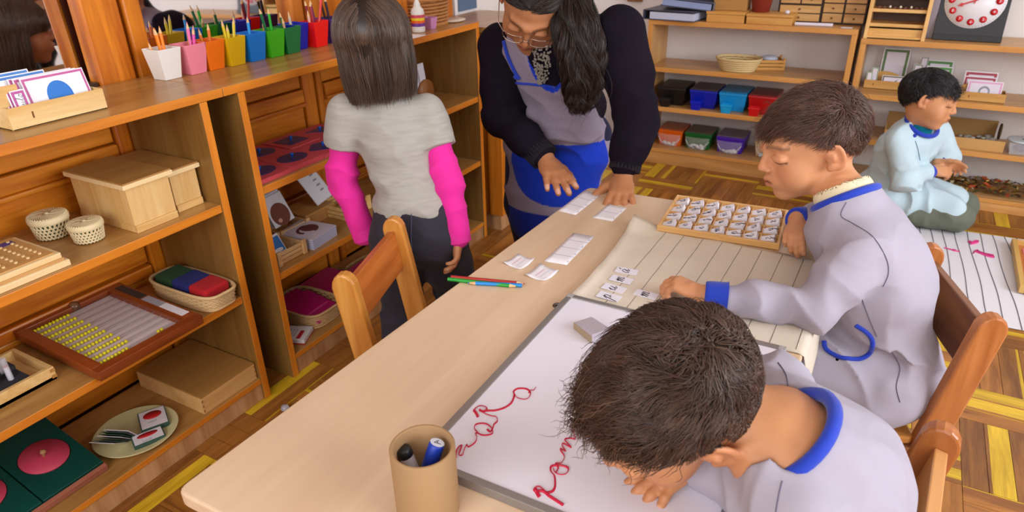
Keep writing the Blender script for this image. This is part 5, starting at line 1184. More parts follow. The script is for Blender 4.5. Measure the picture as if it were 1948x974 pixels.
def latticebasket(loc, R, h, label):
    root = T('round_basket', loc, label, 'basket'); CR_ = plain('e2cfa4', .7, var=.1); b = B(); n = 26
    for i in range(n):
        a = 2*PI*i/n
        for s_ in (-1, 1): b.tube([(R*(.86+.14*t)*math.cos(a+s_*t*.62), R*(.86+.14*t)*math.sin(a+s_*t*.62), .002+(h*.72)*t) for t in (0, .2, .4, .6, .8, 1)], .0016, 4)
    for z in (.004, h*.22, h*.36, h*.50): b.tube([(R*(.86+.14*z/h/.72)*math.cos(2*PI*k/40), R*(.86+.14*z/h/.72)*math.sin(2*PI*k/40), z) for k in range(40)], .0013, 4, closed=True)
    b.build('lattice_weave', CR_, root)['kind'] = 'stuff'
    B().lathe([(0, .001), (R*.83, .001), (R*.95, h*.70)], 32).build('lining', plain('3c4a24', .9, var=.5), root)
    b = B().lathe([(R*1.03, h*.66), (R*1.07, h*.70), (R*1.08, h*.86), (R*1.02, h*.92), (R*.9, h*.93), (R*.9, h*.88)], 36); b.build('lid_band', CR_, root)
    b = B(); m = 40
    for i in range(m):
        a = 2*PI*i/m; b.tube([(R*t*1.0*math.cos(a+t*.9), R*t*1.0*math.sin(a+t*.9), h*(.955-.03*t*t)) for t in (.12, .35, .6, .8, 1)], .0019, 4)
    b.ball((0, 0, h*.97), R*.13, n=10, sc=(1, 1, .5)); b.build('lid_weave', CR_, root)['kind'] = 'stuff'
    B().lathe([(R*.98, h*.895), (0, h*.925)], 32).build('lid_under', plain('7a6238', .9), root)
latticebasket((-1.492, .680, .5603), .036, .052, 'larger round lattice basket with lid, left of the pine boxes'); latticebasket((-1.402, .702, .5603), .032, .044, 'smaller round lattice basket with lid, nearer the shelf edge')
r = T('peg_board', (-1.40, .505, .5603), 'pale pegboard in a layered frame at the left edge of the shelf', 'board')
PB = wood('c8904e', 'd8a868', 1, .6, .5, .03)
bx(r, 'lower_frame', wood('ecc88c', 'f4dcae', 1, 1, .5, .02), -.09, .078, -.14, .110, 0, .012, .001); bx(r, 'middle_board', PINED, -.088, .072, -.14, .104, .012, .017, .0006)
bx(r, 'upper_frame', wood('ecc88c', 'f4dcae', 1, 1, .5, .02), -.088, .070, -.14, .102, .017, .028, .001); bx(r, 'peg_panel', PB, -.086, .063, -.138, .094, .028, .030, .0004)
for i in range(8):
    for j in range(8):
        x, y = .045-.0155*i, .078-.0215*j-.004*i*0
        B().cyl((x, y, .0300), (x, y, .0328), .0032, 7).build('peg', plain('e8c890', .5), r)
pn = B().cyl((0, 0, .03), (0, 0, .0302), .003, 6); bx(r, 'purple_sticker', plain('5a4a94', .6), -.070, -.050, .03, .085, .0301, .0306, 0)
# third shelf: basket of coloured blocks, bead frame, test tube tray
wicker((-1.415, .908, .3153), .108, .045, .040, 'rectangular wicker basket holding green, blue and red covered blocks', c='d8b684', rows=8, n=56, flare=1.08)
for nm, c, x in (('green', '1c4420', -.062), ('blue', '1c2470', .0), ('red', 'b8101c', .062)):
    s = S(); s.ell((0, 0, .018), (.036, .045, .025), k=.01)
    V, F = None, None
    b = B().box(-.031, .031, -.036, .036, -.018, .018)
    o = b.build('covered_block', plain(c, .85, bump=.5, bscale=500, sheen=.03, var=.12), None, (-1.415+x, .908, .352), bev=.008, seg=4, rot=(0, math.radians(3), 0)); tag(o, f'{nm} fabric covered block in the wicker basket', 'block')
def beadframe():
    c = Vector((-1.452, .708, .3215)); r = T('counting_abacus', (c.x, c.y, c.z), 'brown wooden counting frame with rows of small yellow beads', 'abacus', rot=(0, math.radians(2.2), 0))
    FW = wood('6a2c10', '9a4a20', 1, 1, .3, .03); FX = wood('6a2c10', '9a4a20', 0, 1, .3, .03); x0, x1, y0, y1, h = -.150, .162, -.128, .124, .022
    bx(r, 'back_board', plain('d6c4c4', .6), x0+.02, x1-.02, y0+.022, y1-.04, .004, .008, 0)
    bx(r, 'frame_rail', FW, x1-.024, x1, y0, y1, 0, h, .0015); bx(r, 'frame_rail', FW, x0, x0+.024, y0, y1, 0, h, .0015)
    bx(r, 'frame_rail', FX, x0+.024, x1-.024, y0, y0+.024, 0, h, .0015); bx(r, 'frame_rail', FX, x0+.024, x1-.024, y1-.040, y1, 0, h, .0015)
    bx(r, 'grey_label', plain('a8a4ac', .6), -.02, .045, y1-.026, y1-.006, h, h+.0006, 0); bx(r, 'white_label', plain('e8e4ea', .6), .045, .125, y1-.026, y1-.006, h, h+.0006, 0)
    bx(r, 'dark_label', plain('3a3430', .6), x0+.03, -.025, y1-.026, y1-.006, h, h+.0005, 0)
    for i in range(10):
        x = x1-.040-i*.0262
        B().cyl((x, y0+.02, .014), (x, y1-.030, .014), .0007, 5).build('rod', plain('b8b0b0', .3, metal=.6), r)
        b = B(); k = 10 if i else 8
        for j in range(k): b.ball((x, y0+.030+j*.0083, .014), .0042, n=8)
        if i == 0:
            for j in (0, 1): b.ball((x, y0+.165+j*.0083, .014), .0042, n=8)
        o = b.build('bead_row', plain('d8c80c', .35), r); o['kind'] = 'stuff'
        bx(r, 'rule_line', plain('a898a4', .7), x+.0115, x+.0130, y0+.024, y1-.042, .0081, .0084, 0)
beadframe()
r = openbox((-1.455, .455, .3153), .092, .072, .030, 'pine tray with dovetailed corners holding a rack of glass tubes', PINE, 'tray', rz=PI/2, th=.009, name='wooden_tray')
for s_ in (-1, 1):
    for z in (.004, .018): bx(r, 'dovetail', wood('a87438', 'c08c4c', 1, 1, .5, .02), s_*.0925-(.002 if s_ < 0 else 0), s_*.0925+(0 if s_ < 0 else .0), -.0725, -.066, z, z+.008, 0) if False else None
for z in (.005, .019): bx(r, 'dovetail', wood('a87438', 'c08c4c', 2, 1, .5, .02), .083, .0925, -.0728, -.0720, z, z+.007, 0)
rk = T('tube_rack', (-1.452, .455, .3245), 'charcoal foam rack with rows of glass tubes inside the pine tray', 'rack'); RK = plain('2a2c34', .9, bump=.4)
bx(rk, 'rack_block', RK, -.045, .052, -.08, .055, 0, .016, .002); bx(rk, 'upper_step', RK, -.045, .002, -.08, .055, .016, .026, .002)
gm, nt, bs_ = newmat('tube_glass'); bs_.inputs['Base Color'].default_value = (.9, .9, .95, 1); bs_.inputs['Roughness'].default_value = .08; bs_.inputs['Alpha'].default_value = .35
for i in range(3):
    for j in range(4):
        x, y = -1.452+.03-.032*i, .455+.030-.030*j; z = .3245+.008+(.01 if i else 0)
        tb_ = B().lathe([(.0, 0), (.005, .001), (.0058, .006), (.0058, .052), (.0064, .054), (.0064, .056)], 14).build('glass_tube', gm, None, (x, y, z), rot=(0, math.radians(-5), 0)); tag(tb_, f'glass tube of white beads, {("front", "middle", "back")[i]} row of the rack, {("rightmost", "second from the right", "third from the right", "leftmost")[j]}', 'tube', 'glass tubes in the rack')
        B().lathe([(.0, .003), (.0047, .004), (.0047, .036), (0, .037)], 10).build('white_beads', plain('e4dfea', .6, bump=.8, bscale=700), tb_); B().lathe([(.0, .037), (.0048, .037), (.0048, .039), (0, .0395)], 10).build('red_mark', plain('c8302c', .5), tb_)
# bottom: green insets tray, plate of cards, large box
r = T('inset_tray', (-1.458, .435, .0663), 'dark green tray with round pink knobbed insets tilted on the bottom shelf', 'tray', rot=(0, math.radians(0), 0))
GR = plain('0d4a40', .3, bump=.1, bscale=50, var=.2); PK = plain('d84a66', .42, var=.05); M_ = Matrix.Rotation(math.radians(14), 4, 'Y') @ Matrix.Identity(4)
WR = wood('9c5a44', 'b8745c', 1, 1.4, .5, .03)
B().box(-.10, .098, -.26, .128, .0, .012, M=M_).build('base', plain('0c3c36', .4), r, (0, 0, .0275), bev=.001)
B().box(.098, .108, -.26, .128, .0, .016, M=M_).build('front_rail', WR, r, (0, 0, .0275), bev=.001)
B().box(-.112, -.10, -.26, .128, .0, .018, M=M_).build('back_rail', GR, r, (0, 0, .0275), bev=.001)
for y in (.062, -.070, -.202):
    B().box(-.098, .096, y-.0645, y+.0645, .012, .020, M=M_).build('green_tile', GR, r, (0, 0, .0275), bev=.0012)
    B().lathe([(.049, 0), (.049, .0004), (0, .0004)], 48, M=M_ @ Matrix.Translation((-.004, y, .0201))).build('hole_shadow_ring', plain('1a1014', .7), r, (0, 0, .0275), label='painted dark shade in the gap around the pink disc')  # flat dark disc paints the shade in the gap round each inset
    B().lathe([(.047, 0), (.0475, .001), (.047, .0022), (0, .0024)], 48, M=M_ @ Matrix.Translation((-.004, y, .0203))).build('pink_disc', PK, r, (0, 0, .0275))
    B().lathe([(.003, 0), (.003, .006), (.006, .010), (.0065, .014), (.004, .018), (0, .019)], 16, M=M_ @ Matrix.Translation((-.004, y, .0225))).build('knob', wood('b07a50', 'd0a078', 2, 1, .3, .02), r, (0, 0, .0275))
pc = (-1.403, .668)
pl = one('plate', B().lathe([(0, .0), (.064, .0), (.069, .002), (.091, .010), (.0925, .0125), (.090, .0125), (.067, .0045), (0, .0035)], 56, sq=1.0), plain('d8cf9c', .25), (pc[0], pc[1], .0663), 'cream ceramic plate holding stacks of shape cards on the bottom shelf', 'plate')
CB, CE = plain('ece4ec', .55), plain('3c5a4c', .6)
def cardstack(x, y, z, w, d, n, rz, lab, red=True, tilt=0):
    r = T('card_stack', (x, y, z), lab, 'cards', rz, rot=(math.radians(tilt), 0, rz))
    for i in range(n):
        j = random.uniform(-.0008, .0008); bx(r, 'card', CE, -w/2+j, w/2+j, -d/2-j, d/2-j, i*.0016, i*.0016+.0013, 0); 
    z1 = (n-1)*.0016+.0013; bx(r, 'card_face', CB, -w/2+.002, w/2-.002, -d/2+.002, d/2-.002, z1, z1+.0003, 0)
    if red:
        rd = plain('c01c24', .5); b = B().lathe([(w*.34, z1+.0003), (w*.34, z1+.0006), (0, z1+.0006)], 32, c=(.0, d*.16), sq=min(1, d/w*.62)); b.build('red_oval', rd, r)
        b = B(); write(b, 'circulo', (-.014, -.016, z1+.0004), (1, 0, 0), (0, 1, 0), .0028, .00025); b.build('writing', INK, r)
    return r
zc = .0663+.0045
cardstack(pc[0]+.002, pc[1]+.045, zc, .060, .074, 8, math.radians(62), 'stack of cards with large red circle at the back right of the plate')
cardstack(pc[0]+.048, pc[1]-.002, zc, .066, .042, 7, math.radians(66), 'stack of cards with red circle at the front of the plate')
for k in range(7):
    b = B().box(-.030, .030, 0, .0010, 0, .046); o = b.build('green_edged_card', [CE if k % 3 else CB], None, (pc[0]-.014+.0035*k*.3, pc[1]-.046+.0045*k, zc+.002), rot=(math.radians(52-3*k), 0, math.radians(24))); tag(o, f'green-edged card fanned on the plate, {("leftmost", "second", "third", "fourth", "fifth", "sixth", "rightmost")[k]} of the fan', 'card', 'fanned cards on the plate')
o = one('folded_card', B().prism([(-.02, 0), (.02, 0), (.0, .001), (-.02, .001)], 0, .04, axis=1), WHITEP, (-1.47, .600, .067), 'small white folded card leaning between green tray and plate', 'card', rz=.2)
o.rotation_euler = (0, math.radians(-50), .3)
r = T('flat_box', (-1.440, .874, .0663), 'large flat tan wooden box with dovetailed front on the bottom shelf', 'box')
bx(r, 'lid', wood('a37338', 'b28448', 1, .6, .45, .02), -.125, .122, -.083, .083, .046, .050, .001); bx(r, 'body', wood('d09c5c', 'e4b87c', 1, .8, .45, .02), -.125, .122, -.083, .083, 0, .046, .001)
for s_ in (-1, 1):
    for k in range(3): bx(r, 'dovetail', wood('a0683a', 'b07a48', 2, 1, .5, .02), .1215, .1224, s_*.081-.002, s_*.081+.002, .006+k*.014, .013+k*.014, 0)
one('glass_stone', B().ball((0, 0, .010), .011, n=12, sc=(1, 1, .9)), plain('cfcad8', .08, spec=.9, trans=.5), (-1.222, .948, 0), 'small clear glass stone on the floor by the bookcase foot', 'stone')
# ================================================================ second bookcase
r = T('inset_tiles', (-1.455, 1.30, .5603), 'red-pink geometry tiles with blue knobbed insets covering the upper shelf', 'tiles')
RP = plain('cc4a54', .5, var=.05); BI = plain('20285e', .35); BK = plain('1450b0', .3)
shp = [[('oval', 0), ('oval', 0), ('flower', 0), ('oval', 0)], [('pent', 0), ('egg', 0), ('quad', 0), ('tri', 0)]]
TX = [.073, -.045]; TYS = [-.155, -.040, .079, .198]
for a in range(2):
    for c_ in range(4):
        x, y = TX[a], TYS[c_]-.006*a; z = .001+.002*((a+c_) % 2)
        bx(r, 'tile', RP, x-.058, x+.058, y-.0585, y+.0585, 0, z+.010, .0008)
        kind = shp[a][c_][0]; n = 36
        if kind in ('oval', 'egg', 'arch', 'flower'):
            P_ = [(x+.034*math.cos(2*PI*k/n)*(1+(.16*math.sin(2*PI*k/n) if kind == 'egg' else 0)+(.12*math.cos(8*PI*k/n) if kind == 'flower' else 0)), y+.046*math.sin(2*PI*k/n)*(1+(.12*math.cos(8*PI*k/n) if kind == 'flower' else 0))) for k in range(n)]
        elif kind == 'quad': P_ = [(x-.03, y-.040), (x+.034, y-.034), (x+.03, y+.042), (x-.034, y+.038)]
        elif kind == 'pent': P_ = [(x+.026, y-.03), (x+.026, y+.012), (x, y+.038), (x-.026, y+.012), (x-.026, y-.03)]
        else: P_ = [(x+.026, y), (x-.024, y+.038), (x-.024, y-.038)]
        B().prism(P_, z+.010, z+.0112).build('blue_inset', BI, r)
        B().lathe([(.003, 0), (.003, .005), (.0055, .008), (.005, .012), (0, .013)], 12, c=(x, y)).build('knob', BK, r, (0, 0, z+.011))
Z2 = .3183
def picbox(loc, rz, lab, hx, hy): return crate(loc, hx, hy, .036, lab, rz, slats=3, m=wood('d0a064', 'e6c08c', 1, 1.2, .5, .04), post=True)
picbox((-1.388, 1.163, Z2), 0, 'slatted wooden tray with blue picture card at the front of the middle shelf', .046, .052)
picbox((-1.490, 1.276, Z2), 0, 'slatted wooden tray with brown picture card further back on the middle shelf', .050, .056)
b, ms = card(.085, .090, 'eeeaf4', bw=.02); disc(b, (0, .030), .036, .034, -.0006, 3); disc(b, (-.012, .014), .008, .006, -.0009, 4); ms += [plain('7a3c24', .4, var=.2), plain('e0a890', .4)]
tag(b.build('picture_card', ms, None, (-1.468, 1.272, Z2+.040), rot=(math.radians(-26), 0, PI/2+.12)), 'white card with a round brown seed picture leaning in the rear slatted tray', 'card')
for k in range(2):
    b, ms = card(.085, .092, 'd8d4e4', bw=.02); tag(b.build('picture_card', ms, None, (-1.476-.006*k, 1.272, Z2+.042), rot=(math.radians(-26), 0, PI/2+.12)), ('plain picture card directly behind the brown seed card', 'rearmost plain picture card behind the brown seed card')[k], 'card')
b, ms = card(.070, .062, 'f0eef6', bw=.03); b.add([(-.032, -.0007, .012), (.032, -.0007, .012), (.032, -.0007, .056), (-.032, -.0007, .056)], [(0, 1, 2, 3)], 3); disc(b, (.006, .018), .02, .006, -.0009, 4); ms += [plain('2a76c4', .4), plain('e8e8f0', .4)]
tag(b.build('picture_card', ms, None, (-1.372, 1.150, Z2+.006), rot=(math.radians(-30), 0, PI/2+.1)), 'blue sky picture card leaning in the front slatted tray', 'card')
r = T('card_stack', (-1.395, 1.282, Z2), 'thick stack of large white cards, brown shape printed on the topmost', 'cards', rz=math.radians(6))
for i in range(9): bx(r, 'card', plain('aab0d0' if i % 2 else 'c8c6dc', .6), -.062, .060, -.054+random.uniform(-.001, .001), .054, i*.0034, i*.0034+.003, 0)
bx(r, 'top_card', plain('d2c6d4', .5), -.062, .060, -.054, .054, .0306, .0316, 0)
B().prism([(.030*math.cos(t)*(1-.1*t/6), .036*math.sin(t)) for t in [2*PI*k/40 for k in range(34)]]+[(.020*math.cos(t), .026*math.sin(t)) for t in [2*PI*k/40 for k in range(33, -1, -1)]], .0316, .0320).build('brown_spiral', plain('6a3434', .5), r); B().prism([(.026*math.cos(2*PI*k/24)-.004, .020*math.sin(2*PI*k/24)+.006) for k in range(24)], .0316, .0321).build('brown_shape', plain('6a3434', .5), r)
r = T('tan_box', (-1.505, 1.41, Z2), 'flat tan wooden box behind the stack of white cards', 'box'); bx(r, 'body', wood('a06c30', 'b8844a', 1, 1, .45, .03), -.05, .05, -.07, .05, 0, .034); bx(r, 'lid', wood('b07c3c', 'c89454', 1, 1, .45, .03), -.052, .052, -.072, .052, .034, .040)
crate((-1.445, 1.49, Z2), .055, .060, .040, 'slatted wooden tray leaning white sheet behind the girl', slats=3)
b, ms = card(.10, .13, 'e0dce8', bw=.02); disc(b, (-.03, .105), .008, .006, -.0007, 3); ms += [plain('8a3430', .5), INK]
for k in range(4): write(b, 'sine', (.006, -.0007, .085-k*.018), (1, 0, 0), (0, 0, 1), .005, .0004, mi=4)
tag(b.build('picture_card', ms, None, (-1.48, 1.455, Z2+.045), rot=(math.radians(-35), 0, PI/2+.25)), 'white sheet with dotted writing tilted in the tray behind the girl', 'card')
one('green_block', B().box(-.015, .015, -.02, .02, 0, .02), plain('38a018', .5), (-1.44, 1.515, Z2+.008), 'small green block in the slatted tray behind the girl', 'block', bev=.003)
# bottom shelf of second bookcase
Z3 = .0663
wicker((-1.430, 1.262, Z3), .088, .063, .046, 'wicker basket of pink folders on the bottom shelf of the second bookcase', c='c9a474', rows=7, n=48, flare=1.1)
for k, (x, y, z, w, d, a, lab) in enumerate([(-1.44, 1.250, .108, .062, .052, 8, 'pink folder lying uppermost in the bottom wicker basket'), (-1.405, 1.262, .099, .066, .054, 12, 'pink folder lying second in the bottom wicker basket'), (-1.475, 1.415, .094, .070, .070, 0, 'darker pink folder in the basket behind the chair'), (-1.42, 1.555, .090, .066, .060, -4, 'pink folder near the girl on the bottom shelf')]):
    r = T('pink_folder', (x, y, z), lab, 'folder', rot=(0, math.radians(a), math.radians(3)))
    bx(r, 'cover', plain('b81c68', .35), -w, w, -d, d, .004, .0052, .0004); bx(r, 'pages', plain('e8c8d8', .6), -w+.002, w-.002, -d+.001, d-.002, .001, .004, 0); bx(r, 'cover', plain('c22470', .35), -w, w, -d, d, 0, .001, .0004); bx(r, 'bright_edge', plain('e83c90', .35), w-.003, w+.0005, -d, d, .0052, .0062, 0)
wicker((-1.46, 1.415, Z3), .075, .085, .022, 'flat dark wicker tray under the pink folder behind the chair', c='8a6238', rows=4, n=40)
wicker((-1.42, 1.575, Z3), .080, .070, .020, 'low wicker tray under the pink folder next to the girl', c='9a7246', rows=4, n=40)
r = T('notepad', (-1.375, 1.148, Z3), 'white spiral notepad with red header on the bottom shelf', 'notepad', rz=math.radians(24))
for i in range(4): bx(r, 'page_block' if i else 'back_cover', plain('e8e4e8' if i else 'c02030', .6), -.045, .045, -.036, .036, i*.004, i*.004+.0036, 0)
bx(r, 'red_header', plain('c01c28', .5), -.045, -.022, -.036, .036, .0157, .0161, 0); bx(r, 'red_footer', plain('c01c28', .5), .018, .030, -.030, .012, .0157, .0161, 0)
for k in range(3): bx(r, 'text_line', plain('98939c', .6), -.012+k*.009, -.010+k*.009, -.02, .02, .0157, .0160, 0)
for k in range(12): B().tube([(-.044+.003*math.cos(t), -.033+k*.006, .010+.008*math.sin(t)) for t in [2*PI*i/8 for i in range(8)]], .0006, 4, closed=True).build('spiral_ring', plain('d8d8dc', .3, metal=.8), r)
# right end of second bookcase
one('white_paper', B().box(-.03, .03, -.035, .035, 0, .0005), PAPER, (-1.335, 1.77, Z1), 'sheet of white paper under the glue bottle', 'paper')
r = T('glue_bottle', (-1.368, 1.853, Z1), 'white glue bottle with bright coloured label behind the girl', 'bottle')
B().lathe([(0, .0), (.0195, 0), (.021, .004), (.021, .060), (.019, .068), (.012, .076), (.010, .080)], 28).build('body', plain('e4e0dc', .35), r)
B().lathe([(.0213, .018), (.0213, .056)], 28).build('label', plain('e8dcc8', .4), r); B().lathe([(.0215, .018), (.0215, .028)], 28).build('purple_band', plain('6a2c8c', .4), r)
B().lathe([(.0215, .028), (.0215, .036)], 28).build('orange_band', plain('e85c14', .4), r); B().lathe([(.0215, .036), (.0215, .044)], 28).build('yellow_band', plain('e8c818', .4), r); B().lathe([(.0215, .044), (.0215, .053)], 28).build('red_band', plain('c8405c', .4), r)
B().lathe([(.010, .080), (.011, .084), (.005, .098), (.003, .112), (0, .113)], 20).build('nozzle', plain('e8e6e0', .4), r)
one('pink_cup', B().frus((0, 0), (.014, .014), (.019, .019), 0, .036, inner=.0015), plain('c888b8', .45), (-1.375, 1.925, Z1), 'small mauve square pot beside the glue bottle', 'pot')
r = T('orange_board', (-1.435, 1.85, Z1), 'upright orange wooden board behind the glue bottle', 'board'); bx(r, 'panel', ORANGEV, -.006, .006, -.04, .035, 0, .095); bx(r, 'foot', ORANGEV, -.02, .02, -.04, .035, 0, .008)
wicker((-1.47, 2.0, Z1), .085, .082, .085, 'tall brown wicker basket at the end of the bookcase top', c='b0743c', rows=8, n=30, r=.004, sq=3., flare=1.06)
one('bowl_lid', B().lathe([(0, 0), (.04, .001), (.05, .006), (.05, .008), (0, .003)], 30), plain('d8c8b4', .5), (-1.40, 2.09, Z1), 'flat pale saucer by the brown basket at the shelf end', 'saucer')
r = T('ring_binder', (-1.46, 1.99, .5603), 'open white spiral booklet standing on the shelf right of the girl', 'booklet', rot=(0, math.radians(-8), math.radians(2)))
bx(r, 'page', plain('e2dde6', .6), -.001, .001, -.115, .020, .0, .125, 0); bx(r, 'page', plain('d2c4d0', .6), -.001, .001, -.155, -.118, .0, .130, 0)
for k in range(14): B().tube([(.001+.003*math.cos(t), -.117+.002*math.sin(t), .008+k*.0085) for t in [2*PI*i/6 for i in range(6)]], .0006, 4, closed=True).build('spiral_ring', plain('8a8088', .4), r)
for k in range(3): bx(r, 'text_column', plain('a8a0ac', .6), .001, .0013, -.080+k*.026, -.068+k*.026, .03, .105, 0)
r = T('disc_stand', (-1.40, 1.90, .5603), 'round brown wooden disc in a stand on the shelf right of the girl', 'puzzle')
DW = wood('7a4418', 'a0642c', 2, 1, .4, .03)
B().lathe([(.0, -.003), (.045, -.003), (.0455, 0), (.045, .003), (0, .003)], 44, M=Matrix.Translation((0, .01, .046)) @ Matrix.Rotation(PI/2, 4, 'Y')).build('disc', DW, r)
bx(r, 'stand', wood('a8742c', 'c08c44', 1, 1, .4, .03), .004, .05, -.055, .0, 0, .030, .006); bx(r, 'slot', plain('6a3c14', .6), .012, .03, -.045, -.015, .030, .0305, 0); bx(r, 'base', PINE, -.03, .055, -.06, .0, 0, .004)
r = T('flat_tray', (-1.42, 1.93, Z2), 'flat tray with green and yellow inlay on the lower right shelf', 'tray'); bx(r, 'base', plain('c87a10', .5), -.07, .075, -.10, .05, 0, .008); bx(r, 'green_inlay', plain('5a9c28', .5), -.02, .05, -.08, -.02, .008, .0095, 0); bx(r, 'yellow_inlay', plain('e0a818', .5), -.02, .05, -.015, .04, .008, .0095, 0)
wicker((-1.40, 1.955, Z3), .050, .055, .035, 'pale wicker basket at the right end of the bottom shelf', c='e2d4b8', rows=5, n=32)
one('blue_box', B().box(-.03, .03, -.035, .035, 0, .028), plain('1040c8', .45), (-1.40, 1.945, Z3+.052), 'bright blue box lying on the pale wicker basket', 'box', bev=.003, rot=(math.radians(-8), 0, .2))
one('green_marker', B().cyl((0, -.03, 0), (0, .03, 0), .008, 14), plain('28a848', .4), (-1.37, 1.945, Z3+.045), 'green marker sticking out of the pale wicker basket', 'marker')
# ================================================================ things on the table
ZT = TZ+.0003
# whiteboard
wbm = plain('e6e2ee', .16, var=.015); fr_ = plain('9a9694', .35, metal=.6)
X0, X1, Y0, Y1 = -.443, -.066, .517, .992
r = T('whiteboard', ((X0+X1)/2, (Y0+Y1)/2, ZT), 'grey-framed whiteboard with red handwriting lying on the table', 'whiteboard')
hx, hy = (X1-X0)/2, (Y1-Y0)/2
bx(r, 'panel', wbm, -hx+.004, hx-.004, -hy+.004, hy-.004, .003, .0115, 0)
for s_ in (-1, 1):
    bx(r, 'frame_rail', fr_, s_*hx-(.011 if s_ > 0 else 0), s_*hx+(0 if s_ > 0 else .011), -hy+.011, hy-.011, 0, .0135, .001)
    bx(r, 'frame_rail', fr_, -hx+.011, hx-.011, s_*hy-(.011 if s_ > 0 else 0), s_*hy+(0 if s_ > 0 else .011), 0, .0135, .001)
    for t_ in (-1, 1): bx(r, 'corner_cap', plain('a8a4a2', .4), s_*hx-.012 if s_ > 0 else -hx, hx if s_ > 0 else -hx+.012, t_*hy-.012 if t_ > 0 else -hy, hy if t_ > 0 else -hy+.012, 0, .0138, .001)
RED = plain('c8103c', .4); zb = TZ+.0121
def trace(pts, rad, name='red_writing', ox=560, oy=680, k=3.142, n=4):
    P_ = [at(ox+x/k, oy+y/k, z=zb)-r.location for x, y in smoothline(pts, n)]
    B().tube(P_, rad, 6, flat=.25).build(name, RED, r)
for pts, rad in [([(962, 606), (966, 562), (984, 530), (1002, 524), (992, 556), (984, 582), (1004, 584), (1016, 548), (1030, 522), (1040, 536), (1066, 522), (1086, 500), (1090, 474), (1082, 456), (1096, 450), (1078, 430), (1080, 406), (1110, 396), (1150, 400), (1180, 425), (1186, 452), (1160, 465), (1120, 465), (1092, 450)], .0022),
        ([(1150, 430), (1172, 446), (1188, 420), (1194, 402), (1214, 382), (1208, 356), (1180, 350), (1150, 340), (1120, 325), (1104, 318)], .0019),
        ([(1096, 358), (1084, 334), (1072, 314), (1104, 288), (1145, 295), (1150, 318), (1124, 326), (1104, 314)], .0026),
        ([(1130, 322), (1165, 320), (1205, 318), (1262, 300), (1300, 270), (1316, 225), (1312, 205), (1340, 188), (1390, 192), (1410, 216), (1394, 245), (1364, 249), (1330, 238), (1314, 212)], .0020),
        ([(1398, 212), (1412, 194), (1430, 196), (1442, 178)], .0018),
        ([(1606, 886), (1560, 856), (1520, 830), (1500, 812), (1476, 802), (1438, 802), (1432, 782), (1460, 770), (1490, 790), (1512, 815)], .0027), ([(1436, 786), (1448, 812), (1462, 836)], .0032),
        ([(1500, 812), (1540, 805), (1558, 780), (1560, 740), (1555, 706), (1535, 682), (1535, 656), (1560, 648), (1600, 650), (1636, 665), (1622, 695), (1586, 700), (1558, 686), (1548, 664)], .0022),
        ([(1560, 690), (1575, 660), (1560, 632), (1590, 632), (1606, 615), (1612, 590), (1592, 560), (1590, 546), (1622, 562), (1600, 528), (1608, 515), (1655, 540), (1624, 504), (1616, 490), (1650, 484), (1678, 488), (1668, 450), (1660, 410), (1670, 380), (1700, 370), (1750, 375), (1782, 400), (1766, 430), (1726, 440), (1690, 425), (1668, 398)], .0019),
        ([(1742, 402), (1748, 368), (1736, 332)], .0015)]: trace(pts, rad*1.0)
trace([(60, 640), (40, 660), (20, 680), (0, 690)], .0012, ox=1060, oy=540, k=2.244) if False else None
one('felt_eraser', B().prism([(-.030, 0), (.022, 0), (.022, .017), (-.030, .012)], -.018, .018, axis=1), plain('b4aab4', .9, bump=.6, var=.15), (-.352, .890, TZ+.0118), 'grey felt board eraser with worn beige side on the whiteboard', 'eraser', rz=math.radians(-32), bev=.001)
e_ = bpy.data.objects['felt_eraser']; bx(e_, 'beige_side', plain('a89478', .9, bump=.5), -.0305, -.029, -.018, .018, .0005, .0115, 0); bx(e_, 'beige_side', plain('a89478', .9, bump=.5), -.030, .022, -.0188, -.018, .0003, .0125, 0)
# card tube pot with two markers
cc = at(803, 848, z=.615); CH = .097; R_ = .0372
KR = plain('a8845c', .75, bump=.15, bscale=120, var=.06)
r = T('marker_pot', (cc.x, cc.y, ZT), 'brown cardboard tube pot at the near end of the table', 'pot')
B().lathe([(R_*.96, 0), (R_, .003), (R_, CH-.0015), (R_-.0012, CH), (R_-.0038, CH), (R_-.0048, CH-.002), (R_-.0048, .004), (0, .004)], 56).build('tube', KR, r)
B().lathe([(0, .0002), (R_*.96, .0002)], 40).build('bottom', plain('6a4c30', .9), r)
def marker(p0, d, L, body, cap, lab, capcol, letter=False):
    d = Vector(d).normalized(); q = d.to_track_quat('Z', 'Y').to_euler()
    m = B().lathe([(0, 0), (.0075, .001), (.0082, .006), (.0082, L-.030), (.0076, L-.028)], 22).build('marker', plain(body, .35), None, p0, rot=q); tag(m, lab, 'marker')
    B().lathe([(.0083, L-.045 if letter else L-.012), (.0092, L-.043 if letter else L-.011), (.0092, L-.003), (.0078, L), (0, L)], 24).build('cap', plain(cap, .4), m)
    if letter:
        B().lathe([(.0084, L+.0002), (0, L+.0003)], 24).build('end_disc', plain('d4d8e4', .5), m); b = B()
        for a_, c_ in (((-.0035, -.003), (0, .004)), ((0, .004), (.0035, -.003)), ((-.002, 0), (.002, 0))): b.tube([(a_[0], a_[1], L+.0004), (c_[0], c_[1], L+.0004)], .0004, 4)
        b.build('letter', INK, m)
    else: B().lathe([(.0084, L-.040), (.0084, L-.012)], 20).build('body_ring', plain('dcd8dc', .4), m)
    return m
t1 = at(766, 852, z=.600); b1_ = Vector((cc.x-.006, cc.y+.004, ZT+.006)); marker(b1_, t1-b1_, (t1-b1_).length, 'd8d4d8', '1e1e22', 'white marker with black cap in the cardboard pot', 0)
t2 = at(832, 842, z=.612); b2_ = Vector((cc.x-.010, cc.y-.012, ZT+.006)); marker(b2_, t2-b2_, (t2-b2_).length, 'd8d4d8', '1436a4', 'blue marker with white lettered end in the cardboard pot', 0, True)
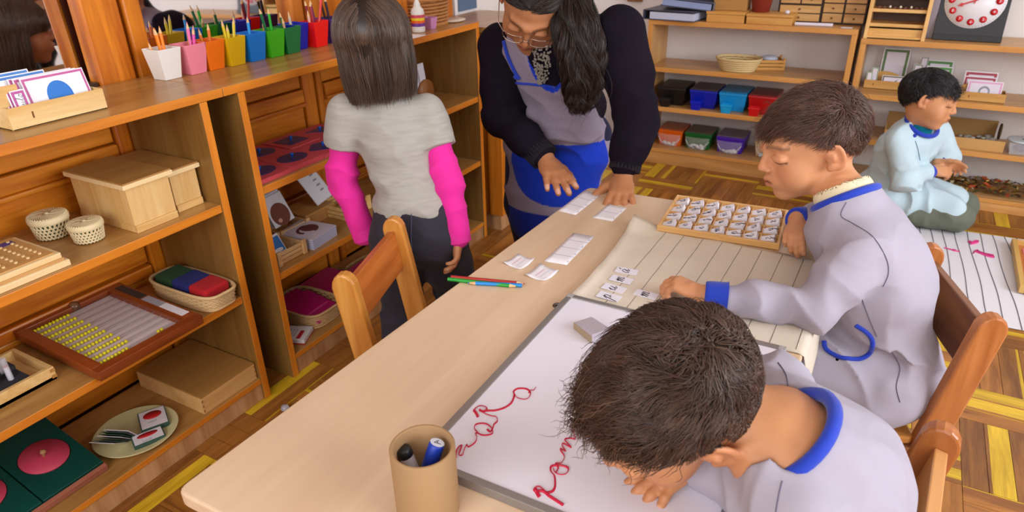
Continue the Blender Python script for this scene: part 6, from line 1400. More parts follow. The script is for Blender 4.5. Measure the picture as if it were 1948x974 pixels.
# three coloured pencils
for px0, px1, c, zo, lab in (((852, 531), (985, 545), '1f9a30', .0040, 'green hexagonal pencil lying with two others on the table edge'), ((858, 527), (999, 540), 'b02a22', .0040, 'dark red pencil lying behind the green one'), ((993, 543), (889, 538), '1c86d4', .0042, 'sky blue pencil lying in front with its point to the left')):
    a_, b_ = at(*px0, z=TZ+zo), at(*px1, z=TZ+zo)
    pencil(a_, b_, c, .0038, lab)
# little paper slips
def slip(pts, name, lab, th=.0006, m=WHITEP, cat='paper', curl=0, group=None):
    P_ = [at(x, y, z=TZ+th) for x, y in pts]; c = sum(P_, Vector())/len(P_); n = len(P_)
    g = 6; b = B(); rows = []
    for i in range(g+1):
        for j in range(g+1):
            u, v = i/g, j/g; p = (P_[0]*(1-u)+P_[1]*u)*(1-v)+(P_[3]*(1-u)+P_[2]*u)*v-c; k = (2*u-1)**2*(2*v-1)**2; p.z = curl*k+.0002; rows.append(p)
    fs = [(i*(g+1)+j, (i+1)*(g+1)+j, (i+1)*(g+1)+j+1, i*(g+1)+j+1) for i in range(g) for j in range(g)]
    b.add(rows, fs, smooth=True); o = b.build(name, m, None, (c.x, c.y, ZT)); md = o.modifiers.new('solid', 'SOLIDIFY'); md.thickness = .0004; md.offset = 1
    return tag(o, lab, cat, group), c, P_
RL = plain('c84460', .6); LG = plain('b4a8bc', .6)
for pts, lab in (([(957, 501), (990, 515), (1017, 495), (986, 485)], 'small curled white slip with red line left of the other slip'), ([(1000, 525), (1036, 537), (1063, 517), (1028, 503)], 'small curled white slip with red line nearer the whiteboard')):
    o, c, P_ = slip(pts, 'paper_slip', lab, curl=.004)
    a_ = (P_[0]*.6+P_[3]*.4)*.88+(P_[1]*.6+P_[2]*.4)*.12-c; b_ = (P_[0]*.35+P_[3]*.65)*.3+(P_[1]*.35+P_[2]*.65)*.7-c
    d = (P_[2]-P_[1]); e = (P_[1]-P_[0]); m0 = (P_[0]+P_[1]+P_[2]+P_[3])/4-c
    for k, (s_, mt) in enumerate(((-.12, RL), (.12, LG))):
        q0 = m0+e*s_-d*.32; q1 = m0+e*s_+d*.32; q0.z = q1.z = .0012; B().tube([q0, q1], .0005, 4, flat=.4).build('red_line' if k == 0 else 'grey_line', mt, o)
def strip(pts, n, lab):
    o, c, P_ = slip(pts, 'card_strip', lab, cat='card')
    for k in range(1, n):
        t = k/n; q0 = P_[0]*(1-t)+P_[3]*t-c; q1 = P_[1]*(1-t)+P_[2]*t-c; q0.z = q1.z = .0008; B().tube([q0, q1], .0004, 4, flat=.5).build('fold_line', plain('9890ac', .6), o)
    for k in range(n):
        t = (k+.35)/n; q = (P_[1]*(1-t)+P_[2]*t)*.93+(P_[0]*(1-t)+P_[3]*t)*.07-c; q.z = .0010; b = B().tube([q+Vector((0, -.003, 0)), q+Vector((.001, 0, 0)), q+Vector((0, .004, 0))], .0009, 4, flat=.4); b.build('ink_mark', plain('6a6c90', .6), o)
    return o
strip([(1035, 497), (1078, 504), (1131, 450), (1091, 443)], 4, 'long white card strip with four ruled cells in the middle of the table')
strip([(1062, 401), (1095, 409), (1143, 371), (1112, 362)], 3, 'white card strip under the woman\'s hand at the picture\'s left')
strip([(1127, 414), (1165, 421), (1192, 396), (1158, 388)], 2, 'short white card strip under the woman\'s other hand')
# ruled cloth roll
CLOTH = plain('dccfbd', .8, bump=.25, bscale=300, var=.04)
px_, py_ = -.440, -.030; ya, yb = 1.000, 1.372; nx, ny = 44, 26; vs = []; fs = []
def clothz(x, y):
    u = (x+.44)/.41; v = (y-ya)/(yb-ya); z = .0012+.0007*math.sin(x*60+y*22)+.0006*math.sin(y*75-x*30)
    z += .016*max(0, 1-(x+.445)/.030)**2*(.4+.8*max(0, 1-abs(v-.30)/.45)); z += .010*max(0, 1-((x+.44)/.05)**2)*max(0, 1-((v-1)/.16)**2)
    return z
S_ = [.0]
for i in range(nx+1):
    u = i/nx; L_ = .410*u*1.20
    for j in range(ny+1):
        v = j/ny; x = -.440+L_+.006*(1-u)*math.sin(v*PI*1.3)-.010*v*(1-u); y = ya+(yb-ya)*v-.020*u*v
        over = x+.041
        if over > 0: zz = -.0-min(over, .3)*.95; x = -.041+.004*math.sin(min(over*40, 1.6))+over*.12; z = zz+.0015
        else: z = clothz(x, y)
        vs.append((x-px_, y-ya, z))
for i in range(nx):
    for j in range(ny): a_ = i*(ny+1)+j; fs.append((a_, a_+ny+1, a_+ny+2, a_+1))
b = B().add(vs, fs, smooth=True); rc = b.build('ruled_cloth', CLOTH, None, (px_, ya, ZT)); md = rc.modifiers.new('solid', 'SOLIDIFY'); md.thickness = .0008; md.offset = 0
tag(rc, 'cream ruled cloth runner under the letter cards, hanging over the table side', 'cloth')
from mathutils.bvhtree import BVHTree
def ontop(pt, off=.0007, o=rc):
    bv = BVHTree.FromPolygons([v.co+o.location for v in o.data.vertices], [list(p.vertices) for p in o.data.polygons]) if not hasattr(ontop, 'c') else ontop.c
    ontop.c = bv; h = bv.ray_cast(Vector((pt[0], pt[1], 1)), Vector((0, 0, -1))); return (h[0] if h[0] else Vector((pt[0], pt[1], ZT)))+Vector((0, 0, off))
for k in range(9):
    x = -.378+.0405*k
    if x > -.05: continue
    P_ = [ontop((x+.004*t, ya+.008+(yb-ya-.03)*t)) for t in [i/24 for i in range(25)]]; B().tube([p-rc.location for p in P_], .0006, 4, flat=.5).build('ruled_line', plain('4c4238', .8), rc)
# letter cards "p u m a" and "m"
for ch, (cx, cy), lab in (('p', (1158, 565), 'letter card with cursive p, lowest of the word row'), ('u', (1168, 549), 'letter card with cursive u, second of the word row'), ('m', (1182, 533), 'letter card with cursive m, third of the word row'), ('á', (1192, 517), 'letter card with accented cursive a at the top of the word row'), ('m', (1229, 561), 'single letter card with cursive m near the boy\'s fingers')):
    p = at(cx, cy, z=TZ+.002); p = ontop(p, .001); o = T('letter_card', p, lab, 'card', rz=random.uniform(-.08, .08))
    bx(o, 'card_face', plain('e8e6f2', .6), -.0215, .0215, -.0115, .0120, 0, .0008, .0002)
    b = B(); write(b, ch, (.006, -.0105, .0009), (0, 1, 0), (-1, 0, 0), .0145, .00068); b.build('handwriting', INK, o)
# letter tray
ta, tb_, tc = at(1249, 441, z=TZ), at(1481, 478, z=TZ), at(1287, 373, z=TZ+.012)
ang = math.atan2((tb_-ta).y, (tb_-ta).x); ex = Vector((math.cos(ang), math.sin(ang), 0)); ey = Vector((-ex.y, ex.x, 0)); TL = (tb_-ta).length; TD = (tc-ta).dot(ey)
r = T('letter_tray', (ta.x, ta.y, ZT), 'wooden compartment tray full of handwritten letter cards', 'tray', rz=ang)
TWd = wood('d4a05c', 'e8bc80', 0, 1, .45, .03)
bx(r, 'bottom', wood('b98040', 'cc9858', 0, 1, .5, .03), 0, TL, 0, TD, 0, .003, 0)
for y0_, y1_ in ((0, .006), (TD-.006, TD)): bx(r, 'long_rail', TWd, 0, TL, y0_, y1_, 0, .016, .001)
for x0_ in (0, TL-.006): bx(r, 'end_rail', TWd, x0_, x0_+.006, .006, TD-.006, 0, .016, .001)
cw, cdp = (TL-.012)/7, (TD-.012)/4
for i in range(1, 7): bx(r, 'divider', TWd, .006+cw*i-.001, .006+cw*i+.001, .006, TD-.006, .003, .012, 0)
for j in range(1, 4): bx(r, 'divider', TWd, .006, TL-.006, .006+cdp*j-.001, .006+cdp*j+.001, .003, .012, 0)
LET = [['a', 'b', 'c', 'd'], ['e', 'f', 'g', 'h'], ['i', 'j', 'k', 'l'], ['m', 'n', 'ñ', 'o'], ['p', 'q', 'r', 's'], ['t', 'u', 'v', 'v'], ['z', 'y', 'x', 'r']]
mat_l = Matrix.Translation(r.location) @ Matrix.Rotation(ang, 4, 'Z'); CN = ('first', 'second', 'third', 'fourth', 'fifth', 'sixth', 'seventh'); RN = ('nearest', 'second', 'third', 'farthest')
LF = plain('ece8f2', .55)
for i in range(7):
    for j in range(4):
        c = Vector((.006+cw*(i+.5)-.003, .006+cdp*(j+.42), .010)); 
        Q = mat_l @ Matrix.Translation(c) @ Matrix.Rotation(random.uniform(-.12, .12), 4, 'Z') @ Matrix.Rotation(math.radians(-random.uniform(16, 30)), 4, 'Y') @ Matrix.Rotation(math.radians(random.uniform(4, 16)), 4, 'X')
        o = B().box(-.0155, .0155, -.0105, .0105, -.0045, .0045).build('letter_stack', LF, None, bev=.0004); o.matrix_world = Q
        tag(o, f'stack of cursive {LET[i][j]} cards, {CN[i]} column from the left, {RN[j]} row of the tray', 'cards')
        b = B(); write(b, LET[i][j], (.0095, -.007, .0046), (0, 1, 0), (-1, 0, 0), .0115, .0006); b.build('handwriting', INK, o)
        if (i*7+j*3) % 4: o2 = B().box(-.0155, .0155, -.0105, .0105, -.0004, .0004).build('loose_card', plain('d8d0d8', .6), o, (-.003, .002, .0049-.0095), rot=(.06, .08, .1))
slip([(1392, 388), (1425, 381), (1470, 378), (1484, 394)], 'paper_slip', 'pale bluish paper just behind the letter tray', m=plain('d8ecf0', .6), curl=.002) if False else None
pp = at(1432, 392, z=TZ); o = B().prism([(-.035, -.012), (.035, -.02), (.038, .012), (.005, .022), (-.032, .006)], 0, .0006).build('paper_scrap', plain('d8ecf2', .6), None, (pp.x, min(pp.y, 1.535), ZT), rz=.15); tag(o, 'pale bluish paper scrap behind the letter tray by the far table edge', 'paper')
# ================================================================ far bookcases
def P2(mats, b): pass
ZB = .6943
r = T('ring_binder', (-.955, 3.33, ZB), 'grey ring binder lying lowest at the left end of the far bookcase', 'binder', rz=-.12)
GB = plain('4a4c5c', .5); LB = plain('8e9cc4', .5)
bx(r, 'cover', GB, -.13, .12, -.10, .10, 0, .003, .001); bx(r, 'cover', GB, -.13, .12, -.10, .10, .040, .043, .001); bx(r, 'spine', GB, -.133, -.130, -.10, .10, 0, .043, .001); bx(r, 'pages', plain('c8d0e8', .6), -.10, .115, -.095, .095, .004, .034, 0)
B().cyl((-.134, -.03, .022), (-.1335, -.03, .022), .009, 16).build('finger_hole', plain('c8ccd8', .3, metal=.8), r)
r = T('ring_binder', (-.93, 3.35, ZB+.0545), 'slate ring binder lying tilted on top of the lowest binder', 'binder', rz=.10, rot=(.0, math.radians(5), .10))
bx(r, 'cover', GB, -.10, .14, -.10, .10, 0, .003, .001); bx(r, 'cover', plain('5a5e74', .45), -.10, .14, -.10, .10, .034, .037, .001); bx(r, 'spine', plain('6a6e80', .45), .138, .141, -.10, .10, 0, .037, .001); bx(r, 'pages', LB, -.09, .13, -.095, .095, .004, .030, 0)
r = T('document_folder', (-.88, 3.38, ZB+.108), 'pale lilac folders stacked above the binders', 'folder', rz=-.06)
for k in range(3): bx(r, 'folder_cover', plain(('a8a4c8', 'd4c8e0', '8890b4')[k], .5), -.10+.02*k, .12+.01*k, -.09, .08, k*.008, k*.008+.006, .0005)
YW = wood('c88c3c', 'e0aa5c', 0, 1, .45, .03)
def flatbox(loc, w, d, h, lab, rz=0, m=YW, lid=True):
    r = T('wooden_box', loc, lab, 'box', rz); bx(r, 'body', m, -w/2, w/2, -d/2, d/2, 0, h*.72, .0015); bx(r, 'lid', m, -w/2-.003, w/2+.003, -d/2-.003, d/2+.003, h*.74, h, .002); return r
flatbox((-.722, 3.335, ZB), .165, .15, .046, 'yellow wood box under the brown box on the far bookcase'); flatbox((-.535, 3.335, ZB), .190, .15, .042, 'longer yellow wood box with lid beside the drawer chest')
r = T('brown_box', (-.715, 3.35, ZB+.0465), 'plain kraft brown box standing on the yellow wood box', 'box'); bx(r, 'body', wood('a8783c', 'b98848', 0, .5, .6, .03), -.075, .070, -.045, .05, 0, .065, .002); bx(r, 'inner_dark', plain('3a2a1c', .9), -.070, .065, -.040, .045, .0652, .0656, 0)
for k, c in enumerate(('c04060', '3858b0', 'e0e0e8', 'a03048', '4878c8')): bx(r, 'coloured_card', plain(c, .5), -.055+.022*k, -.043+.022*k, -.02, .02, .066, .082, 0)
r = T('terracotta_pot', (-.590, 3.35, ZB+.0425), 'red terracotta flowerpot standing between brown box and drawer chest', 'pot')
B().lathe([(0, 0), (.036, 0), (.050, .075), (.054, .077), (.056, .095), (.050, .095), (.046, .078), (0, .070)], 32).build('body', plain('98382c', .6, bump=.1), r)
one('tissue_knot', B().ball((0, 0, .008), .010, n=10, sc=(1.1, .9, .8)), plain('dcdce8', .7), (-.470, 3.30, ZB+.0425), 'small white knotted tissue on the yellow wood box', 'tissue')
# drawer chest
r = T('drawer_chest', (-.343, 3.43, ZB), 'dark chest of many small pale drawers with brass knobs on the far bookcase', 'chest')
DK = plain('2e1c10', .6); DR = wood('b8884a', 'd0a468', 0, 1.5, .5, .06)
bx(r, 'carcass', DK, -.178, .178, -.055, .06, 0, .20, .001)
def drawer(x0, x1, z0, z1):
    d = bx(r, 'drawer', DR, x0, x1, -.062, -.050, z0, z1, .0015); B().ball(((x0+x1)/2, -.066, (z0+z1)/2), .0045, n=8).build('knob', plain('7a5a28', .35, metal=.7), d)
hz = .0385
for k in range(5):
    for x0 in (.008, .094): drawer(x0, x0+.078, .008+k*(hz+.0015), .008+k*(hz+.0015)+hz-.003)
for k in range(2): drawer(-.170, -.004, .008+k*.034, .008+k*.034+.030)
for k in range(3):
    for x0 in (-.170, -.084): drawer(x0, x0+.080, .080+k*(hz+.0015), .080+k*(hz+.0015)+hz-.003)
one('paper_roll', B().cyl((-.075, 0, .007), (.075, .01, .007), .007, 10).cyl((-.06, .014, .006), (.0, .016, .006), .006, 10), plain('e0d8e4', .6), (-.355, 3.285, ZB), 'white rolled papers lying in front of the drawer chest', 'papers')
one('paper_slip', B().box(-.022, .022, -.012, .012, 0, .002), plain('d4d0d8', .6), (-.225, 3.29, ZB), 'small pale paper at the right end of the far bookcase top', 'paper')
# baskets on the second shelf
wicker((-.655, 3.335, .4783), .072, .052, .055, 'pale oval wicker basket on the empty shelf', c='e0c890', rows=6, n=40, flare=1.38, sq=2.4)
one('green_leaf', B().ball((0, 0, 0), .03, n=10, sc=(1, .7, .3)), plain('6c7a3c', .7, bump=.6), (-.64, 3.34, .478+.035), 'dull green dried leaf inside the pale oval basket', 'leaf')
crate((-.535, 3.425, .4783), .055, .048, .048, 'slatted yellow wood tray behind the oval basket', slats=3, m=YW, rz=.35)
one('crumpled_bag', B().ball((0, 0, .0), .032, n=14, sc=(1.2, .9, .45)), plain('c4cce0', .25, bump=1., bscale=60), (-.535, 3.42, .478+.048), 'crumpled clear bag lying in the slatted yellow tray', 'bag')
# plastic bins
clear, nt, bs_ = newmat('clear_plastic'); bs_.inputs['Base Color'].default_value = (.9, .9, .95, 1); bs_.inputs['Roughness'].default_value = .08; bs_.inputs['Alpha'].default_value = .22
def bin_(x, y, z, w, d, h, c, lab, mini=None, lidc=None):
    r = T('plastic_bin', (x, y, z), lab, 'bin'); m = plain(c, .35)
    B().frus((0, 0), (w*.43, d*.45), (w*.5, d*.5), 0, h*.84, inner=.003).build('body', m, r, bev=.003); B().frus((0, 0), (w*.515, d*.515), (w*.505, d*.505), h*.80, h*.90, inner=.003).build('rim', m, r, bev=.001)
    bx(r, 'lid', plain(lidc or '4a3c38', .25), -w*.50, w*.50, -d*.49, d*.50, h*.90, h*.95, .002, label='translucent dark lid')
    return r
def minibin(x, y, z, c, lab):
    r = T('small_bin', (x, y, z), lab, 'bin'); m = plain(c, .35); B().frus((0, 0), (.019, .014), (.024, .018), 0, .038, inner=.002).build('body', m, r, bev=.001); B().frus((0, 0), (.026, .020), (.025, .019), .034, .041, inner=.002).build('rim', m, r)
for c, lc, x, w, nm in (('141214', '2c2624', -.948, .135, 'black'), ('0a1fae', '4a4248', -.793, .130, 'dark blue'), ('0c94dc', '1c84b8', -.655, .125, 'sky blue'), ('b40c10', '7a2c28', -.520, .125, 'red')):
    bin_(x, 3.385, .2903, w, .17, .095, c, f'{nm} plastic storage bin with lid on the middle shelf', lidc=lc)
for c, x, y, nm in (('1c1a1c', -.965, 3.272, 'black'), ('0c20c8', -.815, 3.272, 'dark blue'), ('10a8ec', -.672, 3.272, 'sky blue'), ('d40c10', -.545, 3.272, 'red')): minibin(x, y, .2903, c, f'tiny {nm} bin in front of the matching large bin')
def film(par, w, h, y, seed):
    rg = np.random.RandomState(seed); n = 14; vs = []; fs = []
    for i in range(n+1):
        for j in range(n+1):
            u, v = i/n*2-1, j/n; q = w*.46*(1-.35*(1-v)**2); vs.append((u*q, y-.012-.010*math.cos(u*1.4)+.004*rg.rand(), .003+h*v*(1-.45*u*u if False else 1)-.0*u))
    for i in range(n):
        for j in range(n):
            a_ = i*(n+1)+j; fs.append((a_, a_+n+1, a_+n+2, a_+1))
    B().add(vs, fs).build('plastic_bag', clear, par); b = B()
    for k in range(9):
        u = rg.uniform(-.8, .8); b.ball((u*w*.30, y-.012, .010+.016*rg.rand()), .006+.005*rg.rand(), n=7, sc=(1.2, .6, .8))
    for s_ in (-1, 1): b.tube([(s_*w*.44, y-.008, h*.75), (s_*w*.30, y-.020, h*.40), (s_*w*.06, y-.022, h*.18)], .0016, 5)
    b.build('bag_creases', plain('d8dce0', .2, var=.2), par)['kind'] = 'stuff'
for k, (c, lc, x, w, nm) in enumerate((('e0640a', 'a85a34', -.943, .125, 'orange'), ('0c6428', '5a5248', -.802, .130, 'green'), ('4a1cae', '6c6274', -.645, .130, 'violet'))):
    film(bin_(x, 3.395, .0803, w, .15, .088, c, f'{nm} plastic bin with a clear bag hanging over its front on the bottom shelf', lidc=lc), w, .06, -.075, k)
r = bin_(-.470, 3.40, .0803, .12, .14, .085, 'c8a878', 'tan bin with clear bag half hidden behind the boy\'s hair', lidc='b8a890'); film(r, .12, .06, -.07, 9)
r = T('white_dish', (-.435, 3.29, .2903), 'small white footed dish to the right of the red bin', 'dish'); B().lathe([(.0, 0), (.016, 0), (.016, .004), (.011, .020), (.034, .030), (.036, .034), (0, .030)], 28).build('body', plain('cfcadc', .3), r)
# ---- right-hand bookcase: rack and clock
ZC = .6613
r = T('bead_rack', (-.044, 3.34, ZC), 'pale wooden rack with narrow slanted shelves of bead bars', 'rack')
RW = wood('d8a454', 'efc27c', 0, 1, .4, .03); RWV = wood('d8a454', 'efc27c', 2, 1, .4, .03)
for s_ in (-1, 1): B().prism([(-.085, 0), (.09, 0), (.09, .36), (-.005, .36)], s_*.104-.007, s_*.104+.007, axis=0).build('side_panel', RWV, r, bev=.001)
bx(r, 'back_panel', wood('4a2c18', '6a4424', 0, 1, .5, .03), -.098, .098, .084, .088, .02, .36, 0); bx(r, 'base_board', RW, -.097, .097, -.078, .085, .004, .012, 0); bx(r, 'front_board', RW, -.097, .097, -.060, -.052, .010, .038, .001)
for k in range(5):
    z = .048+k*.055; y = -.062+z*.20; bx(r, 'shelf', RW, -.097, .097, y, .084, z, z+.005, 0); bx(r, 'front_lip', RW, -.099, .099, y-.006, y, z-.003, z+.010, .001)
    for q in (-1, 1): B().cyl((q*.1115, y, z+.004), (q*.1125, y, z+.004), .003, 8).build('screw', plain('3a2a20', .5), r)
    if k:
        b = B()
        for i in range(9): b.cyl((-.075+.019*i, y+.03, z+.012), (-.075+.019*i, y+.055, z+.012), .0055, 7)
        b.build('bead_bars', plain('6a3c34' if k % 2 else '8a5a48', .4), r)['kind'] = 'stuff'
        for i in (2, 4, 6): B().ball((-.075+.019*i, y+.022, z+.016), .005, n=8).build('white_bead', plain('e8e0d0', .4), r)
a_ = math.radians(-13)
r = T('toy_clock', (.210, 3.325, ZC), 'black teaching clock board with white dial and red numerals', 'clock', rot=(a_, 0, 0))
CBk = plain('26262c', .5, bump=.1, bscale=200)
bx(r, 'board', CBk, -.117, .117, .0, .016, .0, .300, .0015); bx(r, 'base_box', plain('16161a', .5), -.117, .117, -.008, .022, .0, .022, .001)
B().lathe([(0, 0), (.104, 0), (.104, .002), (0, .002)], 64, M=Matrix.Translation((0, -.0002, .152)) @ Matrix.Rotation(PI/2, 4, 'X')).build('dial', plain('e4e2e6', .4), r)
NR = plain('c40c1c', .35)
for n_ in range(1, 13):
    t = math.radians(90-30*n_); x, z = .080*math.cos(t), .152+.080*math.sin(t)
    d = B().lathe([(0, .002), (.0125, .002), (.0125, .0045), (0, .0045)], 20, M=Matrix.Translation((x, 0, z)) @ Matrix.Rotation(PI/2, 4, 'X')).build('numeral_disc', NR, r)
    fc = bpy.data.curves.new('numeral', 'FONT'); fc.body = str(n_); fc.size = .016; fc.align_x = 'CENTER'; fc.align_y = 'CENTER'; fc.extrude = .0002; fc.materials.append(plain('f0d8dc', .5))
    fo_ = bpy.data.objects.new('tmp', fc); me_ = bpy.data.meshes.new_from_object(fo_); bpy.data.objects.remove(fo_); fo_ = bpy.data.objects.new('numeral', me_); COL.objects.link(fo_); fo_.parent = d; fo_.location = (x, -.0052, z); fo_.rotation_euler = (PI/2, 0, 0)
b = B()
for k in range(60):
    t = 2*PI*k/60; b.box(-.0004, .0004, -.0026, -.0022, -.003, .003, M=Matrix.Translation((.0975*math.cos(t), 0, .152+.0975*math.sin(t))) @ Matrix.Rotation(-(t-PI/2), 4, 'Y'))
b.build('minute_marks', plain('6a6470', .5), r)['kind'] = 'stuff'
def handc(ang, L, w):
    M = Matrix.Translation((0, 0, .152)) @ Matrix.Rotation(math.radians(ang), 4, 'Y')
    B().prism([(-w*.4, -.012), (w*.4, -.012), (w*.5, L*.7), (w*1.3, L*.7), (0, L), (-w*1.3, L*.7), (-w*.5, L*.7)], -.009, -.006, axis=1, M=M).build('clock_hand', NR, r)
handc(-112, .062, .006); handc(12, .080, .005)
one('grey_case', B().box(-.012, .012, -.07, .07, 0, .16), plain('8a8290', .5), (.080, 3.42, ZC), 'grey upright case between the rack and the clock', 'case', bev=.002)
# card boxes on the next shelf
ZD = .4383
CBX = wood('b8843c', 'd0a058', 0, 1, .5, .03)
def cardbox(x, y, w, lab): 
    r = openbox((x, y, ZD), w/2, .038, .036, lab, CBX, mark=True, th=.003, name='card_box')
    B().prism([(-w*.36, 0)]+[(w*.43*-math.cos(t)-.0, .030+.034*math.sin(t)) for t in [PI*k/14 for k in range(15)]]+[(w*.36, 0)], .0, .003, axis=1).build('divider', CBX, r, (-w*.06, .016, .003)); return r
cardbox(-.040, 3.405, .160, 'plywood card box with green-edged cards at the left of the clock shelf'); cardbox(.312, 3.325, .160, 'plywood card box with horse and face cards right of the boy\'s head'); cardbox(.135, 3.42, .13, 'plywood card box mostly hidden behind the boy\'s head')
def bcard(x, y, w, h, c, lab, z=.004, tilt=-12, pic=None, grp=None):
    b, ms = card(w, h, c, 'e4dce8', bw=.09); fc_ = pic
    if pic == 'face': disc(b, (0, h*.42), h*.28, h*.30, -.0006, 3); disc(b, (0, h*.40), h*.19, h*.21, -.0009, 2); ms.append(plain('8e929c', .6))
    if pic == 'horse': b.add([(-.006, -.0007, h*.3), (.010, -.0007, h*.3), (.006, -.0007, h*.62), (.001, -.0007, h*.82), (-.003, -.0007, h*.6)], [(0, 1, 2, 3, 4)], 3); ms.append(plain('4c4244', .6))
    if pic == 'bird': b.add([(-.014, -.0007, h*.45), (.0, -.0007, h*.55), (.014, -.0007, h*.78), (.004, -.0007, h*.50), (-.002, -.0007, h*.3)], [(0, 1, 2, 3, 4)], 3); ms.append(plain('3c3c34', .6))
    return tag(b.build('picture_card', ms, None, (x, y, ZD+z), rot=(math.radians(tilt), 0, 0)), lab, 'card', grp)
bcard(-.005, 3.385, .100, .052, '5a5428', 'low white card with a perched bird in the left card box', pic='bird'); bcard(-.105, 3.375, .022, .062, '5c9c30', 'narrow green-edged card in the left card box front', tilt=-8); bcard(-.088, 3.40, .026, .078, '4c8c28', 'taller narrow green-edged card leaning behind it', tilt=-8)
bcard(-.020, 3.475, .105, .150, '5c7c44', 'tall pale card with green edges standing against the wall', tilt=-6)
bcard(.300, 3.375, .115, .096, 'a8384c', 'rear red-edged card with horse drawing in the right card box', pic='horse'); bcard(.298, 3.355, .112, .080, 'a8384c', 'middle red-edged card with horse drawing in the right card box', pic='horse'); bcard(.318, 3.325, .120, .070, 'e0a8cc', 'front pink-edged card with round grey drawing in the right card box', pic='face')
bcard(.150, 3.46, .100, .115, '4c8c40', 'rearmost green-edged card behind the boy\'s head'); bcard(.152, 3.435, .098, .095, '4c9c48', 'nearer green-edged card behind the boy\'s head'); bcard(.072, 3.42, .034, .100, '4c7c30', 'narrow green-edged card beside the boy\'s hair', tilt=-5); bcard(.090, 3.455, .028, .125, '5c6c38', 'small framed green tag card above the boy\'s hair', tilt=-5)
# long box, clear tub
ZE = .2453
r = T('long_box', (.22, 3.36, ZE), 'long tan cardboard box with stones on the lower shelf behind the boy', 'box')
LBm = plain('c89a5c', .8, bump=.2, bscale=80); bx(r, 'front_panel', LBm, -.22, .215, -.080, -.077, 0, .045); bx(r, 'bottom', LBm, -.22, .215, -.077, .07, 0, .004); bx(r, 'back_panel', plain('9a7440', .8), -.22, .19, .068, .071, 0, .090); bx(r, 'end_panel', LBm, -.22, -.217, -.077, .068, 0, .06)
B().lathe([(0, -.003), (.032, -.003), (.034, 0), (.032, .003), (0, .003)], 28, M=Matrix.Translation((.20, .04, .055)) @ Matrix.Rotation(PI/2, 4, 'Y')).build('round_end', plain('5c4a30', .7), r)
b = B(); rg = np.random.RandomState(4)
for k in range(60): b.ball((rg.uniform(-.2, .19), rg.uniform(-.07, .06), .006+.010*rg.rand()+.012), .008+.007*rg.rand(), n=7, sc=(1.3, 1, .7))
b.build('pebbles', plain('9a9488', .7, var=.6), r)['kind'] = 'stuff'
r = T('clear_tub', (.495, 3.31, ZE), 'clear plastic tub with dark things at the right edge of the lower shelf', 'tub'); B().frus((0, 0), (.040, .035), (.050, .045), 0, .048, inner=.002).build('body', clear, r); B().lathe([(.05, .048), (.056, .050), (.055, .056), (.05, .055)], 28, sq=.9).build('rim', plain('c8d4dc', .2), r)
b = B().ball((0, 0, .02), .03, n=12, sc=(1, .9, .5)); b.build('dark_contents', plain('4c3048', .6, var=.5), r); B().ball((.01, .0, .045), .018, n=10).build('teal_ball', plain('1c8c7c', .5), r)
r = T('dried_posy', (-.095, 3.33, ZE), 'small dried posy with lilac head left of the kneeling boy', 'flowers')
B().ball((0, 0, .03), .026, n=12, sc=(1.1, .9, .8)).build('blossom', plain('a88c98', .8, bump=.8, bscale=90, var=.3), r); b = B()
for k in range(8): b.tube([(0, 0, .03), (rg.uniform(-.04, .04), rg.uniform(-.03, .03), .06+.03*rg.rand())], .0018, 4)
b.build('stems', plain('5c5c3c', .8), r); B().lathe([(0, 0), (.014, 0), (.016, .02)], 16).build('holder', plain('c8a878', .7), r)
# leaves and pasta on the lowest shelf
r = T('dried_leaf_heap', (.60, 3.37, .0563), 'heap of dried leaves, husks and pasta on the lowest shelf at the right', 'leaves'); r['kind'] = 'stuff'
for c, n_, sd in (('7c5a14', 90, 1), ('3c4018', 70, 2), ('d8c064', 40, 3), ('b04818', 26, 4), ('4a2c14', 60, 5), ('a8a080', 30, 6)):
    b = B(); rg = np.random.RandomState(sd)
    for k in range(n_):
        x = rg.uniform(-.34, .28) if c != 'b04818' else rg.uniform(-.24, -.10); y = rg.uniform(-.09, .10); z = .004+rg.rand()*.034*(1-abs(y)/.13); L = rg.uniform(.015, .035); a1 = rg.uniform(0, 2*PI); t = rg.uniform(-.5, .5)
        d = Vector((math.cos(a1), math.sin(a1), t)).normalized(); s_ = Vector((-d.y, d.x, .3)).normalized()*L*(.3 if c != 'd8c064' else .14); p = Vector((x, y, z+.008))
        b.add([p-d*L*.6, p-d*L*.1+s_+Vector((0, 0, .003)), p+d*L*.6, p-d*L*.1-s_], [(0, 1, 2), (0, 2, 3)])
    b.build('leaf_litter', plain(c, .7, var=.25), r)['kind'] = 'stuff'
bx(r, 'leaf_tray', plain('b08450', .7), -.36, .30, -.10, .11, 0, .004, 0)
# small brown frame on the back wall, left of the bookcase
r = T('wall_frame', (-1.22, 3.505, .74), 'brown wooden frame on the white wall left of the far bookcase', 'frame'); bx(r, 'frame', wood('7a4c20', '946030', 2, 1, .5, .03), -.05, .026, -.012, .012, 0, .35); bx(r, 'picture', plain('8c7a5c', .6), -.045, .012, -.013, -.0121, .01, .34, 0)
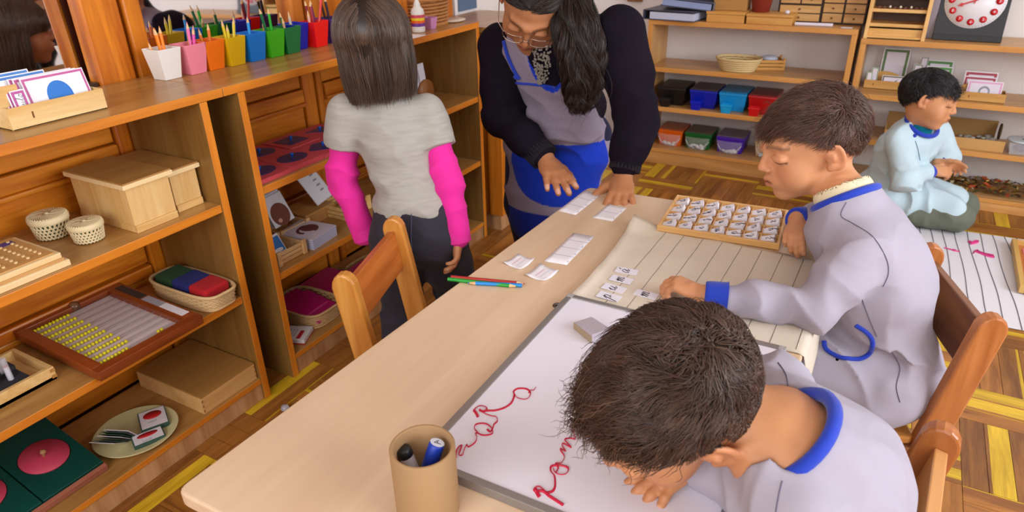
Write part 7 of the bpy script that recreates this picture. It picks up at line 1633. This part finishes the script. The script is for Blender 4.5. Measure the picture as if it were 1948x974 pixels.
# ---- floor mat with ruled lines, pink scribbles and a tray
r = T('floor_mat', (.65, 2.63, .0), 'white ruled cloth mat with pink scribbles on the parquet', 'mat', rz=math.radians(3))
MW = plain('e4e2e8', .85, bump=.2, bscale=250, var=.02)
n1, n2 = 40, 24; vs = []; fs = []
for i in range(n1+1):
    for j in range(n2+1): x = -.47+1.0*i/n1; y = -.37+.74*j/n2; vs.append((x, y, .0022+.0012*math.sin(x*23+y*9)*math.sin(y*17)))
for i in range(n1):
    for j in range(n2): a_ = i*(n2+1)+j; fs.append((a_, a_+n2+1, a_+n2+2, a_+1))
o = B().add(vs, fs, smooth=True).build('mat_cloth', MW, r)
for k in range(24):
    x = -.437+.0415*k; B().tube([(x+.003*math.sin(t*9+k), -.37+.74*t, .0034+.0012*math.sin(x*23+(-.37+.74*t)*9)*math.sin((-.37+.74*t)*17)) for t in [i/20 for i in range(21)]], .0012, 4, flat=.5).build('ruled_line', plain('4a4a58', .8), r)
PKm = plain('dc3c8c', .7)
def mp(x, y): p = at(1720+x/4.425, 400+y/4.425, z=.0045); return (Matrix.Rotation(-math.radians(3), 4, 'Z') @ (p-r.location))
for pts, rad in (([(540, 260), (570, 275), (600, 262), (625, 270), (560, 285)], .006), ([(580, 365), (600, 335), (625, 340), (650, 355), (755, 380)], .0045), ([(600, 345), (700, 385), (760, 396), (700, 375)], .005), ([(335, 315), (380, 325), (420, 338), (470, 348)], .0025), ([(405, 330), (425, 340), (440, 338)], .005), ([(122, 225), (128, 262)], .0025)):
    B().tube([mp(*q) for q in smoothline(pts, 4)], rad, 6, flat=.12).build('pink_scribble', PKm, r)
r = T('inlay_tray', (.640, 2.71, .006), 'shallow pale wooden tray with reddish inlay on the ruled mat', 'tray', rz=math.radians(-1)); IT = wood('c89c50', 'dcb468', 1, 1, .5, .03)
bx(r, 'base', wood('b86c34', 'cc8048', 1, 1, .45, .03), -.135, .15, -.20, .19, .0, .008, 0)
for s_ in (-1, 1): bx(r, 'rim', IT, s_*.14-.008, s_*.14+.008, -.21, .20, 0, .026, .0015)
bx(r, 'rim', IT, -.132, .132, .19, .20, 0, .026, .0015); bx(r, 'rim', IT, -.132, .132, -.21, -.20, 0, .026, .0015)
for k in range(4): bx(r, 'pink_inlay', plain('e07c80', .6), -.115, .10, -.17+.09*k, -.115+.09*k, .008, .010, 0)
